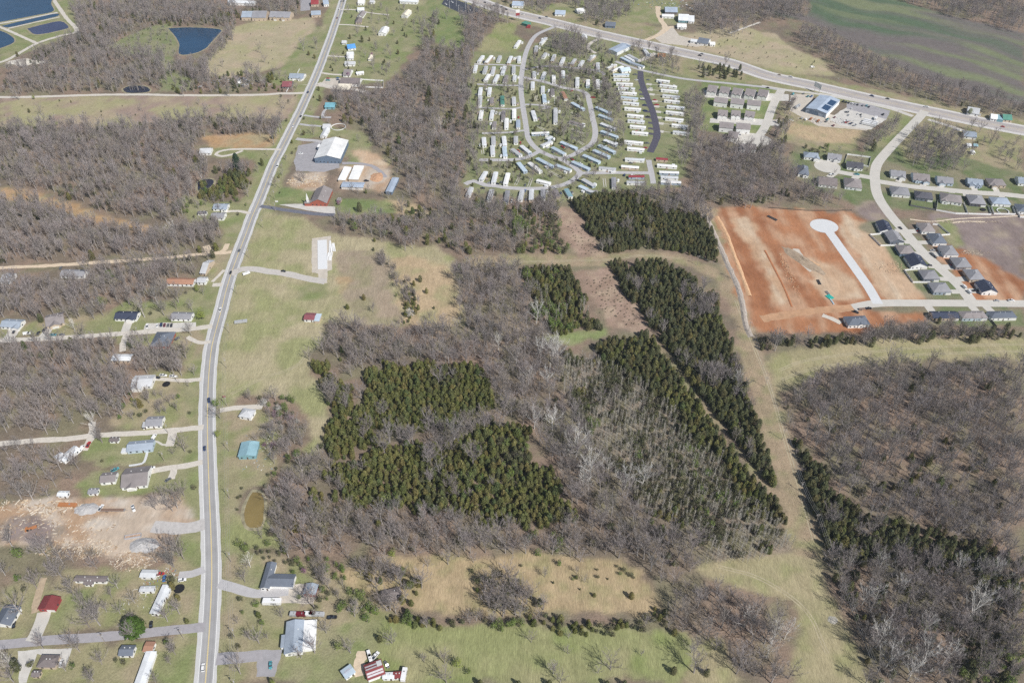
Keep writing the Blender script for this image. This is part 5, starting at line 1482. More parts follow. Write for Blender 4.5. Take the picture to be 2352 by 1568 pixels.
# parked at the left houses
V('01',1355,1430,10,-60,'pickup','white','white pickup leftmost on the concrete lot')
V('01',1447,1422,10,-60,'sedan','white','white car second on the concrete lot')
V('01',1482,1418,10,-60,'suv','navy','navy car on the concrete lot')
V('01',1512,1420,10,-60,'sedan','maroon','maroon car on the concrete lot')
V('01',1545,1422,10,-60,'sedan','grey','dark grey car on the concrete lot')
V('01',1576,1422,10,-60,'sedan','black','black car rightmost on the concrete lot')
V('01',130,1482,40,-60,'sedan','black','black car on the drive of the leftmost house')
V('01',355,1494,20,-30,'sedan','black','black car at the foot of the white drive')
V('01',410,1466,30,-40,'suv','black','black car high on the white drive')
V('01',495,1512,60,0,'pickup','teal','teal pickup parked along the lane')
V('01',570,1509,60,0,'sedan','grey','grey car parked along the lane right of the teal pickup')
V('01',250,1500,60,-10,'van','white','white camper parked on the grass by the lane')
V('01',1628,1546,40,-40,'suv','grey','dark grey car beside the dark brick house')
V('01',562,897,20,-40,'suv','grey','dark car beside the long grey house in the left woods')
V('02',1448,335,60,5,'sedan','black','black car beside the pale grey house')
V('02',1502,315,60,5,'pickup','white','white pickup behind the black car')
V('02',1592,323,60,5,'pickup','white','white pickup on the drive under the bare oak')
V('02',1418,880,40,-60,'van','white','white van above the long blue grey house')
V('02',758,982,40,-60,'van','white','white van beside the askew white house')
V('02',815,950,30,-60,'pickup','red','red pickup on the gravel stub')
V('02',1060,1180,60,-30,'pickup','teal','teal pickup behind the large brown roofed house')
V('02',1395,1162,60,-10,'sedan','white','white car on the drive of the large brown roofed house')
V('02',1545,1272,30,-20,'sedan','grey','grey car at the end of the gravel spur')
V('02',930,1530,40,-60,'pickup','white','white pickup in the dirt yard')
V('02',1228,1535,20,60,'pickup','white','white flatbed truck in the dirt yard')
V('03',1675,624,60,-10,'suv','white','white car on the grey drive by the highway')
V('03',1560,702,6,-60,'pickup','white','white pickup beside the end on trailer')
V('03',1478,566,60,-4,'sedan','red','red car in the cluttered trailer lot')
V('03',1512,608,10,-60,'sedan','blue','blue car in the cluttered trailer lot')
V('03',1390,1030,5,-60,'sedan','black','dark car beside the big green pine')
V('03',130,1032,10,-60,'sedan','black','black car by the slate roofed house at the left edge')
V('03',566,1386,10,-60,'suv','white','white car beside the brown hip roofed house')
# right of the highway
V('11',253,926,80,12,'sedan','black','black car on the drive to the slab')
V('11',1015,98,60,0,'suv','black','black car at the storage units')
V('13',135,1405,0,60,'sedan','teal','dark teal car on the grey asphalt drive')
V('13',1098,1318,40,-50,'pickup','white','white pickup above the red striped barn')
V('13',1200,1398,25,40,'sedan','grey','dark grey car right of the red striped barn')
V('13',702,966,60,-5,'pickup','black','black pickup under trees beside the junk row')
V('10',662,724,60,0,'sedan','red','red car in front of the motel')
V('10',662,742,60,0,'pickup','teal','teal pickup in front of the motel')
V('10',750,722,60,0,'sedan','blue','blue car by the motel wall')
V('10',752,738,60,0,'sedan','navy','navy car by the motel wall')
V('10',410,1416,60,0,'pickup','white','white pickup on the cracked lot of the hall')
V('10',712,834,60,0,'sedan','grey','grey car below the cream flat roof')
for i,(x,y,c) in enumerate([(1742,44,'white'),(1800,26,'white'),(1930,30,'silver'),(1992,52,'black'),(1962,98,'white')]):
    V('10',x,y,60,20,'suv' if i != 2 else 'pickup',c,'%s car, %s from left on the black parking lot' % (c,ORD[i]),'cars on the black parking lot')
# trailer park
TPK = [(1132,690,60,0,'pickup','grey'),(1142,740,60,0,'sedan','white'),(1250,738,60,0,'sedan','grey'),(1272,815,60,0,'sedan','white'),(1195,910,60,0,'pickup','white'),(1310,922,60,0,'sedan','red'),(1218,968,60,0,'sedan','navy'),
       (1328,968,60,0,'pickup','red'),(1222,1022,60,0,'pickup','navy'),(1248,1076,60,0,'sedan','black'),(1240,1320,60,0,'pickup','grey'),(1225,1362,60,0,'sedan','red')]
for i,(x,y,a,b,k,c) in enumerate(TPK):
    V('20',x,y,a,b,k,c,'%s %s, %s from top beside the dark asphalt drive' % (c,'pickup' if k == 'pickup' else 'car',ORD[i]),'cars beside the dark drive')
for x,y,a,b,k,c,lab in [(550,838,30,-20,'sedan','red','red car at the inner park lane bend'),(745,900,60,5,'pickup','red','red pickup right of the loop street'),(1215,1468,10,-40,'suv','silver','silver car at the foot of the park'),(552,1468,40,20,'sedan','red','red car beside the lowest slanting trailer'),
                              (1108,958,60,5,'sedan','red','red car between the white trailers'),(1330,520,60,10,'sedan','grey','grey car at the orange sales office'),(1360,525,60,10,'pickup','black','black pickup at the orange sales office'),(2082,1240,60,0,'sedan','navy','navy car at the pale turning circle'),(2090,868,20,-60,'sedan','black','black car before the third duplex of the top row'),
                              (1968,860,20,-60,'sedan','grey','grey car before the second duplex of the top row'),(2064,870,20,-60,'sedan','red','red car before the third duplex of the top row'),(1832,846,20,-60,'sedan','black','black car before the first duplex of the top row'),(2030,1084,20,-60,'sedan','black','black car before the middle duplex of the third row'),(2148,1090,20,-60,'sedan','maroon','maroon car before the right duplex of the third row'),(2182,1090,20,-60,'sedan','black','black car before the right duplex of the third row')]:
    V('20',x,y,a,b,k,c,lab)
for x,y,c,lab in [(2145,118,'silver','silver car at the bottom park street'),(2215,124,'black','black car at the bottom park street'),(2082,165,'black','dark car below the bottom park street')]:
    V('11',x,y,60,5,'sedan',c,lab)
V('21',605,95,60,20,'pickup','black','dark pickup left of the pale park trailers')
V('21',1033,45,20,-60,'suv','navy','navy car left of the red roofed trailer')
V('21',122,135,20,-60,'sedan','grey','grey car above the bottom park street')
V('21',122,188,20,-60,'sedan','blue','blue car between the bottom row trailers')
for p,u,c,k,lab in PARKED:
    V(None,p,u,0,0,k,c,'%s %s %s' % (c,'pickup' if k == 'pickup' else 'car',lab),'cars parked by the trailers')
# workshop lot
WK = [(692,936,'black','pickup'),(716,942,'black','suv'),(742,948,'black','suv'),(775,956,'white','suv'),(800,962,'silver','sedan'),(822,966,'black','sedan'),(868,974,'grey','sedan'),(905,976,'teal','suv'),(926,986,'black','sedan'),(768,1003,'white','sedan'),(716,1032,'grey','sedan'),(736,1034,'silver','pickup'),(738,1062,'silver','sedan'),(825,1052,'white','sedan'),(852,1058,'black','sedan'),(860,1076,'white','sedan'),(1056,1056,'black','pickup')]
for i,(x,y,c,k) in enumerate(WK):
    V('30',x,y,30,-40,k,c,'%s %s, %s listed on the workshop parking lot' % (c,'pickup' if k == 'pickup' else 'car',ORD[i]) if False else '%s %s %s on the workshop lot' % (c,'pickup' if k == 'pickup' else 'car',['leftmost in the back row','second in the back row','third in the back row','fourth in the back row','fifth in the back row','sixth in the back row','seventh in the back row','bright among dark cars in the back row','last in the back row','alone in the middle','left of a pair','right of a pair','below the pair','left of three close together','middle of three close together','lowest of three close together','at the far right'][i]),'vehicles on the workshop lot')
for x,y,c,k,lab in [(365,890,'teal','pickup','teal pickup behind the workshop'),(398,890,'blue','pickup','blue pickup behind the workshop'),(230,870,'teal','van','teal van at the left of the workshop yard'),(245,915,'black','sedan','black car at the left of the workshop yard'),(210,935,'white','van','white van at the left of the workshop yard'),(610,1082,'maroon','sedan','maroon car below the workshop'),(545,1100,'teal','pickup','teal pickup below the workshop'),(600,1158,'maroon','suv','dark red car lowest in the workshop yard'),(535,1120,'grey','suv','grey car below the teal pickup'),(325,865,'grey','sedan','grey car on the frontage road'),(310,1092,'silver','suv','silver car beside the orange tractors'),(348,1104,'white','van','white van beside the orange tractors')]:
    V('30',x,y,40,-30,k,c,lab,'vehicles in the workshop yard')
for x,y,lab in [(1720,1198,'silver pickup left of the long grey house'),(1748,1202,'white car left of the long grey house')]:
    V('30',x,y,60,10,'pickup' if 'pickup' in lab else 'sedan','silver' if 'silver' in lab else 'white',lab)
V('30',1945,1060,20,-40,'sedan','white','white car beside the house in shrubs')
V('30',408,622,60,0,'van','white','white van alone in the field north of the highway')
# estate
for x,y,a,b,k,c,lab in [(1213,530,60,40,'sedan','black','black car high on the estate street'),(1382,542,-60,0,'suv','white','white car beside the topmost right house'),(1386,558,-60,0,'sedan','red','red car beside the topmost right house'),(1510,735,-60,0,'sedan','silver','silver car on the third right drive'),
                              (1505,770,-40,-40,'pickup','grey','grey pickup at the kerb of the estate street'),(1530,792,-40,-40,'sedan','black','black car at the kerb of the estate street'),(1695,868,-60,0,'sedan','red','red car on the fourth right drive'),(1797,1070,-50,-45,'van','white','upper white van at the kerb near the corner'),(1842,1116,-50,-45,'van','white','lower white van at the kerb near the corner'),
                              (1900,1106,-60,0,'pickup','black','black pickup on the lowest right drive'),(1482,872,60,0,'sedan','black','black car on the fourth left drive'),(2098,1196,60,0,'sedan','silver','silver car on the cross street'),(2232,1196,60,0,'pickup','white','white pickup on the cross street'),(920,1268,60,-5,'pickup','black','black pickup with a trailer on the new concrete'),(806,1302,60,20,'suv','black','black car beside the show house'),
                              (815,38,60,5,'pickup','teal','teal pickup on the small side street'),(770,1560,20,-30,'sedan','red','unused')]:
    if lab != 'unused':
        V('31',x,y,a,b,k,c,lab)

# ------------------------------------------------------------------ trailers, boats, machines, stacks
def at(t,x,y,hx,hy):
    p = Vector(TG(t,x,y)); q = Vector(TG(t,x + hx,y + hy)) - p
    return (p.x,p.y,.1),math.atan2(q.y,q.x)
def boat(t,x,y,hx,hy,colour,label):
    loc,rz = at(t,x,y,hx,hy)
    r = thing('boat',label,'boat',loc,rz)
    v = []
    for px,w,zk in ((-3,1.1,.7),(-1,1.2,.55),(1.5,1.0,.6),(3.2,.05,.95)):
        v += [(px,-w,1.4),(px,0,zk),(px,w,1.4)]
    f = []
    for i in range(3):
        f += [(3 * i,3 * i + 1,3 * i + 4,3 * i + 3),(3 * i + 1,3 * i + 2,3 * i + 5,3 * i + 4),(3 * i,3 * i + 3,3 * i + 5,3 * i + 2)]
    f += [(0,2,1)]
    link('hull',mesh('hull',v,f,[paint(colour)]),r)
    mb = MB(); mb.box(-.4,1.0,-.7,.7,1.42,2.0); mb.build('cabin',M_GLASS,r)
    mb = MB(); mb.box(-3,3.6,-.06,.06,.4,.5); mb.box(-1.2,-1.0,-1.0,1.0,.4,.5); mb.build('trailer_frame',M_STEEL,r)
    for s in (-1,1):
        link('wheel',WHEEL,r,(-1.1,s * 1.0,.34))
boat('31',590,42,60,-4,'white','white boat on a trailer in front of the brown roofed house')
boat('30',715,1118,60,-12,'white','white boat topmost of the boats in the workshop yard')
boat('30',722,1132,60,-12,'red','red boat in the workshop yard')
boat('30',762,1142,60,-14,'navy','navy boat in the workshop yard')
boat('30',800,1156,60,-20,'silver','silver boat lowest right of the workshop boats')

def bus(t,x,y,hx,hy,colour,label,Lb=12.0,w=2.6,h=3.2,cat='trailer',name='box_trailer',group=None,cabwin=False):
    loc,rz = at(t,x,y,hx,hy)
    r = thing(name,label,cat,loc,rz,group)
    mb = MB(); mb.prism([(-Lb / 2,.6),(Lb / 2,.6),(Lb / 2,h - .25),(Lb / 2 - .25,h),(-Lb / 2 + .25,h),(-Lb / 2,h - .25)],-w / 2,w / 2)
    mb.build('body',paint(colour),r)
    for i in range(3):
        for s in (-1,1):
            link('wheel',WHEEL,r,((-.32 + .1 * i if i < 2 else .34) * Lb,s * (w / 2 - .15),.34))
    if cabwin:
        for s in (-1,1):
            piece('window',M_GLASS,r,Lb * .1,s * (w / 2 + .02),1.7,Lb * .3,.05,.8)
    mb = MB(); mb.box(Lb * .1,Lb * .18,-.5,.5,h + .02,h + .25); mb.build('roof_vent',M_STEEL,r)
    return r
for i,(x,y) in enumerate(((940,1128),(932,1142),(922,1154))):
    bus('30',x,y,100,22,'white','white box trailer, %s of three parked side by side on the workshop lot' % ['top','middle','bottom'][i],Lb=16,group='box trailers on the workshop lot')
bus('30',985,1098,20,-30,'white','white box truck above the three box trailers',Lb=7)
bus('30',270,990,60,-40,'silver','silver camper left of the workshop',Lb=11,cat='camper',name='camper',cabwin=True)
bus('13',1362,1500,12,-60,'white','white camper right of the red topped trailer',Lb=7.5,cat='camper',name='camper',cabwin=True)
bus('13',152,832,60,0,'white','white and red camper beside the gravel yard',Lb=11,w=3.4,cat='camper',name='camper',cabwin=True)
bus('01',2215,1395,60,-8,'silver','pale farm trailer alone in the hay field',Lb=10.5,w=2.6,h=2.2,cat='trailer',name='farm_trailer')
bus('01',2265,952,40,-14,'white','white tank trailer at the field drive entrance',Lb=6.5,w=2.2,h=2.2,cat='tank',name='tank_trailer')
bus('02',625,1508,60,2,'orange','orange log trailer at the top of the dirt yard',Lb=12,w=2.6,h=2.0,cat='trailer',name='log_trailer')
for i,(x,y,c,l) in enumerate([(345,942,'silver','silver trailer leftmost of the junk row'),(415,944,'maroon','maroon scrap trailer second of the junk row'),(480,940,'white','white trailer third of the junk row'),(520,940,'red','red topped trailer fourth of the junk row'),(570,944,'silver','long silver trailer rightmost of the junk row')]):
    bus('13',x,y,60,3,c,l,Lb=[4,6,4.5,4,8][i],w=2.4,h=2.4,group='junk row above the big grey house')
for x,y,l in ((1040,1305,'upper white tank beside the striped barn drive'),(1050,1345,'lower white tank beside the striped barn drive')):
    bus('13',x,y,12,40,'white',l,Lb=4.5,w=1.8,h=2,cat='tank',name='tank')

def flatbed(t,x,y,hx,hy,label,Lb=10):
    loc,rz = at(t,x,y,hx,hy)
    r = thing('flatbed_trailer',label,'trailer',loc,rz)
    mb = MB(); mb.box(-Lb / 2,Lb / 2,-1.2,1.2,.75,.9); mb.box(Lb / 2,Lb / 2 + 2,-.1,.1,.6,.75); mb.build('deck',M_STEEL,r)
    for i in (-1,1):
        for s in (-1,1):
            link('wheel',WHEEL,r,(-Lb * .2 + i * .45,s * 1.1,.34))
    for k in range(4):
        piece('beam',mat('rust_beam',(.24,.16,.12),.8,.2,1),r,0,-.9 + .55 * k,.92,Lb * .9,.3,.3)
flatbed('02',1035,1552,60,0,'rusty flatbed trailer loaded with beams in the dirt yard',17)
flatbed('31',860,1274,60,-6,'dark flatbed trailer behind the black pickup',6)
def dumpster(t,x,y,hx,hy,label):
    loc,rz = at(t,x,y,hx,hy)
    r = thing('dumpster',label,'dumpster',loc,rz)
    mb = MB()
    for a in ((-5,5,-1.3,-1.15),(-5,5,1.15,1.3),(-5,-4.85,-1.15,1.15),(4.85,5,-1.15,1.15)):
        mb.box(*a,0,1.6)
    mb.build('side',mat('dumpster_steel',(.42,.42,.44),.6,.15,.8),r)
    mb = MB(); mb.box(-4.85,4.85,-1.15,1.15,0,.6); mb.build('load',mat('scrap',(.40,.28,.2),.9,.3,.8),r)
dumpster('03',1226,225,60,-10,'open grey dumpster full of scrap in the dirt yard')

def mound(name,t,x,y,rx,ry,h,m,label,cat,rz=0):
    p = TG(t,x,y)
    v,f = [],[]
    nr,na = 6,20
    rr = random.Random(int(x * 7 + y))
    for i in range(nr):
        k = i / (nr - 1)
        for j in range(na):
            a = 2 * math.pi * j / na
            q = 1 + rr.uniform(-.12,.12)
            v.append((rx * k * q * math.cos(a),ry * k * q * math.sin(a),max(-.05,h * (1 - k ** 1.5) * rr.uniform(.8,1.1) - .05)))
    for i in range(nr - 1):
        for j in range(na):
            f.append((i * na + j,(i + 1) * na + j,(i + 1) * na + (j + 1) % na,i * na + (j + 1) % na))
    o = link(name,mesh(name,v,f,[m]),None,(p[0],p[1],.05),rz)
    tag(o,label,cat)
    BLOCK.append(([Vector(p),Vector((p[0] + .1,p[1]))],min(rx,ry) + 1))
    return o
M_GPILE = mat('gravel_pile',(.42,.41,.40),.95,.15,.8)
mound('gravel_pile','03',1325,300,9.5,6,2.6,M_GPILE,'grey gravel heap below the dumpster','gravel heap')
mound('gravel_pile','02',795,1535,8,5,1.8,M_GPILE,'grey gravel heap by the white pickup','gravel heap')
mound('earth_pile','31',325,825,26,6,2.2,mat('spoil',(.36,.28,.20),.95,.2,.4),'long grey brown spoil heap on the red building site','earth heap',-math.radians(58))
mound('rubble_pile','00',240,572,26,9,1.0,mat('chalk',(.62,.58,.50),.95,.15,.5),'white spoil patch beside the lagoon track','spoil heap')
mound('boulder','33',595,985,3.0,2.6,.6,mat('pale_rock',(.38,.36,.31),.9,.2,.6),'pale flat rock at the right meadow edge','rock')
for i,(x,y,w) in enumerate(((700,280,9),(300,455,5),(560,540,4))):
    pass
mound('earth_pile','11',1110,60,7,10,1.5,mat('orange_spoil',(.50,.30,.18),.95,.2,.4),'orange earth mound by the storage units','earth heap')
def debris(t,x,y,rx,ry,n,cols,label,seed,big=1.0):
    """logs and stones strewn about, too many to count"""
    rr = random.Random(seed)
    p = TG(t,x,y)
    mb = MB()
    for i in range(n):
        a,q = rr.uniform(0,6.28),rr.random() ** .6
        cx,cy = rx * q * math.cos(a),ry * q * math.sin(a)
        ln,w,h = rr.uniform(.4,2.6) * big,rr.uniform(.15,.6) * big,rr.uniform(.15,.5) * big
        az = rr.uniform(0,3.14)
        u = Vector((math.cos(az),math.sin(az),rr.uniform(-.1,.1))); c = Vector((cx,cy,h * .4))
        mb.tube(c - u * ln / 2,c + u * ln / 2,w / 2,w / 2 * rr.uniform(.6,1),4,i % len(cols),True)
    o = link('debris',mb.mesh('debris',[mat('debris_%d_%d' % (seed,k),c,.95,.15,1) for k,c in enumerate(cols)]),None,(p[0],p[1],.04))
    o['kind'] = 'stuff'; o['label'] = label; o['category'] = 'debris'
TANS = [(.55,.43,.30),(.62,.54,.43),(.40,.29,.19),(.30,.22,.15),(.66,.60,.50)]
debris('03',700,330,26,8,420,TANS,'felled logs and rubble strewn below the dirt yard',1)
debris('03',1220,440,14,8,240,TANS,'white rubble strewn at the corner of the dirt yard',2)
debris('03',500,120,40,10,260,TANS,'timber scraps on the dirt yard',3)
debris('02',330,1520,40,6,200,TANS,'log stacks at the top of the dirt yard',4,1.6)
debris('03',1330,400,12,8,120,TANS,'branches beside the gravel heap',5)
debris('03',1480,610,11,8,130,[(.7,.7,.7),(.1,.2,.45),(.4,.08,.08),(.3,.3,.3)],'household clutter between the trailers and cars',6,.7)
debris('03',1300,800,12,9,60,[(.7,.7,.68),(.4,.35,.3)],'clutter on the grass beside the end on trailer',7,.7)
debris('11',470,90,22,14,160,[(.6,.5,.36),(.5,.36,.22),(.66,.58,.46)],'pale planks strewn over the lot above the church',8,1.5)
debris('31',1800,470,40,3,160,[(.55,.47,.37),(.45,.36,.28)],'pale stones along the brown hillside',9)
debris('31',1900,752,14,4,90,[(.55,.47,.37),(.45,.36,.28)],'pale stones on the slope behind the estate',10)
debris('31',200,960,4,34,160,[(.55,.38,.24),(.5,.30,.17)],'clods along the graded strip',11)
debris('31',1150,890,18,10,120,[(.55,.40,.27),(.6,.48,.34)],'clods on the pale earth beside the fenced yards',12)
debris('20',1500,50,60,26,140,[(.7,.7,.7),(.3,.3,.32),(.45,.3,.2),(.2,.3,.4)],'farmyard clutter beyond the wide highway',13,1.8)
debris('00',2230,755,45,18,120,[(.7,.7,.7),(.2,.25,.35),(.5,.5,.5)],'scrap strewn by the gravel lane',14,1.5)
debris('30',420,1110,50,8,110,[(.6,.6,.6),(.2,.2,.22),(.4,.3,.22)],'machine parts along the workshop yard',15,1.4)
debris('12',60,1000,20,22,90,[(.7,.7,.7),(.4,.35,.3),(.2,.35,.5)],'odds and ends in the blossom garden',16,.8)
# berm along the building site and its rock edge
def berm(t,pts,w,h,m,label,cat='berm',name='berm'):
    ln = smooth_line([TG(t,*p) if len(p) == 2 else TG(p[2],p[0],p[1]) for p in pts],4)
    ns = normals(ln)
    v,f = [],[]
    for i,(p,q) in enumerate(zip(ln,ns)):
        for k,(o_,z) in enumerate(((-1,0),(-.35,.9),(.3,1),(1,0))):
            z_ = z * h * random.uniform(.6,1.15) if z else -.02
            a = p + q * (o_ * w / 2 * random.uniform(.85,1.15))
            v.append((a.x,a.y,z_ + .02))
        if i:
            for k in range(3):
                f.append((4 * i - 4 + k,4 * i - 3 + k,4 * i + 1 + k,4 * i + k))
    tag(link(name,mesh(name,v,f,[m])),label,cat)
M_BRUSHROW = mat('brush_row',(.40,.35,.30),.95,.3,.9)
berm('21',[(1760,400),(1830,520),(1920,720),(2000,900),(2080,1080),(2120,1250),(2150,1420),(2200,1530)],5,1.1,M_BRUSHROW,'grey windrow of cleared brush along the building site')
berm('21',[(1880,420),(1960,560),(2050,800),(2120,980),(2180,1150)],4,.7,mat('berm_tan',(.60,.38,.22),.95,.15,.5),'low orange earth bank inside the building site')
berm('31',[(-30,730),(60,900),(150,1080),(220,1250)],2.0,.45,mat('berm_red',(.40,.17,.08),.95,.15,.5),'thin dark earth ridge across the red site')
berm('31',[(380,820),(470,870)],3,.4,mat('berm_tan',(.60,.38,.22),.95,.15,.5),'short pale earth ridge by the spoil heap')
berm('31',[(1690,480),(1800,465),(1990,470)],1.8,.5,mat('pale_stone',(.52,.44,.34),.95,.25,.7),'pale stone line across the brown hillside')
berm('31',[(1300,445),(1500,465),(1750,440),(2100,425),(2360,410)],1.8,.4,mat('pale_stone',(.52,.44,.34),.95,.25,.7),'stony edge below the fenced yards')
berm('31',[(0,340),(200,355),(400,368),(770,365)],.35,.8,mat('silt_fence',(.06,.055,.05),.8,.1,1),'black silt fence along the top of the building site','fence','silt_fence')

def pipes(t,x,y,hx,hy,n,Lp,m,label,r0=.3):
    loc,rz = at(t,x,y,hx,hy)
    r = thing('pipe_stack',label,'pipes',loc,rz)
    for i in range(n):
        mb = MB(); mb.tube((-Lp / 2,(i - n / 2) * r0 * 2.1,r0),(Lp / 2,(i - n / 2) * r0 * 2.1,r0),r0,r0,8,cap=True)
        mb.build('pipe',m,r)
M_TEALPIPE = mat('teal_pipe',(.05,.50,.42),.5,.05,1)
pipes('31',568,1160,40,30,8,6,M_TEALPIPE,'bright teal pipe stack on the red site')
pipes('31',548,1122,40,40,4,5,M_STEEL,'grey pipe stack above the teal pipes')
pipes('31',590,1202,20,30,2,8,mat('bluewhite_pipe',(.50,.62,.68),.5,.05,1),'pale blue pipes below the teal stack')
pipes('31',470,1025,20,40,4,7,mat('black_pipe',(.07,.065,.065),.6,.1,1),'dark pipe bundle on the red site')
pipes('31',40,436,40,20,5,11,mat('black_pipe',(.07,.065,.065),.6,.1,1),'dark pipe bundle at the top left of the red site')
# white panel stacks by the slab
def panels(t,x,y,hx,hy,n,Lp,label):
    loc,rz = at(t,x,y,hx,hy)
    r = thing('panel_stack',label,'panels',loc,rz)
    for i in range(n):
        o = piece('panel',M_TRIM,r,0,(i - n / 2) * 1.15,.05 + .12 * (i % 2),Lp,1.05,.35)
        o.rotation_euler = (0,0,.05 * (i % 3 - 1))
panels('11',688,700,4,60,2,20,'upper white panel stack beside the slab')
panels('11',672,790,6,-60,4,13,'lower white panel stack beside the slab')
panels('11',716,705,4,60,3,14,'white panel stack right of the slab')

def tractor(t,x,y,hx,hy,colour,label):
    loc,rz = at(t,x,y,hx,hy)
    r = thing('tractor',label,'tractor',loc,rz)
    mb = MB(); mb.box(-1.0,1.9,-.5,.5,.8,1.7); mb.box(-2,-1,-1.2,1.2,.3,.9); mb.build('body',paint(colour),r)
    mb = MB(); mb.box(-1.1,.2,-.75,.75,1.72,2.7); mb.build('cab',paint(colour),r)
    mb = MB(); mb.box(1.95,5.0,-.9,.9,.4,1.4); mb.build('implement',paint(colour),r)
    for s in (-1,1):
        o = link('wheel',WHEEL,r,(-.6,s * .95,.8)); o.scale = (2.3,2,2.3)
        o = link('wheel',WHEEL,r,(1.4,s * .8,.45)); o.scale = (1.3,1.3,1.3)
tractor('30',388,1102,30,-30,'orange','left orange tractor in the workshop yard')
tractor('30',455,1120,30,-30,'orange','right orange tractor in the workshop yard')
tractor('03',265,160,60,-20,'orange','orange loader in the red dirt at the left')

# ------------------------------------------------------------------ fences
def fence(t,pts,label,m,h=1.9,step=2.4,name='fence',group=None):
    g = [Vector(TG(t,*p)) for p in pts]
    r = thing(name,label,'fence',(g[0].x,g[0].y,.02),0,group)
    pm = UNIT.setdefault(('fpanel',m.name,h),mesh('panel',boxv(0,1,-.035,.035,.08,h - .08),BOXF,[m]))
    qm = UNIT.setdefault(('fpost',m.name,h),mesh('post',boxv(-.08,.08,-.08,.08,0,h),BOXF,[m]))
    for a,b in zip(g,g[1:]):
        d = b - a
        n = max(1,round(d.length / step))
        rz = math.atan2(d.y,d.x)
        for i in range(n):
            p = a + d * (i / n) - g[0]
            o = link('panel',pm,r,(p.x,p.y,0),rz); o.scale = (d.length / n,1,1)
            link('post',qm,r,(p.x,p.y,0),rz)
    p = g[-1] - g[0]
    link('post',qm,r,(p.x,p.y,0),0)
    return r
M_VINYL = mat('white_vinyl',(.80,.80,.79),.5,.03,.5)
M_GFENCE = mat('grey_fence',(.16,.155,.16),.8,.1,.6)
fence('31',[(1556,285),(1542,368),(1720,400),(1832,402),(1795,300)],'white fence round the yard of the third lower row house',M_VINYL)
fence('31',[(1838,402),(2046,408),(2015,325)],'white fence round the yard of the fourth lower row house',M_VINYL)
fence('31',[(2046,332),(2072,402),(2268,406),(2242,335)],'white fence round the yard of the blue roofed house',M_VINYL)
fence('31',[(2272,352),(2312,432),(2420,438)],'white fence cut by the right edge',M_VINYL)
fence('31',[(1080,582),(932,594),(1032,694),(1175,690)],'white fence round the second left yard of the estate street',M_VINYL)
fence('31',[(1395,908),(1248,920),(1328,1030),(1485,1030)],'white fence round the fifth left yard of the estate street',M_VINYL)
fence('31',[(1512,498),(1562,502),(1668,592),(1590,598)],'white fence behind the topmost right house',M_VINYL)
fence('31',[(1315,275),(1305,325),(1532,366),(1528,290)],'dark grey fence round the second lower row yard',M_GFENCE)
fence('31',[(2040,1370),(2095,1440)],'grey fence between the two right hand long houses',M_GFENCE)
fence('30',[(700,1510),(727,1424),(942,1452),(922,1538),(872,1524)],'white fence round the lawn of the dark roofed house',M_VINYL)
fence('10',[(955,736),(1060,742),(1172,748),(1168,810)],'white fence round the motel yard',M_VINYL,step=5)
fence('10',[(1002,806),(1165,812)],'low white fence below the motel yard',M_VINYL,step=5)
fence('10',[(402,640),(372,700),(330,770),(280,850)],'white fence zigzagging beside the maroon house',M_VINYL,step=5)

# ------------------------------------------------------------------ poles and wires
M_POLE = mat('pole_wood',(.36,.31,.26),.9,.15,.8)
POLES = {}
def pole(t,x,y,h,yaw,label,group=None,arms=1,z0=0):
    p = TG(t,x,y)
    r = thing('utility_pole',label,'utility pole',(p[0],p[1],0),yaw,group)
    if ('post',h) not in POLES:
        mb = MB(); mb.tube((0,0,-.3),(0,0,h),.19,.12,6,cap=True); POLES[('post',h)] = mb.mesh('post',[M_POLE])
        mb = MB(); mb.box(-1.4,1.4,-.08,.08,0,.16); POLES['arm'] = mb.mesh('crossarm',[M_POLE])
        mb = MB(); mb.tube((0,0,0),(0,0,.28),.07,.05,5,cap=True); POLES['ins'] = mb.mesh('insulator',[mat('porcelain',(.55,.55,.55),.3,0)])
        mb = MB(); mb.tube((0,0,0),(0,0,1.0),.28,.28,8,cap=True); POLES['can'] = mb.mesh('transformer',[mat('transformer_grey',(.45,.46,.47),.5,.05,1)])
    link('post',POLES[('post',h)],r)
    for k in range(arms):
        link('crossarm',POLES['arm'],r,(0,.15,h - .6 - k * 1.1))
        for s in (-1.2,-.5,.5,1.2):
            link('insulator',POLES['ins'],r,(s,.15,h - .44 - k * 1.1))
    if arms == 1:
        link('transformer',POLES['can'],r,(.45,0,h - 2.8))
    return Vector((p[0],p[1],h))
M_WIRE = mat('wire_metal',(.42,.42,.42),.5,0)
def wires(tops,offs,label,rad=.035):
    for k,o_ in enumerate(offs):
        mb = MB()
        for a,b in zip(tops,tops[1:]):
            d = (b - a); d.z = 0; d.normalize(); s = Vector((-d.y,d.x,0))
            n = 10
            pts = []
            for i in range(n + 1):
                u = i / n
                q = a.lerp(b,u) + s * o_ + Vector((0,0,-.2 - 1.4 * 4 * u * (1 - u)))
                pts.append(q)
            for i in range(n):
                mb.tube(pts[i],pts[i + 1],rad,rad,3)
        tag(mb.build('power_wire',M_WIRE),'%s, %s' % (label,['left strand','middle strand','right strand'][k]),'wire',label)
yaw = math.radians(6)
P1 = []
for i,(t,x,y) in enumerate([('03',2172,1620),('03',2160,1150),('03',2126,455),('02',2112,1440),('02',2105,1008),('02',2086,590),('02',2082,245),('01',2110,1490),('01',2178,1130),('01',2288,800),('11',66,525),('11',132,330),('11',172,262),('11',222,160)]):
    P1.append(pole(t,x,y,11,yaw,'utility pole right of the highway, %s from the bottom edge' % ORD[i],'poles right of the highway'))
wires(P1,(-1.2,0,1.2),'power line along the right of the highway')
P2 = []
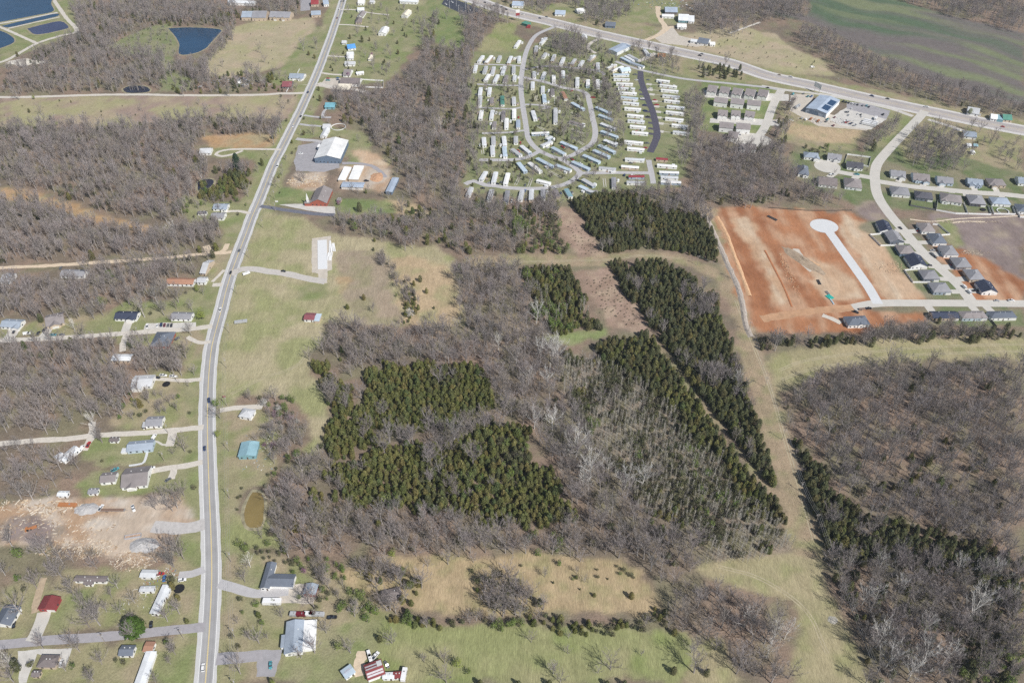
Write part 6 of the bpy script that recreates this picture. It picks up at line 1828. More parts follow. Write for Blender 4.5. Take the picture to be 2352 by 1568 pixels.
for i,(t,x,y) in enumerate([('33',1000,1640),('33',640,690),('33',430,110),('32',290,1372),('32',130,900),('32',-30,420),('21',2170,1480),('21',2010,990),('21',1700,870)]):
    P2.append(pole(t,x,y,9.5 if i == 3 else 11,math.radians(5),'utility pole in the right hand corridor, %s from the bottom edge' % ORD[i],'poles of the right corridor',2 if i != 3 else 1))
wires(P2,(-1.2,0,1.2),'power line along the right hand corridor')
for t,x,y,lab in [('03',1690,1160,'leaning pole at the side road junction'),('03',970,1200,'pole on the near side of the side road'),('02',1510,1095,'white pole on the lawn of the blue grey house'),('02',1545,840,'pole at the white gravel lane'),('02',1650,390,'pole beside the drive with white pickups'),('01',1270,1510,'pole beside the lane junction'),
                     ('10',110,1435,'pole near the pale loop drive'),('10',415,1250,'pole near the highway above the hall'),('11',180,370,'pole beside the dark church drive'),('30',630,780,'pole on the far side of the wide highway above the workshop'),('30',1430,960,'tall pole at the estate street junction'),('20',1185,330,'left pole of three by the tan lane'),('20',1283,350,'middle pole of three by the tan lane'),('20',1312,330,'right pole of three by the tan lane'),
                     ('20',1268,660,'left pole at the head of the dark drive'),('20',1330,665,'right pole at the head of the dark drive'),('20',1540,1480,'pole in the trees right of the park'),('30',1050,835,'pole in the far wood edge')]:
    pole(t,x,y,10,math.radians(20),lab)
M_LAMPPOLE = mat('lamp_pole_white',(.72,.73,.74),.5,0)
for i,(x,y) in enumerate([(1757,12),(1778,80),(1840,60),(1862,118),(1924,90),(2008,112),(2032,62),(2115,90)]):
    p = TG('10',x,y)
    r = thing('street_lamp','tall white lamp post, %s from left on the black parking lot' % ORD[i],'lamp post',(p[0],p[1],0),0,'lamp posts on the black parking lot')
    mb = MB(); mb.tube((0,0,0),(0,0,11),.2,.14,6,cap=True); mb.build('post',M_LAMPPOLE,r)
    mb = MB(); mb.box(-.2,1.2,-.25,.25,10.9,11.15); mb.build('lamp_head',M_LAMPPOLE,r)
# signs
def billboard(t,x,y,w,h,hp,yaw,cols,label,name='billboard'):
    p = TG(t,x,y)
    r = thing(name,label,'sign',(p[0],p[1],0),yaw)
    for s in ((-.3,.3) if w > 5 else (0,)):
        mb = MB(); mb.tube((s * w,0,0),(s * w,0,hp + h * .5),.25,.2,6); mb.build('post',M_STEEL,r)
    z = hp
    for c,fr in cols:
        mb = MB(); mb.box(-w / 2,w / 2,-.35,-.12,z + .02,z + h * fr - .02); mb.build('panel',mat('sign_' + c,RC.get(c) or PC[c],.5,.03,1),r); z += h * fr
billboard('30',445,850,13,6,6,math.radians(-65),[('white',1)],'white billboard beside the wide highway')
billboard('20',52,195,6,9,8,math.radians(10),[('red',.45),('white',.55)],'tall red and white pylon sign at the park entrance','pylon_sign')
billboard('02',2065,520,2.2,1.6,1.5,0,[('red',1)],'small red sign beside the highway','road_sign')
billboard('11',192,292,3,1.6,.6,0,[('white',1)],'white church sign at the drive','church_sign')
billboard('20',140,262,3,2.5,.5,0,[('red',1)],'low red sign near the park entrance','road_sign')
# trampolines, round pen, tyres
def trampoline(t,x,y,r0,label):
    p = TG(t,x,y)
    r = thing('trampoline',label,'trampoline',(p[0],p[1],0),0)
    v = [(0,0,.85)] + [(r0 * math.cos(2 * math.pi * i / 16),r0 * math.sin(2 * math.pi * i / 16),.85) for i in range(16)]
    link('mat',mesh('mat',v,[(0,i + 1,(i + 1) % 16 + 1) for i in range(16)],[mat('trampoline_mat',(.02,.02,.022),.6,0)]),r)
    for i in range(6):
        a = 2 * math.pi * i / 6
        mb = MB(); mb.tube((r0 * math.cos(a),r0 * math.sin(a),0),(r0 * math.cos(a),r0 * math.sin(a),.85),.05,.05,4); mb.build('leg',M_STEEL,r)
trampoline('02',1530,396,3.0,'black trampoline below the drive with white pickups')
trampoline('03',1650,705,3.2,'black trampoline near the white pickup lot')
trampoline('31',1975,362,2.8,'black trampoline in the fourth fenced yard')
def ring(t,x,y,r0,label):
    p = TG(t,x,y)
    mb = MB(); n = 24
    for i in range(n):
        a,b = 2 * math.pi * i / n,2 * math.pi * (i + 1) / n
        mb.tube((r0 * math.cos(a),r0 * math.sin(a),.5),(r0 * math.cos(b),r0 * math.sin(b),.5),.45,.45,4)
    tag(mb.build('round_pen',M_TRIM,None,(p[0],p[1],0)),label,'pen')
ring('10',757,1170,8.5,'white round pen on the lawn above the hall')
ring('31',2155,375,5.5,'round pool wall in the blue roofed house yard')
# empty trailer pads: pairs of concrete strips
for i,(t,a,b) in enumerate([('20',(490,730),(478,790)),('20',(580,860),(625,930)),('20',(540,1030),(640,1075)),('20',(545,1180),(665,1230)),('20',(550,1260),(660,1330)),('20',(215,1150),(300,1195)),('21',(68,58),(32,130)),('21',(180,72),(152,148)),('21',(340,5),(470,70)),('21',(845,70),(855,150)),('10',(2075,1350),(2085,1415)),('20',(225,870),(215,925)),('20',(395,890),(400,955))]):
    ln = smooth_line([TG(t,*a),TG(t,*b)],4)
    o = ribbon('trailer_pad',ln,1.5,.75,.06,M_CONC); o['label'] = 'concrete strips of an empty trailer pad'; o['group'] = 'empty trailer pads'
    o = ribbon('trailer_pad',ln,-.75,-1.5,.06,M_CONC); o['label'] = 'concrete strips of an empty trailer pad'; o['group'] = 'empty trailer pads'
for i,(x,y) in enumerate([(1255,775),(1265,825),(1282,868),(1310,930),(1325,978),(1340,1028),(1345,1080),(1365,1135),(1365,1208)]):
    ln = smooth_line([TG('20',x - 22,y - 3),TG('20',x + 28,y + 4)],3)
    o = ribbon('parking_pad',ln,3,-3,.05,M_CONC); o['label'] = 'concrete parking pad right of the dark drive'; o['group'] = 'parking pads right of the dark drive'
    ln = smooth_line([TG('20',x + 26,y + 2),TG('20',x + 105,y + 10)],3)
    o = ribbon('footpath',ln,.5,-.5,.048,M_CONC); o['label'] = 'narrow path to a white trailer right of the dark drive'; o['group'] = 'paths right of the dark drive'
for i,(x,y) in enumerate([(1195,828),(1200,868),(1205,915),(1225,970),(1240,1025),(1250,1078),(1280,1130),(1280,1182),(1285,1230)]):
    ln = smooth_line([TG('20',x - 30,y - 3),TG('20',x + 30,y + 4)],3)
    o = ribbon('parking_pad',ln,2.6,-2.6,.05,M_DARK); o['label'] = 'dark asphalt parking stub left of the dark drive'; o['group'] = 'parking stubs left of the dark drive'
# scattered junk at the left scrap yard
for i,(x,y,c) in enumerate([(2200,765,'white'),(2225,725,'grey'),(2252,735,'white'),(2270,780,'silver'),(2190,745,'silver'),(2235,785,'white'),(1042,730,'silver'),(1838,800,'white')]):
    V('00',x,y,60,random.uniform(-30,30),'sedan' if i % 2 else 'van',c,'%s scrap car, %s of the scrap yard by the gravel lane' % (c,ORD[i]),'scrap cars by the gravel lane')
# ------------------------------------------------------------------ trees
M_BARK = leafmat('bark_grey',[(.27,.24,.22),(.38,.35,.33),(.30,.265,.24),(.45,.42,.40)],.9,1.2,.15)
M_TWIG = leafmat('twig_grey',[(.275,.24,.222),(.345,.305,.298),(.245,.22,.205),(.38,.34,.33),(.29,.255,.222),(.32,.28,.28),(.24,.228,.21)],.9,.3,.12)
M_SYC = leafmat('sycamore_bark',[(.66,.63,.58),(.58,.56,.52),(.72,.70,.66)],.8,.8,.2)
M_SAPB = leafmat('sapling_bark',[(.42,.39,.34),(.36,.335,.285),(.50,.47,.41)],.8,.8,.15)
M_CEDAR = leafmat('cedar_green',[(.14,.165,.055),(.20,.205,.068),(.165,.185,.078),(.24,.205,.08),(.13,.17,.07),(.26,.245,.095),(.175,.192,.064)],.8,.45,.35,.3)
M_CEDARD = leafmat('cedar_dark',[(.115,.128,.066),(.15,.155,.07),(.13,.145,.082),(.19,.168,.078),(.13,.148,.075)],.8,.45,.35,.3)
M_SPRUCE = leafmat('spruce_blue',[(.05,.085,.05),(.06,.095,.06)],.8,.45,.3,.3)
M_PINE = leafmat('pine_green',[(.085,.15,.035),(.10,.165,.04)],.8,.45,.3,.3)
M_SPRING = leafmat('spring_leaf',[(.20,.27,.07),(.15,.22,.06),(.24,.28,.10),(.11,.17,.05)],.8,.5,.3,.3)
M_OLIVE = leafmat('olive_leaf',[(.16,.155,.08),(.13,.14,.07),(.18,.165,.10),(.13,.145,.075),(.17,.15,.105)],.8,.5,.3,.3)
M_REDBUD = leafmat('redbud_bloom',[(.38,.17,.32),(.33,.16,.27),(.42,.20,.34)],.8,.5,.2,.3)
M_BLOSSOM = leafmat('white_blossom',[(.58,.57,.54),(.50,.50,.47)],.8,.5,.2,.3)
M_LIME = leafmat('lime_leaf',[(.32,.36,.11),(.27,.33,.08)],.8,.5,.25,.3)

def blade(mb,p,d,ln,w,mi=0):
    side = d.cross(Vector((random.uniform(-1,1),random.uniform(-1,1),random.uniform(-1,1))))
    if side.length < 1e-4:
        return
    side.normalize()
    a,b,c = p - side * w / 2,p + side * w / 2,p + d * ln
    mb.add([tuple(a),tuple(b),tuple(c)],[(0,1,2)],mi)

def rdir(az,el):
    return Vector((math.cos(az) * math.cos(el),math.sin(az) * math.cos(el),math.sin(el)))

def hardwood(seed,h=14.0,limbs=8,fork=.32,twigs=19,spread=1.0,thick=1.0,tw=.048,branch=6):
    random.seed(seed)
    tr,cr = MB(),MB()
    lean = Vector((random.uniform(-.06,.06),random.uniform(-.06,.06),1)).normalized()
    top = lean * (h * .55)
    pts = [Vector((0,0,-.2)),lean * (h * .28) + Vector((random.uniform(-.2,.2),random.uniform(-.2,.2),0)),top]
    rad = [.019 * h * thick,.014 * h * thick,.009 * h * thick]
    for i in range(2):
        tr.tube(pts[i],pts[i + 1],rad[i],rad[i + 1],5)
    for k in range(limbs):
        u = fork + (1 - fork) * (k + .5) / limbs
        base = pts[0].lerp(pts[1],u * 2) if u < .5 else pts[1].lerp(pts[2],(u - .5) * 2)
        az = k * 2.4 + random.uniform(-.4,.4)
        el = math.radians(28 + 42 * u + random.uniform(-8,8))
        ln = h * (.50 - .12 * u) * random.uniform(.85,1.15) * (.8 + .3 * spread)
        d = rdir(az,el); d.x *= spread; d.y *= spread; d.normalize()
        p = base
        r0 = .0085 * h * thick * (1.1 - .4 * u)
        seg = 3
        for s in range(seg):
            q = p + d * (ln / seg)
            tr.tube(p,q,r0 * (1 - s / seg * .75),r0 * (1 - (s + 1) / seg * .75),3)
            for b in range(branch // 2 if s else branch // 3):
                bp = p.lerp(q,random.random())
                bd = (d + Vector((random.uniform(-1,1),random.uniform(-1,1),random.uniform(-.2,.9))) * .8).normalized()
                bl = h * random.uniform(.10,.2)
                blade(cr,bp,bd,bl,.0062 * h * thick)
                blade(cr,bp,bd,bl,.0062 * h * thick)
                for t in range(twigs):
                    tp = bp + bd * (bl * random.uniform(.25,1))
                    td = (bd + Vector((random.uniform(-1,1),random.uniform(-1,1),random.uniform(-.3,1))) * .95).normalized()
                    blade(cr,tp,td,h * random.uniform(.05,.11),tw)
            d = (d + Vector((random.uniform(-.25,.25),random.uniform(-.25,.25),.22))).normalized()
            p = q
    return tr,cr

def leafy(cr,n,cx,h0,h1,R,size,shape,mi=0,up=.4):
    """leaf clumps through the crown's volume, outline given by shape(t)"""
    for i in range(n):
        t = random.random()
        rr = R * shape(t) * (random.random() ** .35) * random.uniform(.75,1.08)
        a = random.uniform(0,2 * math.pi)
        p = Vector((cx[0] + rr * math.cos(a),cx[1] + rr * math.sin(a),h0 + (h1 - h0) * t))
        nrm = (Vector((math.cos(a),math.sin(a),up)) + Vector((random.uniform(-.8,.8),random.uniform(-.8,.8),random.uniform(-.6,.8)))).normalized()
        e = nrm.orthogonal().normalized(); f = nrm.cross(e)
        s = size * random.uniform(.6,1.3)
        g = random.uniform(0,6.28)
        e,f = e * math.cos(g) + f * math.sin(g),f * math.cos(g) - e * math.sin(g)
        cr.add([tuple(p - e * s * .6),tuple(p + f * s * .45),tuple(p + e * s * .7 + nrm * s * .2),tuple(p - f * s * .4)],[(0,1,2,3)],mi)

def cedar(seed,h=8.5,R=2.3,n=680,size=.5):
    random.seed(seed)
    tr,cr = MB(),MB()
    tr.tube((0,0,-.2),(0,0,h * .8),.14,.05,4)
    k1 = random.uniform(.42,.6)
    leafy(cr,n,(0,0),.3,h,R,size,lambda t: (1 - t ** 2.4) ** (k1 + .15) * min(1,.62 + t * 2) + .02)
    for j in range(3):                       # uneven shoulders
        a = random.uniform(0,6.28)
        leafy(cr,n // 9,(R * .45 * math.cos(a),R * .45 * math.sin(a)),h * .25,h * random.uniform(.7,.92),R * .5,size,lambda t: (1 - t) ** .6 + .05)
    return tr,cr

def greentree(seed,h=8,R=3.2,n=230,size=.62,limbs=6):
    random.seed(seed)
    tr,cr0 = hardwood(seed + 50,h,limbs,.25,2,1.0,1.0,.05,6)
    cr = MB()
    random.seed(seed)
    for j in range(6):
        a = random.uniform(0,6.28); q = R * random.uniform(.2,.55)
        leafy(cr,n // 6,(q * math.cos(a),q * math.sin(a)),h * random.uniform(.2,.35),h * random.uniform(.75,1),R * .55,size,lambda t: math.sqrt(max(0,1 - (2 * t - 1) ** 2)) + .05)
    tr.add(cr0.v,cr0.f,0)
    return tr,cr

def sapling(seed,h=11):
    random.seed(seed)
    tr,cr = MB(),MB()
    x,y = random.uniform(-.5,.5),random.uniform(-.5,.5)
    tr.tube((0,0,-.2),(x,y,h),.11,.035,3)
    for i in range(120):
        t = random.uniform(.2,1)
        p = Vector((x * t,y * t,h * t))
        d = rdir(random.uniform(0,6.28),random.uniform(.2,1.1))
        blade(cr,p,d,random.uniform(.8,1.9),.075)
    return tr,cr

SPEC = {}
def species(key,builds,bark,leaf):
    SPEC[key] = []
    for tr,cr in builds:
        a = tr.mesh('trunk',[bark]); b = cr.mesh('crown',[leaf])
        mb = MB(); mb.add(tr.v,tr.f,0); mb.add(cr.v,cr.f,1)
        SPEC[key].append((a,b,mb.mesh(key,[bark,leaf])))
species('B',[hardwood(100 + i,13.5 + (i % 3),8 + i % 3,[.28,.36,.45][i % 3],19,[1,1.15,.85][i % 3]) for i in range(6)],M_BARK,M_TWIG)
species('T',[hardwood(130 + i,15,6,.5,18,.62,.9) for i in range(4)],M_BARK,M_TWIG)          # tall narrow wood trees
species('Y',[hardwood(160 + i,20,9,.3,11,.9,.85,.05,6) for i in range(4)],M_SYC,M_SYC)
species('C',[cedar(200 + i,6.0 + .9 * (i % 3),1.85 + .3 * (i % 3),560,.46) for i in range(5)],M_BARK,M_CEDAR)
species('D',[cedar(230 + i,6.4 + .9 * (i % 3),1.85 + .3 * (i % 3),560,.46) for i in range(5)],M_BARK,M_CEDARD)
species('G',[greentree(300 + i) for i in range(4)],M_BARK,M_SPRING)
species('O',[greentree(330 + i,6,2.6,170,.6,5) for i in range(4)],M_BARK,M_OLIVE)
species('S',[sapling(360 + i) for i in range(5)],M_SAPB,M_SAPB)
species('R',[greentree(400 + i,6.5,3.4,200,.5) for i in range(2)],M_BARK,M_REDBUD)
species('W',[greentree(420 + i,7.5,3.8,320,.5) for i in range(2)],M_BARK,M_BLOSSOM)
species('L',[greentree(440 + i,10,4.4,420,.6) for i in range(2)],M_BARK,M_LIME)
species('P',[cedar(460,13,6.5,2600,.9)],M_BARK,M_PINE)
species('U',[cedar(470,18,5.0,2200,.9)],M_BARK,M_SPRUCE)
random.seed(99)

KIND = {'B': ('bare_tree','bare grey hardwood','tree'),'T': ('bare_tree','tall slim bare hardwood','tree'),'Y': ('sycamore_tree','white barked bare sycamore','tree'),'C': ('cedar_tree','olive green cedar','tree'),
        'D': ('cedar_tree','dark green cedar','tree'),'G': ('leafing_tree','fresh green leafing tree','tree'),'O': ('scrub_bush','olive scrub bush','bush'),'S': ('sapling','thin pale sapling','tree'),
        'R': ('redbud_tree','pink flowering redbud','tree'),'W': ('blossom_tree','white flowering tree','tree'),'L': ('leafing_tree','lime green leafing tree','tree'),'P': ('pine_tree','broad bright green pine','tree'),'U': ('spruce_tree','tall blue green spruce','tree')}
BLK_A,BLK_R = [],[]
for ln,r in BLOCK:
    for a in ln:
        BLK_A.append((a[0],a[1])); BLK_R.append(r)
# long straight runs get extra points so that nothing slips between
for ln,r in BLOCK:
    for a,b in zip(ln,ln[1:]):
        d = (Vector(b) - Vector(a)).length
        for k in range(1,int(d / 4)):
            q = Vector(a).lerp(Vector(b),k / int(d / 4)); BLK_A.append((q.x,q.y)); BLK_R.append(r)
CELL = 25.0
GRID = {}
for (x,y),r in zip(BLK_A,BLK_R):
    GRID.setdefault((int(x // CELL),int(y // CELL)),[]).append((x,y,r))
def blocked(x,y,f=1.0):
    i,j = int(x // CELL),int(y // CELL)
    for a in (i - 1,i,i + 1):
        for b in (j - 1,j,j + 1):
            for px,py,r in GRID.get((a,b),()):
                if (px - x) ** 2 + (py - y) ** 2 < (r * f) ** 2:
                    return True
    return False

TREES = []           # (x, y, species, scale, where)
def wood(poly,mix,sp,where,sc=(.62,1.36),keep=1.0,z=3.0,seed=None):
    if mix.get('B',0) + mix.get('T',0) > 5:
        sp,sc = sp * 1.07,(sc[0] * 1.08,sc[1] * 1.12)
    g = GP(poly,z)
    xs = [p[0] for p in g]; ys = [p[1] for p in g]
    X,Y = np.meshgrid(np.arange(min(xs),max(xs),sp),np.arange(min(ys),max(ys),sp))
    X = X.ravel() + RNG.uniform(-.48,.48,X.size) * sp; Y = Y.ravel() + RNG.uniform(-.48,.48,Y.size) * sp
    m = inside(X + (vnoise(X,Y,14,61,2) - .5) * 16,Y + (vnoise(X,Y,14,67,2) - .5) * 16,g)
    if keep < 1:
        m &= vnoise(X,Y,22,int(xs[0]) & 255,2) < keep * .5 + .25
    X,Y = X[m],Y[m]
    ks = list(mix); w = np.array([mix[k] for k in ks],float)
    # species come in clumps
    fld = [vnoise(X,Y,26,40 + 7 * i,2) * 1.6 + RNG.uniform(0,.9,len(X)) for i in range(len(ks))]
    pr = np.stack([np.log(w[i] / w.sum() + 1e-6) * .9 + fld[i] * 2.7 for i in range(len(ks))])
    pick = pr.argmax(0)
    for x,y,k in zip(X,Y,pick):
        if not blocked(x,y):
            TREES.append((x,y,ks[k],random.uniform(*sc),where))

# --- the woods, outlines in survey pixels
wood([(165,15),(330,0),(550,8),(550,38),(395,52),(330,50),(285,85),(262,108),(300,120),(385,130),(395,180),(350,205),(280,212),(60,214),(10,210),(5,185),(75,135),(185,80)],{'T': 5,'B': 4,'C': .5,'D': .7,'O': 1.3},7.5,'in the far wood by the lagoons')
wood([(265,80),(330,55),(395,58),(405,110),(395,140),(360,135),(300,115)],{'B': 5,'C': 1},13,'on the scrubby slope beside the farm pond',(.45,.8))
wood([(70,132),(185,78),(190,90),(80,140)],{'D': 5,'B': 1},6,'in the dark row above the lagoon track')
wood([(395,160),(410,145),(430,160),(470,135),(500,100),(530,72),(548,62),(520,100),(475,145),(480,182),(445,185),(420,175)],{'B': 5,'C': 2,'D': 1},6.5,'round the farm pond')
wood([(340,40),(545,35),(550,60),(510,62),(400,56),(335,58)],{'T': 4,'D': 1,'C': 1},7,'on the far bank of the farm pond')
wood([(380,190),(450,172),(560,165),(650,170),(655,190),(600,210),(520,214),(390,214)],{'B': 3,'C': 2,'D': 1},9,'along the gravel lane')
wood([(0,300),(60,287),(130,290),(300,290),(440,270),(560,266),(655,280),(680,250),(672,290),(640,332),(600,312),(470,308),(452,345),(470,372),(530,390),(590,372),(600,392),(560,405),(490,400),(470,430),(440,460),(420,500),(350,512),(240,496),(150,458),(60,432),(0,424),(0,350)],{'T': 4,'B': 6,'C': .7,'D': .7,'O': 1.3},6.8,'in the large wood at the upper left')
wood([(0,300),(60,290),(120,300),(60,330),(0,345)],{'C': 3,'D': 2,'B': 1},8,'in the evergreen corner at the left edge')
wood([(450,425),(500,400),(575,385),(590,395),(568,430),(540,450),(500,455),(460,450)],{'C': 4,'D': 1,'G': .6},4.6,'in the little cedar plantation left of the highway')
wood([(400,470),(470,455),(560,455),(580,440),(560,470),(480,465),(440,500),(400,500)],{'G': 3,'B': 3,'O': 2},8,'by the two grey houses at the bend',(.5,.9))
wood([(0,452),(80,462),(200,500),(330,535),(400,538),(440,512),(500,522),(512,560),(480,580),(420,592),(200,602),(0,606)],{'T': 6,'B': 5,'C': .4,'D': .7,'O': 1.3},6.4,'in the slope wood below the orange clearing')
wood([(455,520),(500,500),(520,540),(500,570),(470,580)],{'B': 3,'D': 2},7,'beside the dirt road mouth')
wood([(40,640),(150,650),(200,622),(330,605),(440,592),(495,592),(480,640),(380,642),(375,690),(330,692),(260,708),(222,730),(150,740),(50,720),(0,728),(0,655)],{'B': 7,'T': 3,'O': 1.2,'G': .5},6.6,'in the wood above the lane houses')
wood([(0,785),(60,790),(250,775),(290,800),(330,790),(400,800),(440,810),(425,850),(350,852),(300,872),(340,905),(325,930),(300,955),(250,962),(210,985),(0,1005)],{'B': 8,'T': 3,'C': .3,'O': .4},6.8,'in the wood left of the lower houses')
wood([(330,820),(420,800),(445,830),(420,870),(350,850)],{'B': 4,'O': 1},9,'round the pale grey house')
wood([(285,880),(380,895),(420,905),(420,960),(380,960),(310,960),(270,960)],{'B': 3,'O': 2,'G': 1},9,'above the white gravel lane',(.5,.9))
wood([(0,1020),(130,1030),(140,1060),(190,1062),(160,1130),(130,1145),(0,1150)],{'B': 7,'T': 2},8,'in the thin wood at the left edge')
wood([(150,985),(190,990),(180,1020),(140,1015)],{'O': 2,'B': 2},7,'under the white gravel lane',(.5,.9))
wood([(345,1150),(395,1105),(425,1110),(435,1190),(405,1215),(380,1190)],{'B': 6,'R': .5},7,'between the dirt yard and the highway',(.7,1))
wood([(0,1240),(60,1235),(170,1250),(260,1290),(170,1330),(120,1330),(60,1345),(0,1350)],{'B': 6,'G': .6},9.5,'below the dirt yard at the left edge')
wood([(350,1290),(390,1250),(425,1262),(435,1300),(400,1320),(360,1310)],{'B': 6},6.5,'at the lower corner of the dirt yard')
wood([(190,1400),(280,1390),(290,1450),(180,1455)],{'B': 6},6.5,'left of the big green pine')
wood([(0,1480),(70,1490),(50,1568),(0,1568)],{'B': 5,'D': 1},9,'at the bottom left corner')
wood([(150,1490),(300,1500),(340,1568),(150,1568)],{'B': 3,'O': 3,'G': 2},10,'below the side road',(.5,.9))
wood([(745,218),(830,212),(890,218),(930,170),(965,130),(990,105),(1060,112),(1078,150),(1088,260),(1100,330),(1082,430),(1060,455),(960,462),(935,440),(905,400),(885,350),(850,330),(840,290),(790,270),(760,240)],{'T': 5,'B': 5,'C': .9,'D': .7,'O': 1.3},7,'in the long wood west of the trailer park')
wood([(965,60),(1000,30),(1010,60),(985,110),(965,120)],{'B': 4,'D': 1,'C': 1},8,'in the strip beside the far green')
wood([(1060,45),(1085,22),(1160,28),(1175,55),(1140,55),(1110,90),(1090,130),(1072,150),(1060,110)],{'T': 5,'B': 4},7.5,'between the far greens')
wood([(725,508),(770,500),(840,498),(905,498),(960,478),(1080,455),(1180,470),(1290,470),(1260,500),(1180,500),(1180,540),(1200,588),(1060,592),(1030,575),(1000,552),(960,572),(910,560),(850,545),(780,538),(735,528)],{'B': 6,'T': 2,'C': 1.6,'G': .5},6.2,'in the wood above the hay field')
wood([(1180,480),(1270,480),(1290,540),(1320,585),(1200,588),(1180,540)],{'O': 4,'C': 2,'G': 1.5,'S': 1,'B': 1},5.0,'in the green scrub above the corridor')
wood([(1312,460),(1370,442),(1440,445),(1500,470),(1570,485),(1620,510),(1648,560),(1662,606),(1625,600),(1560,586),(1500,576),(1420,576),(1388,574),(1350,515)],{'D': 10,'B': .9,'C': 1.5},3.2,'in the dark cedar block above the corridor')
wood([(1430,440),(1500,438),(1590,450),(1630,490),(1640,530),(1600,510),(1520,480),(1450,455)],{'T': 6,'B': 3,'D': 2},5.6,'in the bare wood below the trailers')
wood([(1045,612),(1200,614),(1205,680),(1230,720),(1255,775),(1210,790),(1180,725),(1140,735),(1150,790),(1085,765),(1075,740),(1062,680)],{'B': 8,'T': 3,'C': .7,'Y': .12},6.2,'in the bare wood right of the hay field')
wood([(1205,614),(1320,618),(1335,680),(1375,740),(1385,755),(1330,758),(1260,768),(1232,720),(1212,660)],{'D': 4,'C': 4,'G': 1.6,'S': 1,'O': 1},3.4,'in the mixed cedar patch below the corridor')
wood([(1405,605),(1440,608),(1470,660),(1520,740),(1500,750),(1460,700),(1420,650)],{'D': 6,'B': .6,'O': .5},3.3,'in the cedar strip beside the cleared brush')
wood([(1455,605),(1530,598),(1600,640),(1638,690),(1668,760),(1700,850),(1738,970),(1775,1090),(1785,1130),(1752,1105),(1692,1025),(1632,940),(1566,855),(1520,775),(1505,740),(1480,670)],{'D': 12,'B': .8,'C': 2},3.15,'in the dark cedar wedge beside the power line')
wood([(1640,830),(1700,830),(1730,940),(1700,950),(1660,880)],{'B': 5},9,'over the dark cedar wedge',(.8,1.1))
wood([(1350,795),(1488,768),(1526,816),(1582,893),(1651,981),(1702,1056),(1765,1128),(1808,1198),(1785,1200),(1700,1120),(1600,1005),(1500,905),(1400,845)],{'D': 8,'C': 3,'O': .4},3.15,'in the narrow cedar band left of the track')
wood([(1285,800),(1400,842),(1500,905),(1600,1005),(1700,1120),(1790,1205),(1830,1275),(1640,1285),(1600,1240),(1500,1170),(1400,1075),(1330,980),(1290,880)],{'S': 11,'O': 11,'B': 1.0,'G': 1.6,'C': 1.5},2.7,'in the sapling stand',(.7,1.2))
wood([(1130,745),(1230,775),(1290,800),(1295,880),(1335,980),(1400,1080),(1500,1180),(1600,1245),(1640,1290),(1500,1300),(1400,1280),(1335,1200),(1285,1100),(1235,1000),(1190,970),(1150,955),(1130,940),(1125,880),(1095,835)],{'B': 10,'T': 2,'Y': .7,'O': 1.3,'C': .5},6.2,'in the bare strip through the middle')
wood([(745,800),(760,752),(900,755),(1080,755),(1140,745),(1120,830),(1080,835),(960,835),(850,850),(790,840)],{'B': 10,'T': 2,'C': .4},6.2,'in the bare band below the hay field')
wood([(838,855),(920,840),(1000,832),(1095,838),(1128,900),(1130,945),(1050,965),(1000,990),(880,1000),(835,965),(832,900)],{'C': 16,'B': .7,'G': .7,'D': 2.5},3.1,'in the main cedar thicket')
wood([(712,832),(738,832),(790,880),(832,940),(822,958),(765,940),(738,890)],{'C': 10,'B': .7},3.1,'in the cedar tongue at the hay field edge')
wood([(755,950),(820,965),(872,1005),(862,1030),(765,1045),(744,1000)],{'C': 10,'B': .5},3.1,'in the cedar clump at the hay field edge')
wood([(1000,985),(1130,945),(1150,960),(1040,1015),(900,1030),(870,1015)],{'B': 10,'C': 1.5},6,'in the grey gap between the cedar thickets')
wood([(762,1060),(870,1030),(1000,1015),(1150,960),(1200,985),(1240,1060),(1300,1130),(1330,1200),(1200,1205),(1000,1180),(860,1160),(785,1145)],{'C': 12,'B': 1.5,'O': 1.4,'G': 1,'D': 1.5},3.3,'in the lower cedar thicket')
wood([(640,1100),(705,1050),(760,1060),(790,1150),(1000,1190),(1200,1212),(1330,1205),(1400,1285),(1490,1312),(1380,1288),(1200,1285),(1000,1285),(850,1280),(760,1290),(700,1270),(640,1262),(612,1225)],{'B': 10,'C': 1.2,'G': 1.2,'O': 1},6.3,'in the bare band above the straw field')
wood([(540,1240),(640,1255),(700,1270),(780,1290),(800,1320),(760,1345),(720,1330),(600,1290),(545,1270)],{'G': 6,'O': 3,'B': 3},4.8,'in the green scrub by the slate roofed house',(.5,1))
wood([(725,1340),(800,1345),(880,1395),(960,1405),(960,1430),(880,1430),(800,1420),(740,1390)],{'G': 5,'B': 3,'O': 3},5,'in the thicket beside the red barn',(.5,1.1))
wood([(640,1440),(860,1430),(890,1470),(860,1500),(760,1490),(680,1470)],{'B': 4,'G': 2,'O': 1},13,'in the garden of the big grey house',(.6,1))
wood([(820,1310),(870,1295),(950,1310),(970,1350),(960,1395),(900,1400),(850,1360)],{'B': 3,'C': 2,'G': 1.4},4.8,'round the collapsed barn')
wood([(1100,1325),(1170,1312),(1235,1370),(1248,1412),(1120,1410)],{'B': 5,'C': 3,'O': 2},4.2,'in the thicket dividing the straw field')
wood([(900,1415),(960,1408),(1110,1418),(1240,1415),(1420,1412),(1560,1432),(1555,1450),(1400,1442),(1100,1436),(900,1428)],{'C': 5,'O': 3,'B': 3,'G': 1},3.7,'in the hedge below the straw field',(.55,1))
wood([(1495,1318),(1590,1315),(1630,1345),(1690,1378),(1800,1405),(1835,1445),(1800,1500),(1805,1568),(1700,1568),(1600,1500),(1570,1450),(1540,1405)],{'B': 10,'D': 1.2,'Y': .4},7.0,'in the bare wood between the meadows')
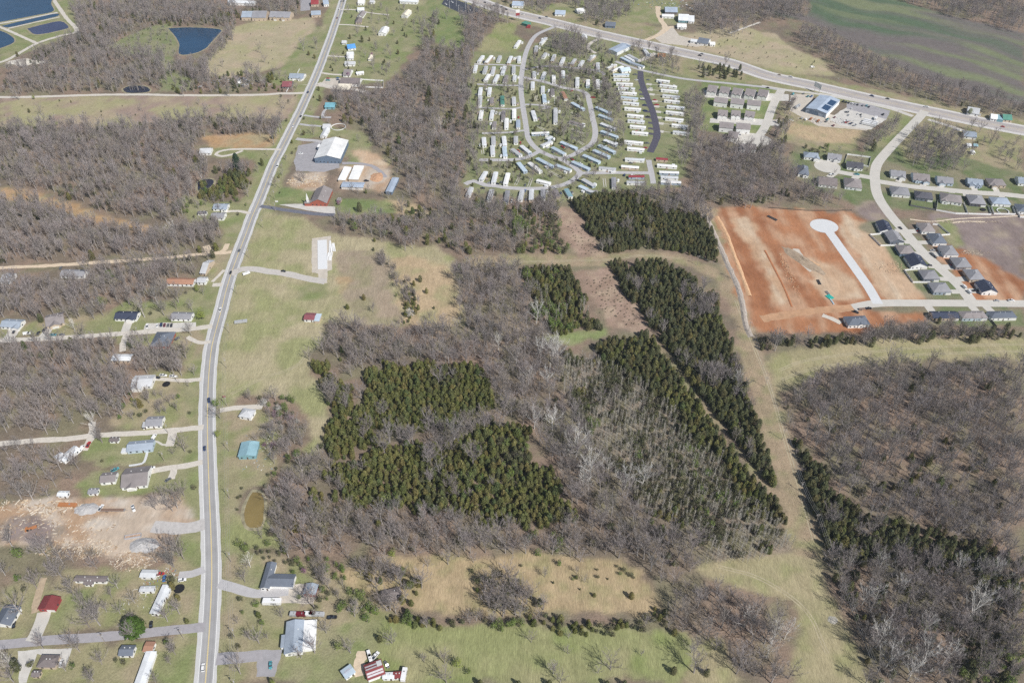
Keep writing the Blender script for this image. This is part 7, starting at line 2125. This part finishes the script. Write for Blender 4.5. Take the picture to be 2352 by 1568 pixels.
wood([(1550,1450),(1600,1490),(1640,1568),(1560,1568)],{'B': 6,'D': 1},8,'at the right edge of the green meadow')
wood([(1800,905),(1900,870),(2050,845),(2352,832),(2352,1300),(2200,1240),(2050,1200),(1960,1170),(1910,1080),(1860,1010),(1830,980)],{'B': 12,'T': 3,'C': 1.0,'D': .8,'O': 1.5},6.0,'in the great wood at the right')
wood([(1830,1000),(1900,1080),(1950,1170),(2050,1200),(2200,1240),(2352,1280),(2352,1400),(2200,1330),(2050,1300),(1940,1290),(1885,1210),(1855,1110)],{'D': 12,'B': 1.6,'C': 2},3.7,'in the cedar belt of the great wood')
wood([(1895,1262),(2050,1268),(2200,1292),(2352,1352),(2352,1568),(2010,1568),(1970,1480),(1930,1380)],{'B': 10,'D': 6,'Y': .6,'G': 1.2,'C': 2},5.0,'in the lower part of the great wood')
wood([(2180,1420),(2352,1380),(2352,1568),(2230,1568)],{'G': 5,'O': 3,'D': 6},4.6,'in the green corner at the bottom right',(.6,1.1))
wood([(1745,788),(1850,778),(2000,768),(2140,756),(2352,758),(2352,778),(2100,780),(1900,788),(1762,815)],{'D': 7,'B': 4,'O': 1},4.4,'in the tree belt below the building site')
wood([(1660,640),(1680,660),(1720,740),(1745,800),(1770,880),(1760,880),(1735,810),(1700,730)],{'O': 4,'G': 2},3.6,'in the bushes along the building site',(.5,.9))
wood([(1800,905),(1830,1000),(1870,1130),(1900,1270),(1880,1260),(1850,1130),(1810,1000),(1790,910)],{'O': 3,'B': 2},4,'in the scrub under the power line',(.4,.8))
wood([(1595,385),(1640,330),(1700,335),(1780,345),(1820,390),(1830,425),(1950,462),(1890,472),(1760,465),(1630,470),(1590,440)],{'B': 7,'T': 4,'D': .8},6.6,'in the wood above the building site')
wood([(1556,230),(1605,215),(1620,330),(1600,380),(1560,372),(1570,300)],{'B': 7,'T': 2,'C': .5},7,'in the strip left of the duplexes')
wood([(1690,320),(1760,335),(1800,260),(1820,230),(1815,260),(1800,330),(1790,350),(1700,345)],{'D': 3,'B': 3},7,'beside the pale turning circle')
wood([(1830,330),(1900,340),(1930,352),(1860,350)],{'G': 3,'O': 2},6,'in the green hedge above the estate',(.7,1))
wood([(1985,345),(2045,285),(2062,290),(2010,350)],{'B': 6,'D': 1},6.5,'beside the estate street mouth')
wood([(2080,370),(2110,300),(2140,295),(2200,310),(2230,355),(2190,395),(2120,390)],{'B': 6,'O': 1},7.5,'in the copse right of the estate street')
wood([(2240,320),(2352,330),(2352,390),(2300,370)],{'B': 4,'O': 2},11,'in the right hand field',(.6,.9))
wood([(1820,75),(1890,75),(1960,112),(2060,160),(2160,192),(2352,248),(2352,272),(2250,258),(2100,218),(1960,182),(1905,140),(1840,100)],{'T': 6,'B': 5,'D': .4},7.5,'in the wood along the wide highway')
wood([(2060,-5),(2352,-10),(2352,76),(2200,40)],{'T': 6,'B': 4},9,'in the wood at the top right corner')
wood([(1280,0),(1460,0),(1440,35),(1395,60),(1350,55),(1330,20)],{'B': 6,'D': .6},8,'behind the far barn')
wood([(1130,0),(1290,0),(1250,30),(1200,25)],{'B': 5,'D': .7},9,'along the top of the wide highway')
wood([(1590,10),(1700,0),(1850,0),(1852,40),(1760,48),(1700,78),(1640,82),(1600,50)],{'B': 7,'T': 3,'D': .4},8,'in the far wood beyond the farmyard')
wood([(1270,75),(1380,85),(1360,120),(1300,130),(1260,110)],{'B': 6},8,'in the copse at the park entrance')
wood([(1260,150),(1360,160),(1400,200),(1400,235),(1370,210),(1270,180)],{'B': 3,'D': 3},8.5,'among the upper trailers',(.6,1.05))
wood([(1375,150),(1410,160),(1430,290),(1440,340),(1420,340),(1395,250)],{'B': 5,'D': 1},9,'between the two trailer rows')
wood([(1440,110),(1540,120),(1580,150),(1520,185),(1450,150)],{'B': 5},10,'by the trailer sales lot')
wood([(1600,150),(1700,150),(1705,178),(1620,180)],{'D': 4,'B': 2},8,'in the dark group below the wide highway')
wood([(1100,340),(1080,430),(1120,440),(1560,435),(1560,450),(1400,450),(1320,460),(1100,455)],{'B': 5,'D': 1},10,'along the foot of the trailer park',(.6,.9))
wood([(560,912),(640,905),(690,940),(700,1000),(690,1050),(620,1060),(590,1000),(600,950)],{'B': 4,'R': 2.2,'G': 2.4,'W': .8,'O': 2.5},5.2,'in the blossom garden right of the highway',(.6,1))
wood([(620,1050),(700,1045),(690,1100),(640,1130),(610,1110)],{'O': 3,'B': 3,'G': 1},8,'above the muddy pond',(.5,.9))
wood([(680,330),(730,320),(700,370)],{'B': 1},30,'at the hall')
wood([(735,130),(900,100),(930,160),(860,180),(760,180)],{'B': 4,'D': 1.5,'R': .2},15,'among the far yards',(.6,.9))
wood([(790,10),(970,10),(960,90),(800,80)],{'B': 4,'D': 1.5,'O': 1},17,'among the topmost yards',(.6,.9))
wood([(700,255),(840,270),(830,330),(740,310)],{'B': 3,'C': 1},18,'round the aqua house',(.6,.9))
wood([(580,0),(690,0),(690,30),(640,38),(560,44)],{'B': 4,'D': 2},9,'round the apartments')
wood([(650,400),(760,430),(930,430),(920,455),(800,450),(780,430),(740,420)],{'B': 3,'D': 1.5,'C': 1},9,'behind the storage units',(.6,.9))

wood([(1085,190),(1200,130),(1290,90),(1400,110),(1430,200),(1440,330),(1400,400),(1300,440),(1090,420)],{'B': 5,'D': 2,'O': 1},7.4,'scattered in the trailer park',(.5,.95))
wood([(20,1300),(440,1290),(455,1560),(20,1560)],{'B': 5,'O': 1.4},15,'in the lower left yards',(.55,1.05))
wood([(240,690),(480,650),(470,760),(455,980),(340,1000),(330,800)],{'B': 4,'O': 1.5},17,'in the yards near the left lanes',(.5,.9))
wood([(200,1000),(450,985),(450,1130),(200,1140)],{'B': 3,'O': 1},22,'on the lawns left of the highway',(.5,.85))
wood([(545,1115),(615,1110),(625,1220),(600,1225),(545,1225)],{'B': 4,'O': 3,'G': 1},5.5,'round the muddy pond',(.45,.8))
wood([(520,1280),(880,1400),(640,1440),(530,1560),(520,1400)],{'B': 3,'O': 2,'G': 2},12,'in the yards right of the highway',(.45,.85))
wood([(780,1300),(900,1290),(1100,1292),(1480,1310),(1480,1330),(1100,1305),(900,1305)],{'O': 3,'B': 3,'G': 2},8,'along the top of the straw field',(.35,.8))
wood([(640,190),(735,195),(700,330),(640,440),(600,440),(640,330)],{'B': 3,'O': 2,'C': 1},14,'along the upper highway verge',(.45,.85))
wood([(1790,330),(2000,345),(1990,420),(1830,420)],{'B': 2,'O': 1},22,'among the upper estate houses',(.4,.7))

# --- trees that stand alone: sheet, x, y, species, scale, label
SOLO = [
 ('03',1240,1095,'P',1.0,'broad bright green pine beside the asphalt side road'),('00',2190,1558,'U',1.0,'tall blue green spruce beside the loop drive'),('01',1860,1360,'L',1.15,'lime green tree beside the grey house and highway'),
 ('02',2010,875,'L',.75,'small lime green tree at the highway edge'),('13',1850,1415,'L',.9,'lime green tree in the green meadow at the bottom'),('13',1730,1380,'B',.75,'bare reddish tree left of the lime green meadow tree'),('13',1545,1370,'B',.5,'small bare tree in the left part of the green meadow'),('13',1260,390,'L',.7,'lime green bush above the straw field'),
 ('02',2025,705,'B',1.0,'bare tree leaning over the highway'),('02',1985,600,'G',1.1,'dark green tree overhanging the highway'),('02',1700,1010,'B',1.1,'round bare oak on the lawn right of the blue grey house'),('02',1610,320,'B',1.15,'bare oak beside the white pickups'),('02',1150,490,'B',1.3,'big bare oak before the pale grey house'),('02',870,800,'Y',.75,'pale bare tree at the white lane fork'),('02',940,920,'B',.9,'bare tree below the white lane fork'),
 ('03',1600,500,'B',1.1,'bare oak at the corner of the cluttered lot'),('03',1590,700,'C',1.0,'round olive tree by the trampoline'),('03',1640,800,'C',.9,'olive bush below the trampoline'),('03',1650,930,'B',.8,'bare tree right of the end on trailer'),('03',1720,1010,'C',.75,'olive bush near the side road junction'),('03',1590,640,'O',1.3,'brownish round tree at the cluttered lot'),('03',1540,1000,'B',.9,'bare tree above the side road junction'),('03',1590,1280,'O',1.1,'olive bush below the side road junction'),('03',1540,1205,'G',.6,'small green bush below the side road'),('03',1570,1390,'B',.45,'small bare sapling in the lower lawn'),('03',1430,1560,'B',.6,'bare tree at the bottom edge lawn'),('03',680,760,'B',1.1,'bare tree beside the red barn'),('03',340,700,'B',1.0,'bare tree above the red barn'),('03',200,930,'B',1.1,'bare tree over the slate house at the left edge'),('03',1230,1170,'B',.9,'bare tree leaning over the side road'),('03',660,1230,'B',.9,'bare tree on the near side of the side road'),('03',400,1250,'B',.8,'bare tree below the concrete drive'),('03',120,1430,'Y',.7,'pale bare tree at the bottom left'),
 ('03',2210,1480,'B',1.1,'bare tree right of the highway at the bottom'),('03',2300,500,'Y',.6,'pale bare tree right of the highway'),('03',2250,640,'B',.7,'bare tree above the cracked drive'),('03',2270,350,'G',1.1,'bright green tree right of the highway'),('03',2200,300,'G',.9,'green bush right of the highway'),('03',2195,1240,'O',.7,'small dark bush right of the highway'),('13',30,1200,'B',.9,'bare yellowish tree left of the big grey house'),('13',30,960,'C',.8,'olive tree below the white camper'),('13',240,960,'B',.6,'bare shrub below the white camper'),('13',540,1290,'B',.9,'bare tree at the corner of the big grey house'),('13',420,1335,'B',.7,'small bare tree before the big grey house'),('13',870,1290,'B',.8,'bare pale trunked tree in the garden'),('13',760,1260,'G',1.0,'green tree in the garden of the big grey house'),('13',1250,1200,'B',.8,'bare tree at the left end of the green meadow'),('13',1140,1180,'D',.9,'dark green tree at the left end of the green meadow'),('13',1750,1560,'B',1.0,'bare tree at the bottom edge of the green meadow'),('13',1950,1480,'G',.7,'green bush right of the lime tree'),('13',140,1560,'D',.7,'dark bush at the bottom edge below the drive'),('13',160,1575,'L',.5,'lime bush at the bottom edge below the drive'),('13',540,880,'B',1.2,'bare tree over the small red barn'),('13',445,560,'R',.8,'pink redbud above the gravel yard'),('13',620,660,'B',.9,'reddish bare tree right of the small red barn'),
 ('23',590,605,'C',.55,'small cedar upper left in the straw field'),('23',755,770,'C',.6,'pale tipped cedar in the straw field'),('23',1095,785,'C',.95,'round dark cedar standing alone in the straw field'),('23',1310,895,'C',.6,'cedar at the right corner of the straw field'),('23',380,650,'D',.35,'tiny dark bush in the straw field'),('23',625,710,'D',.3,'tiniest dark bush in the straw field'),('23',880,615,'D',.3,'tiny dark bush right of the small cedar'),('23',300,590,'B',.5,'little bare tree in the straw field'),('23',990,575,'G',.45,'green bush at the top of the straw field'),('23',1400,950,'D',1.2,'dark cedar below the straw field corner'),
 ('23',175,1190,'B',.6,'bare tree at the upper left of the green meadow'),('23',520,1155,'B',.5,'slim bare tree under the hedge'),('23',512,1295,'B',.5,'slim bare tree in the middle of the green meadow'),('23',380,1480,'B',.75,'bare tree low in the green meadow'),('23',905,1440,'B',1.0,'large bare tree in the green meadow'),('23',790,1475,'B',.5,'small bare tree left of the large meadow tree'),('23',440,1560,'B',.7,'bare tree at the bottom of the green meadow'),('23',1185,1315,'B',.3,'tiny bare sapling in the green meadow'),
 ('23',60,1590,'D',.8,'dark cedar top at the bottom edge, left'),('23',340,1590,'D',.9,'dark cedar top at the bottom edge, second'),('23',870,1590,'D',.9,'dark cedar top at the bottom edge, third'),('23',1030,1595,'D',.8,'dark cedar top at the bottom edge, fourth'),('13',2060,1590,'D',1.0,'dark cedar top at the bottom edge below the lime tree'),
 ('11',760,315,'R',.9,'bright pink redbud behind the church'),('11',955,378,'D',1.35,'dark narrow cedar on the lawn behind the church'),('11',1440,398,'C',1.3,'olive cedar at the end of the church lawn'),('11',1400,330,'D',.9,'dark cedar beside the olive one at the church lawn end'),('11',842,1270,'C',1.0,'round cedar left of the brown field'),('11',992,1185,'C',.9,'lighter cedar in the brown field'),('11',1510,1020,'D',.95,'dark round cedar in the tan field'),('11',1568,1125,'C',.8,'cedar below the dark one in the tan field'),('11',1420,1340,'W',1.2,'white blossoming tree in the tan field'),('11',1410,1190,'C',1.1,'cedar above the white blossom'),('11',1450,1150,'D',1.1,'dark cedar above the white blossom'),('11',1400,1260,'C',1.0,'cedar touching the white blossom'),('11',1635,1268,'D',.5,'small dark bush in the tan field'),('11',1600,1385,'B',.6,'bare bush low in the tan field'),('11',1740,1372,'B',.5,'bare bush at the right of the tan field'),('11',1075,1300,'B',.6,'bare bush in the brown field'),('11',1290,1160,'G',.5,'bright green bush in the tan field'),('11',1080,735,'D',.6,'dark bush at the head of the hedgerow'),
 ('10',865,360,'D',1.0,'dark round tree near the bright blue roof'),('10',975,390,'D',1.3,'big dark conifer near the bright blue roof'),('10',1043,380,'D',.8,'small dark conifer right of the big one'),('10',1300,405,'D',.9,'dark conifer on the far lawn'),('10',1305,500,'D',1.2,'lone conifer on the far lawn'),('10',815,1125,'C',1.5,'big round olive tree below the aqua house'),('10',975,1145,'D',1.3,'dark tree right of the round olive tree'),('10',1060,515,'R',.9,'pink tree above the small round shed'),('10',845,705,'R',1.1,'pink blossom at the brown roofed house'),('10',590,930,'D',1.1,'dark tree left of the aqua house'),('10',690,935,'D',1.1,'dark tree above the aqua house'),('10',540,540,'C',1.0,'olive tree left of the highway'),('10',485,510,'D',.9,'dark tree left of the highway'),('10',45,490,'B',.9,'bare tree in the pink field'),('10',560,460,'B',1.0,'bare tree near the highway'),('10',440,470,'B',1.2,'bare trees beside the far shed'),('10',80,580,'B',.8,'bare tree at the foot of the pink field'),('10',60,1520,'C',1.2,'olive tree left of the highway by the loop drive'),('10',1750,180,'B',1.0,'lone bare tree on the bright far green'),('10',440,1240,'D',.9,'dark tree by the highway above the hall'),('10',530,1240,'B',1.0,'bare tree by the highway above the hall'),
 ('00',272,1035,'D',.9,'dark tree in the far pasture'),('00',390,1060,'B',.9,'bare thicket in the far pasture'),('00',470,1100,'D',1.0,'conifer in the far pasture'),('00',520,1158,'L',.7,'lime tree in the far pasture'),('00',180,920,'B',1.1,'bare tree beside the gravel lane'),('00',315,915,'L',.6,'lime bush beside the gravel lane'),('00',165,522,'D',1.1,'dark tree beside the lagoon track'),('00',2110,890,'B',1.2,'bare tree by the gravel lane near the highway'),('00',1690,885,'B',.9,'bare shrub by the gravel lane'),('00',1830,750,'D',.7,'left dark cone in the rough grass'),('00',1890,750,'D',.7,'right dark cone in the rough grass'),('00',2050,620,'B',.8,'bare tree in the far pink field'),('00',655,945,'D',.5,'small conifer in the far pasture'),('00',548,932,'D',.45,'smallest conifer in the far pasture'),('00',1295,1020,'B',.7,'brown bramble in the far pasture'),('00',1830,965,'B',.6,'brown bramble nearest the gravel lane'),('00',1540,1080,'B',.6,'brown bramble lowest in the far pasture'),
 ('01',1840,750,'C',1.2,'left of two cedars at the dirt road mouth'),('01',1990,730,'C',1.3,'round cedar at the dirt road mouth'),('01',1960,800,'D',1.1,'dark cedar below the dirt road mouth'),('01',1330,1345,'B',1.2,'bare tree between the navy and grey roofed houses'),('01',1510,1330,'B',1.1,'bare tree left of the grey roofed house'),('01',1640,1210,'B',1.1,'bare tree on the bright lawn'),('01',1820,1110,'L',.85,'lime tree beside the rust roofed building'),('01',1760,1510,'B',.8,'bare tree by the lane junction'),('01',950,1330,'B',.9,'bare tree left of the navy roofed house'),('01',690,1470,'Y',.6,'pale bare tree beside the brown grey house'),('01',2190,410,'O',.8,'bush at the highway drive'),('01',2010,370,'B',.6,'bare tree before the lower white house'),('01',1600,620,'Y',.8,'white trunked tree above the dirt road'),('01',2280,240,'B',1.0,'bare tree near the highway bend'),('01',385,1390,'D',1.2,'dark cedar left of the brown grey house'),('02',625,55,'D',1.0,'dark cedar in the left wood below the lane'),
 ('12',210,640,'W',1.0,'grey blossoming hedge at the garden drive'),('12',80,590,'W',1.1,'long pale hedge tree above the garden house'),('12',305,1090,'G',.8,'bright green bush in the blossom garden'),('12',180,1010,'D',.8,'dark bush in the blossom garden'),('12',600,1090,'B',.9,'bare tree at the hay field corner'),('12',490,170,'B',.8,'bare tree at the hay field edge above the cedars'),('12',600,990,'O',1.2,'brownish bush at the hay field edge'),
 ('12',880,320,'B',1.1,'round bare tree beside the cedar tongue'),('12',970,530,'B',1.1,'bare tree between cedar tongue and thicket'),('12',1030,850,'B',1.2,'round bare tree among the cedars'),('12',1190,1050,'B',1.3,'broad bare tree in the grey gap, left'),('12',1400,970,'B',1.2,'broad bare tree in the grey gap, middle'),('12',1830,960,'B',1.6,'broad bare tree in the grey gap, right'),('12',2000,1160,'B',1.4,'broad bare tree in the lower cedar thicket'),
 ('22',205,800,'Y',.95,'left of two great white sycamores in the middle'),('22',370,810,'Y',1.05,'right of two great white sycamores in the middle'),('22',150,400,'Y',.75,'pale tree above the two great sycamores'),('22',320,420,'Y',.9,'tall pale tree above the right great sycamore'),('22',535,1080,'Y',.7,'slim white sycamore below the great pair'),('22',700,1230,'Y',.8,'white forked tree in the middle strip'),('22',870,1220,'Y',.8,'white tree right of the forked one'),('22',1190,1340,'Y',1.0,'white sycamore at the sapling stand edge'),('22',2050,420,'Y',.7,'pale tree over the dark cedar wedge'),('22',660,1340,'Y',.8,'white tree low in the middle strip'),
 ('23',2130,1050,'Y',.85,'white tree between the two right meadows'),('23',2330,1330,'Y',.8,'white tree at the lower right meadow'),('33',30,1200,'Y',.9,'white tree left of the lower meadow'),('33',150,1160,'Y',.8,'second white tree left of the lower meadow'),
 ('33',990,1240,'Y',1.2,'great leaning white sycamore at the bottom right'),('33',1280,1540,'Y',1.0,'white sycamore at the bottom edge'),('33',1080,1420,'Y',1.0,'white sycamore left of the bottom edge one'),('33',1400,1400,'Y',1.1,'white sycamore right of the great leaning one'),('33',1600,1400,'Y',1.0,'rightmost of the lower white sycamores'),('33',1180,770,'Y',.9,'white sycamore in the upper right row'),('33',960,830,'Y',.85,'white sycamore left in the upper right row'),('33',860,850,'Y',.8,'leftmost sycamore by the power line'),('33',1710,575,'Y',.9,'white sycamore in the cedar belt'),('33',2040,620,'Y',.85,'rightmost white sycamore in the cedar belt'),('33',1920,575,'Y',.7,'forked white tree in the cedar belt'),('33',1010,545,'Y',.75,'white tree above the upper right row'),('33',1420,1100,'Y',.8,'pale tree above the lower sycamores'),
 ('20',165,640,'D',1.2,'dark conifer at the main loop entry'),('20',255,640,'D',1.1,'second dark conifer at the main loop entry'),('20',400,640,'B',1.1,'reddish tree among the upper trailers'),('20',540,720,'D',1.0,'dark conifer below the upper trailers'),('20',135,820,'B',1.2,'bare tree at the inner lane corner'),('20',430,850,'B',1.1,'bare tree beside the rust roofed trailer'),('20',660,960,'B',1.0,'bare tree inside the loop bend'),('20',830,940,'D',1.0,'dark tree right of the loop street'),('20',330,1130,'B',1.3,'big bare tree inside the big loop'),('20',430,1230,'D',1.2,'dark tree inside the big loop'),('20',470,1280,'B',1.0,'brown tree inside the big loop'),('20',485,1568,'D',1.3,'tall conifer at the lower loop fork'),('20',1080,850,'G',.9,'greenish tree between the white trailers'),('20',960,960,'D',1.0,'dark tree left of the white trailers'),('20',1800,650,'D',1.3,'dark conifer below the wide highway, first'),('20',1900,650,'D',1.4,'dark conifer below the wide highway, second'),('20',1950,720,'D',1.2,'dark conifer below the wide highway, third'),('20',2090,650,'D',1.4,'dark conifer below the wide highway, fourth'),('30',1845,1060,'G',1.1,'green bush before the house in shrubs'),('30',1850,1200,'B',.9,'bare tree behind the long grey house'),('30',1940,1220,'B',.9,'bare tree right of the long grey house'),('30',2040,1320,'B',1.2,'bare spreading tree in the right hand field'),('31',1560,1400,'D',1.0,'dark cedar below the navy long house'),('10',2310,850,'B',1.2,'bare tree among the west trailers'),('10',1900,920,'Y',.8,'white tree at the west edge of the park'),('10',1700,1220,'Y',.8,'white tree in the long wood'),('10',1640,1290,'Y',.7,'left white tree in the long wood'),('10',1800,1440,'Y',.8,'tall white tree low in the long wood'),
]
wood([(1838,1010),(1880,1060),(1920,1140),(1950,1200),(1930,1262),(1885,1262),(1862,1150)],{'D': 1},3.8,'in the dark cedar edge of the great wood')
wood([(270,192),(365,192),(360,214),(275,214)],{'B': 4,'O': 2,'D': 1},6.5,'round the dark little pond',(.5,.9))
# hedgerow in the brown field
wood([(868,572),(880,575),(900,600),(915,650),(905,655),(890,620),(870,590)],{'B': 5,'O': 2},3.0,'in the grey hedgerow of the brown field',(.45,.75))
wood([(910,640),(940,640),(960,680),(960,740),(930,745),(925,690)],{'B': 3,'C': 3,'O': 2},4.4,'in the lower hedgerow of the tan field',(.5,.9))
# brush tufts on the cleared ground
wood([(1300,500),(1345,520),(1390,582),(1335,585)],{'O': 1},5,'among the cleared brush',(.16,.3))
wood([(1350,640),(1405,620),(1430,670),(1480,740),(1440,745),(1390,720)],{'O': 1},4.5,'among the cleared brush',(.16,.32))
wood([(330,60),(400,60),(400,210),(330,200)],{'O': 1},22,'in the scrub by the pond',(.3,.6))
wood([(0,230),(650,225),(640,262),(400,262),(0,290)],{'O': 1,'D': 1},26,'in the far pasture',(.2,.4))
wood([(480,120),(560,60),(720,50),(660,150),(560,170)],{'O': 1},30,'in the far pink field',(.25,.45))
wood([(1520,95),(1700,65),(1880,140),(1900,170),(1700,130)],{'O': 2,'D': 1},16,'in the rough field by the wide highway',(.25,.5))

BYS = {}
for tr in TREES:
    BYS.setdefault(tr[2],[]).append(tr)
def plant(x,y,sp,sc,label,group=None,name=None):
    a,b,_ = random.choice(SPEC[sp])
    nm,_,cat = KIND[sp]
    r = thing(nm,label,cat,(x,y,0),random.uniform(0,6.28),group)
    r.scale = (sc * random.uniform(.92,1.08),sc * random.uniform(.92,1.08),sc * random.uniform(.9,1.1))
    link('trunk',a,r); link('crown',b,r)
for t,x,y,sp,sc,lab in SOLO:
    p = TG(t,x,y)
    if sp in 'PU' or not blocked(p[0],p[1],.25):
        plant(p[0],p[1],sp,sc * (1.2 if sp in 'BY' else 1),lab)

def stuff(name,label,pts,key):
    """the rest of a kind as one mass"""
    N = len(pts)
    if N == 0:
        return
    pr = SPEC[key]
    co = bpy.data.collections.new('kinds_' + key)
    for i,(_,_,m) in enumerate(pr):
        o = bpy.data.objects.new('%s_kind_%d' % (name,i),m); co.objects.link(o)
    me = bpy.data.meshes.new(name)
    me.vertices.add(N)
    me.vertices.foreach_set('co',np.array([(p[0],p[1],0) for p in pts],np.float32).ravel())
    for an,ty,arr in (('idx','INT',RNG.integers(0,len(pr),N).astype(np.int32)),('yaw','FLOAT',RNG.uniform(0,6.28,N).astype(np.float32)),('size','FLOAT',np.array([p[3] for p in pts],np.float32))):
        at_ = me.attributes.new(an,ty,'POINT'); at_.data.foreach_set('value',arr)
    o = link(name,me)
    o['kind'] = 'stuff'; o['label'] = label; o['category'] = 'woodland'
    ng = bpy.data.node_groups.new('grow_' + name,'GeometryNodeTree')
    ng.interface.new_socket('Geometry',in_out='INPUT',socket_type='NodeSocketGeometry')
    ng.interface.new_socket('Geometry',in_out='OUTPUT',socket_type='NodeSocketGeometry')
    n = ng.nodes
    gi,go = n.new('NodeGroupInput'),n.new('NodeGroupOutput')
    ci = n.new('GeometryNodeCollectionInfo'); ci.inputs['Collection'].default_value = co; ci.inputs['Separate Children'].default_value = True; ci.inputs['Reset Children'].default_value = True
    ip = n.new('GeometryNodeInstanceOnPoints'); ip.inputs['Pick Instance'].default_value = True
    def attr(an,ty):
        a = n.new('GeometryNodeInputNamedAttribute'); a.data_type = ty; a.inputs['Name'].default_value = an
        return a.outputs['Attribute']
    cx = n.new('ShaderNodeCombineXYZ'); ng.links.new(attr('yaw','FLOAT'),cx.inputs['Z'])
    sx = n.new('ShaderNodeCombineXYZ')
    for k in 'XYZ':
        ng.links.new(attr('size','FLOAT'),sx.inputs[k])
    ng.links.new(gi.outputs[0],ip.inputs['Points']); ng.links.new(ci.outputs[0],ip.inputs['Instance'])
    ng.links.new(attr('idx','INT'),ip.inputs['Instance Index'])
    ng.links.new(cx.outputs[0],ip.inputs['Rotation']); ng.links.new(sx.outputs[0],ip.inputs['Scale'])
    ng.links.new(ip.outputs[0],go.inputs[0])
    md = o.modifiers.new('grow','NODES'); md.node_group = ng

STUFFN = {'B': ('bare_woodland','mass of bare grey hardwoods over the woods'),'T': ('slim_woodland','mass of tall slim bare hardwoods in the far woods'),'Y': ('sycamore_woodland','further white sycamores in the woods'),
          'C': ('cedar_woodland','dense olive green cedar thickets'),'D': ('dark_cedar_woodland','dense dark cedar blocks beside the power line'),'G': ('green_thicket','fresh green leafing scrub'),
          'O': ('olive_scrub','olive brown scrub and brush'),'S': ('sapling_stand','stand of thin pale saplings'),'R': ('redbud_thicket','further pink redbuds'),'W': ('blossom_thicket','further white blossoms')}
LIMIT = {'Y': 60,'G': 110,'O': 120,'S': 150,'R': 30,'W': 20}
def near_first(q):
    return q[1] + (0 if in_view(q,-10) else 5000)
for pair,lim in (('BT',190),('CD',230)):        # the two kinds of bare tree, and of cedar, share one count
    both = sorted(BYS[pair[0]] + BYS[pair[1]],key=near_first)[:lim]
    for s in pair:
        LIMIT[s] = sum(1 for q in both if q[2] == s)
EXT = {}
def spix(x,y):
    d = y * math.cos(PITCH) + CAM_H * math.sin(PITCH)
    return FPX * x / d,FPX * (-y * math.sin(PITCH) + CAM_H * math.cos(PITCH)) / d
for q in TREES:
    if in_view(q,0):
        u,v = spix(q[0],q[1]); e = EXT.setdefault(q[4],[u,u,v,v])
        e[0] = min(e[0],u); e[1] = max(e[1],u); e[2] = min(e[2],v); e[3] = max(e[3],v)
def spot(q):
    """which end of its wood a tree stands at, as seen in the picture"""
    e = EXT.get(q[4])
    if not e:
        return ''
    u,v = spix(q[0],q[1])
    a = (u - e[0]) / (e[1] - e[0] + 1e-6); b = (v - e[2]) / (e[3] - e[2] + 1e-6)
    h = 'left' if a < .33 else 'right' if a > .67 else 'middle'
    w = 'upper ' if b < .33 else 'lower ' if b > .67 else ''
    return ', ' + w + h + ' part'
NT = 0
for sp,lst in BYS.items():
    lst.sort(key=near_first)
    k = LIMIT.get(sp,50)
    for x,y,s,sc,wh in lst[:k]:
        a,b,c = 'large ' if sc > 1.08 else 'small ' if sc < .85 else '',KIND[sp][1] + ' ' + wh,spot((x,y,s,sc,wh))
        lab = next(q for q in (a + b + c,b + c,a + b,b) if len(q.split()) <= 16)
        plant(x,y,s,sc,lab,'%s %s' % ({'bush': 'bushes'}.get(KIND[sp][2],'trees'),wh))
    stuff(*STUFFN[sp],lst[k:],sp)
    NT += len(lst)
    print(sp,len(lst))
print('TREES',NT)
# ------------------------------------------------------------------ the air
hz = MB(); hz.box(-6100,6100,-6100,6100,-1,CAM_H + 4)
hm = bpy.data.materials.new('haze_air'); hm.use_nodes = True
hn = hm.node_tree; hn.nodes.remove(hn.nodes['Principled BSDF'])
pv = hn.nodes.new('ShaderNodeVolumePrincipled')
pv.inputs['Color'].default_value = (.74,.86,1.0,1); pv.inputs['Density'].default_value = 0.00006; pv.inputs['Anisotropy'].default_value = .2
hn.links.new(pv.outputs[0],hn.nodes['Material Output'].inputs['Volume'])
ho = hz.build('haze',hm); ho['kind'] = 'stuff'; ho['label'] = 'thin pale haze over the whole valley'
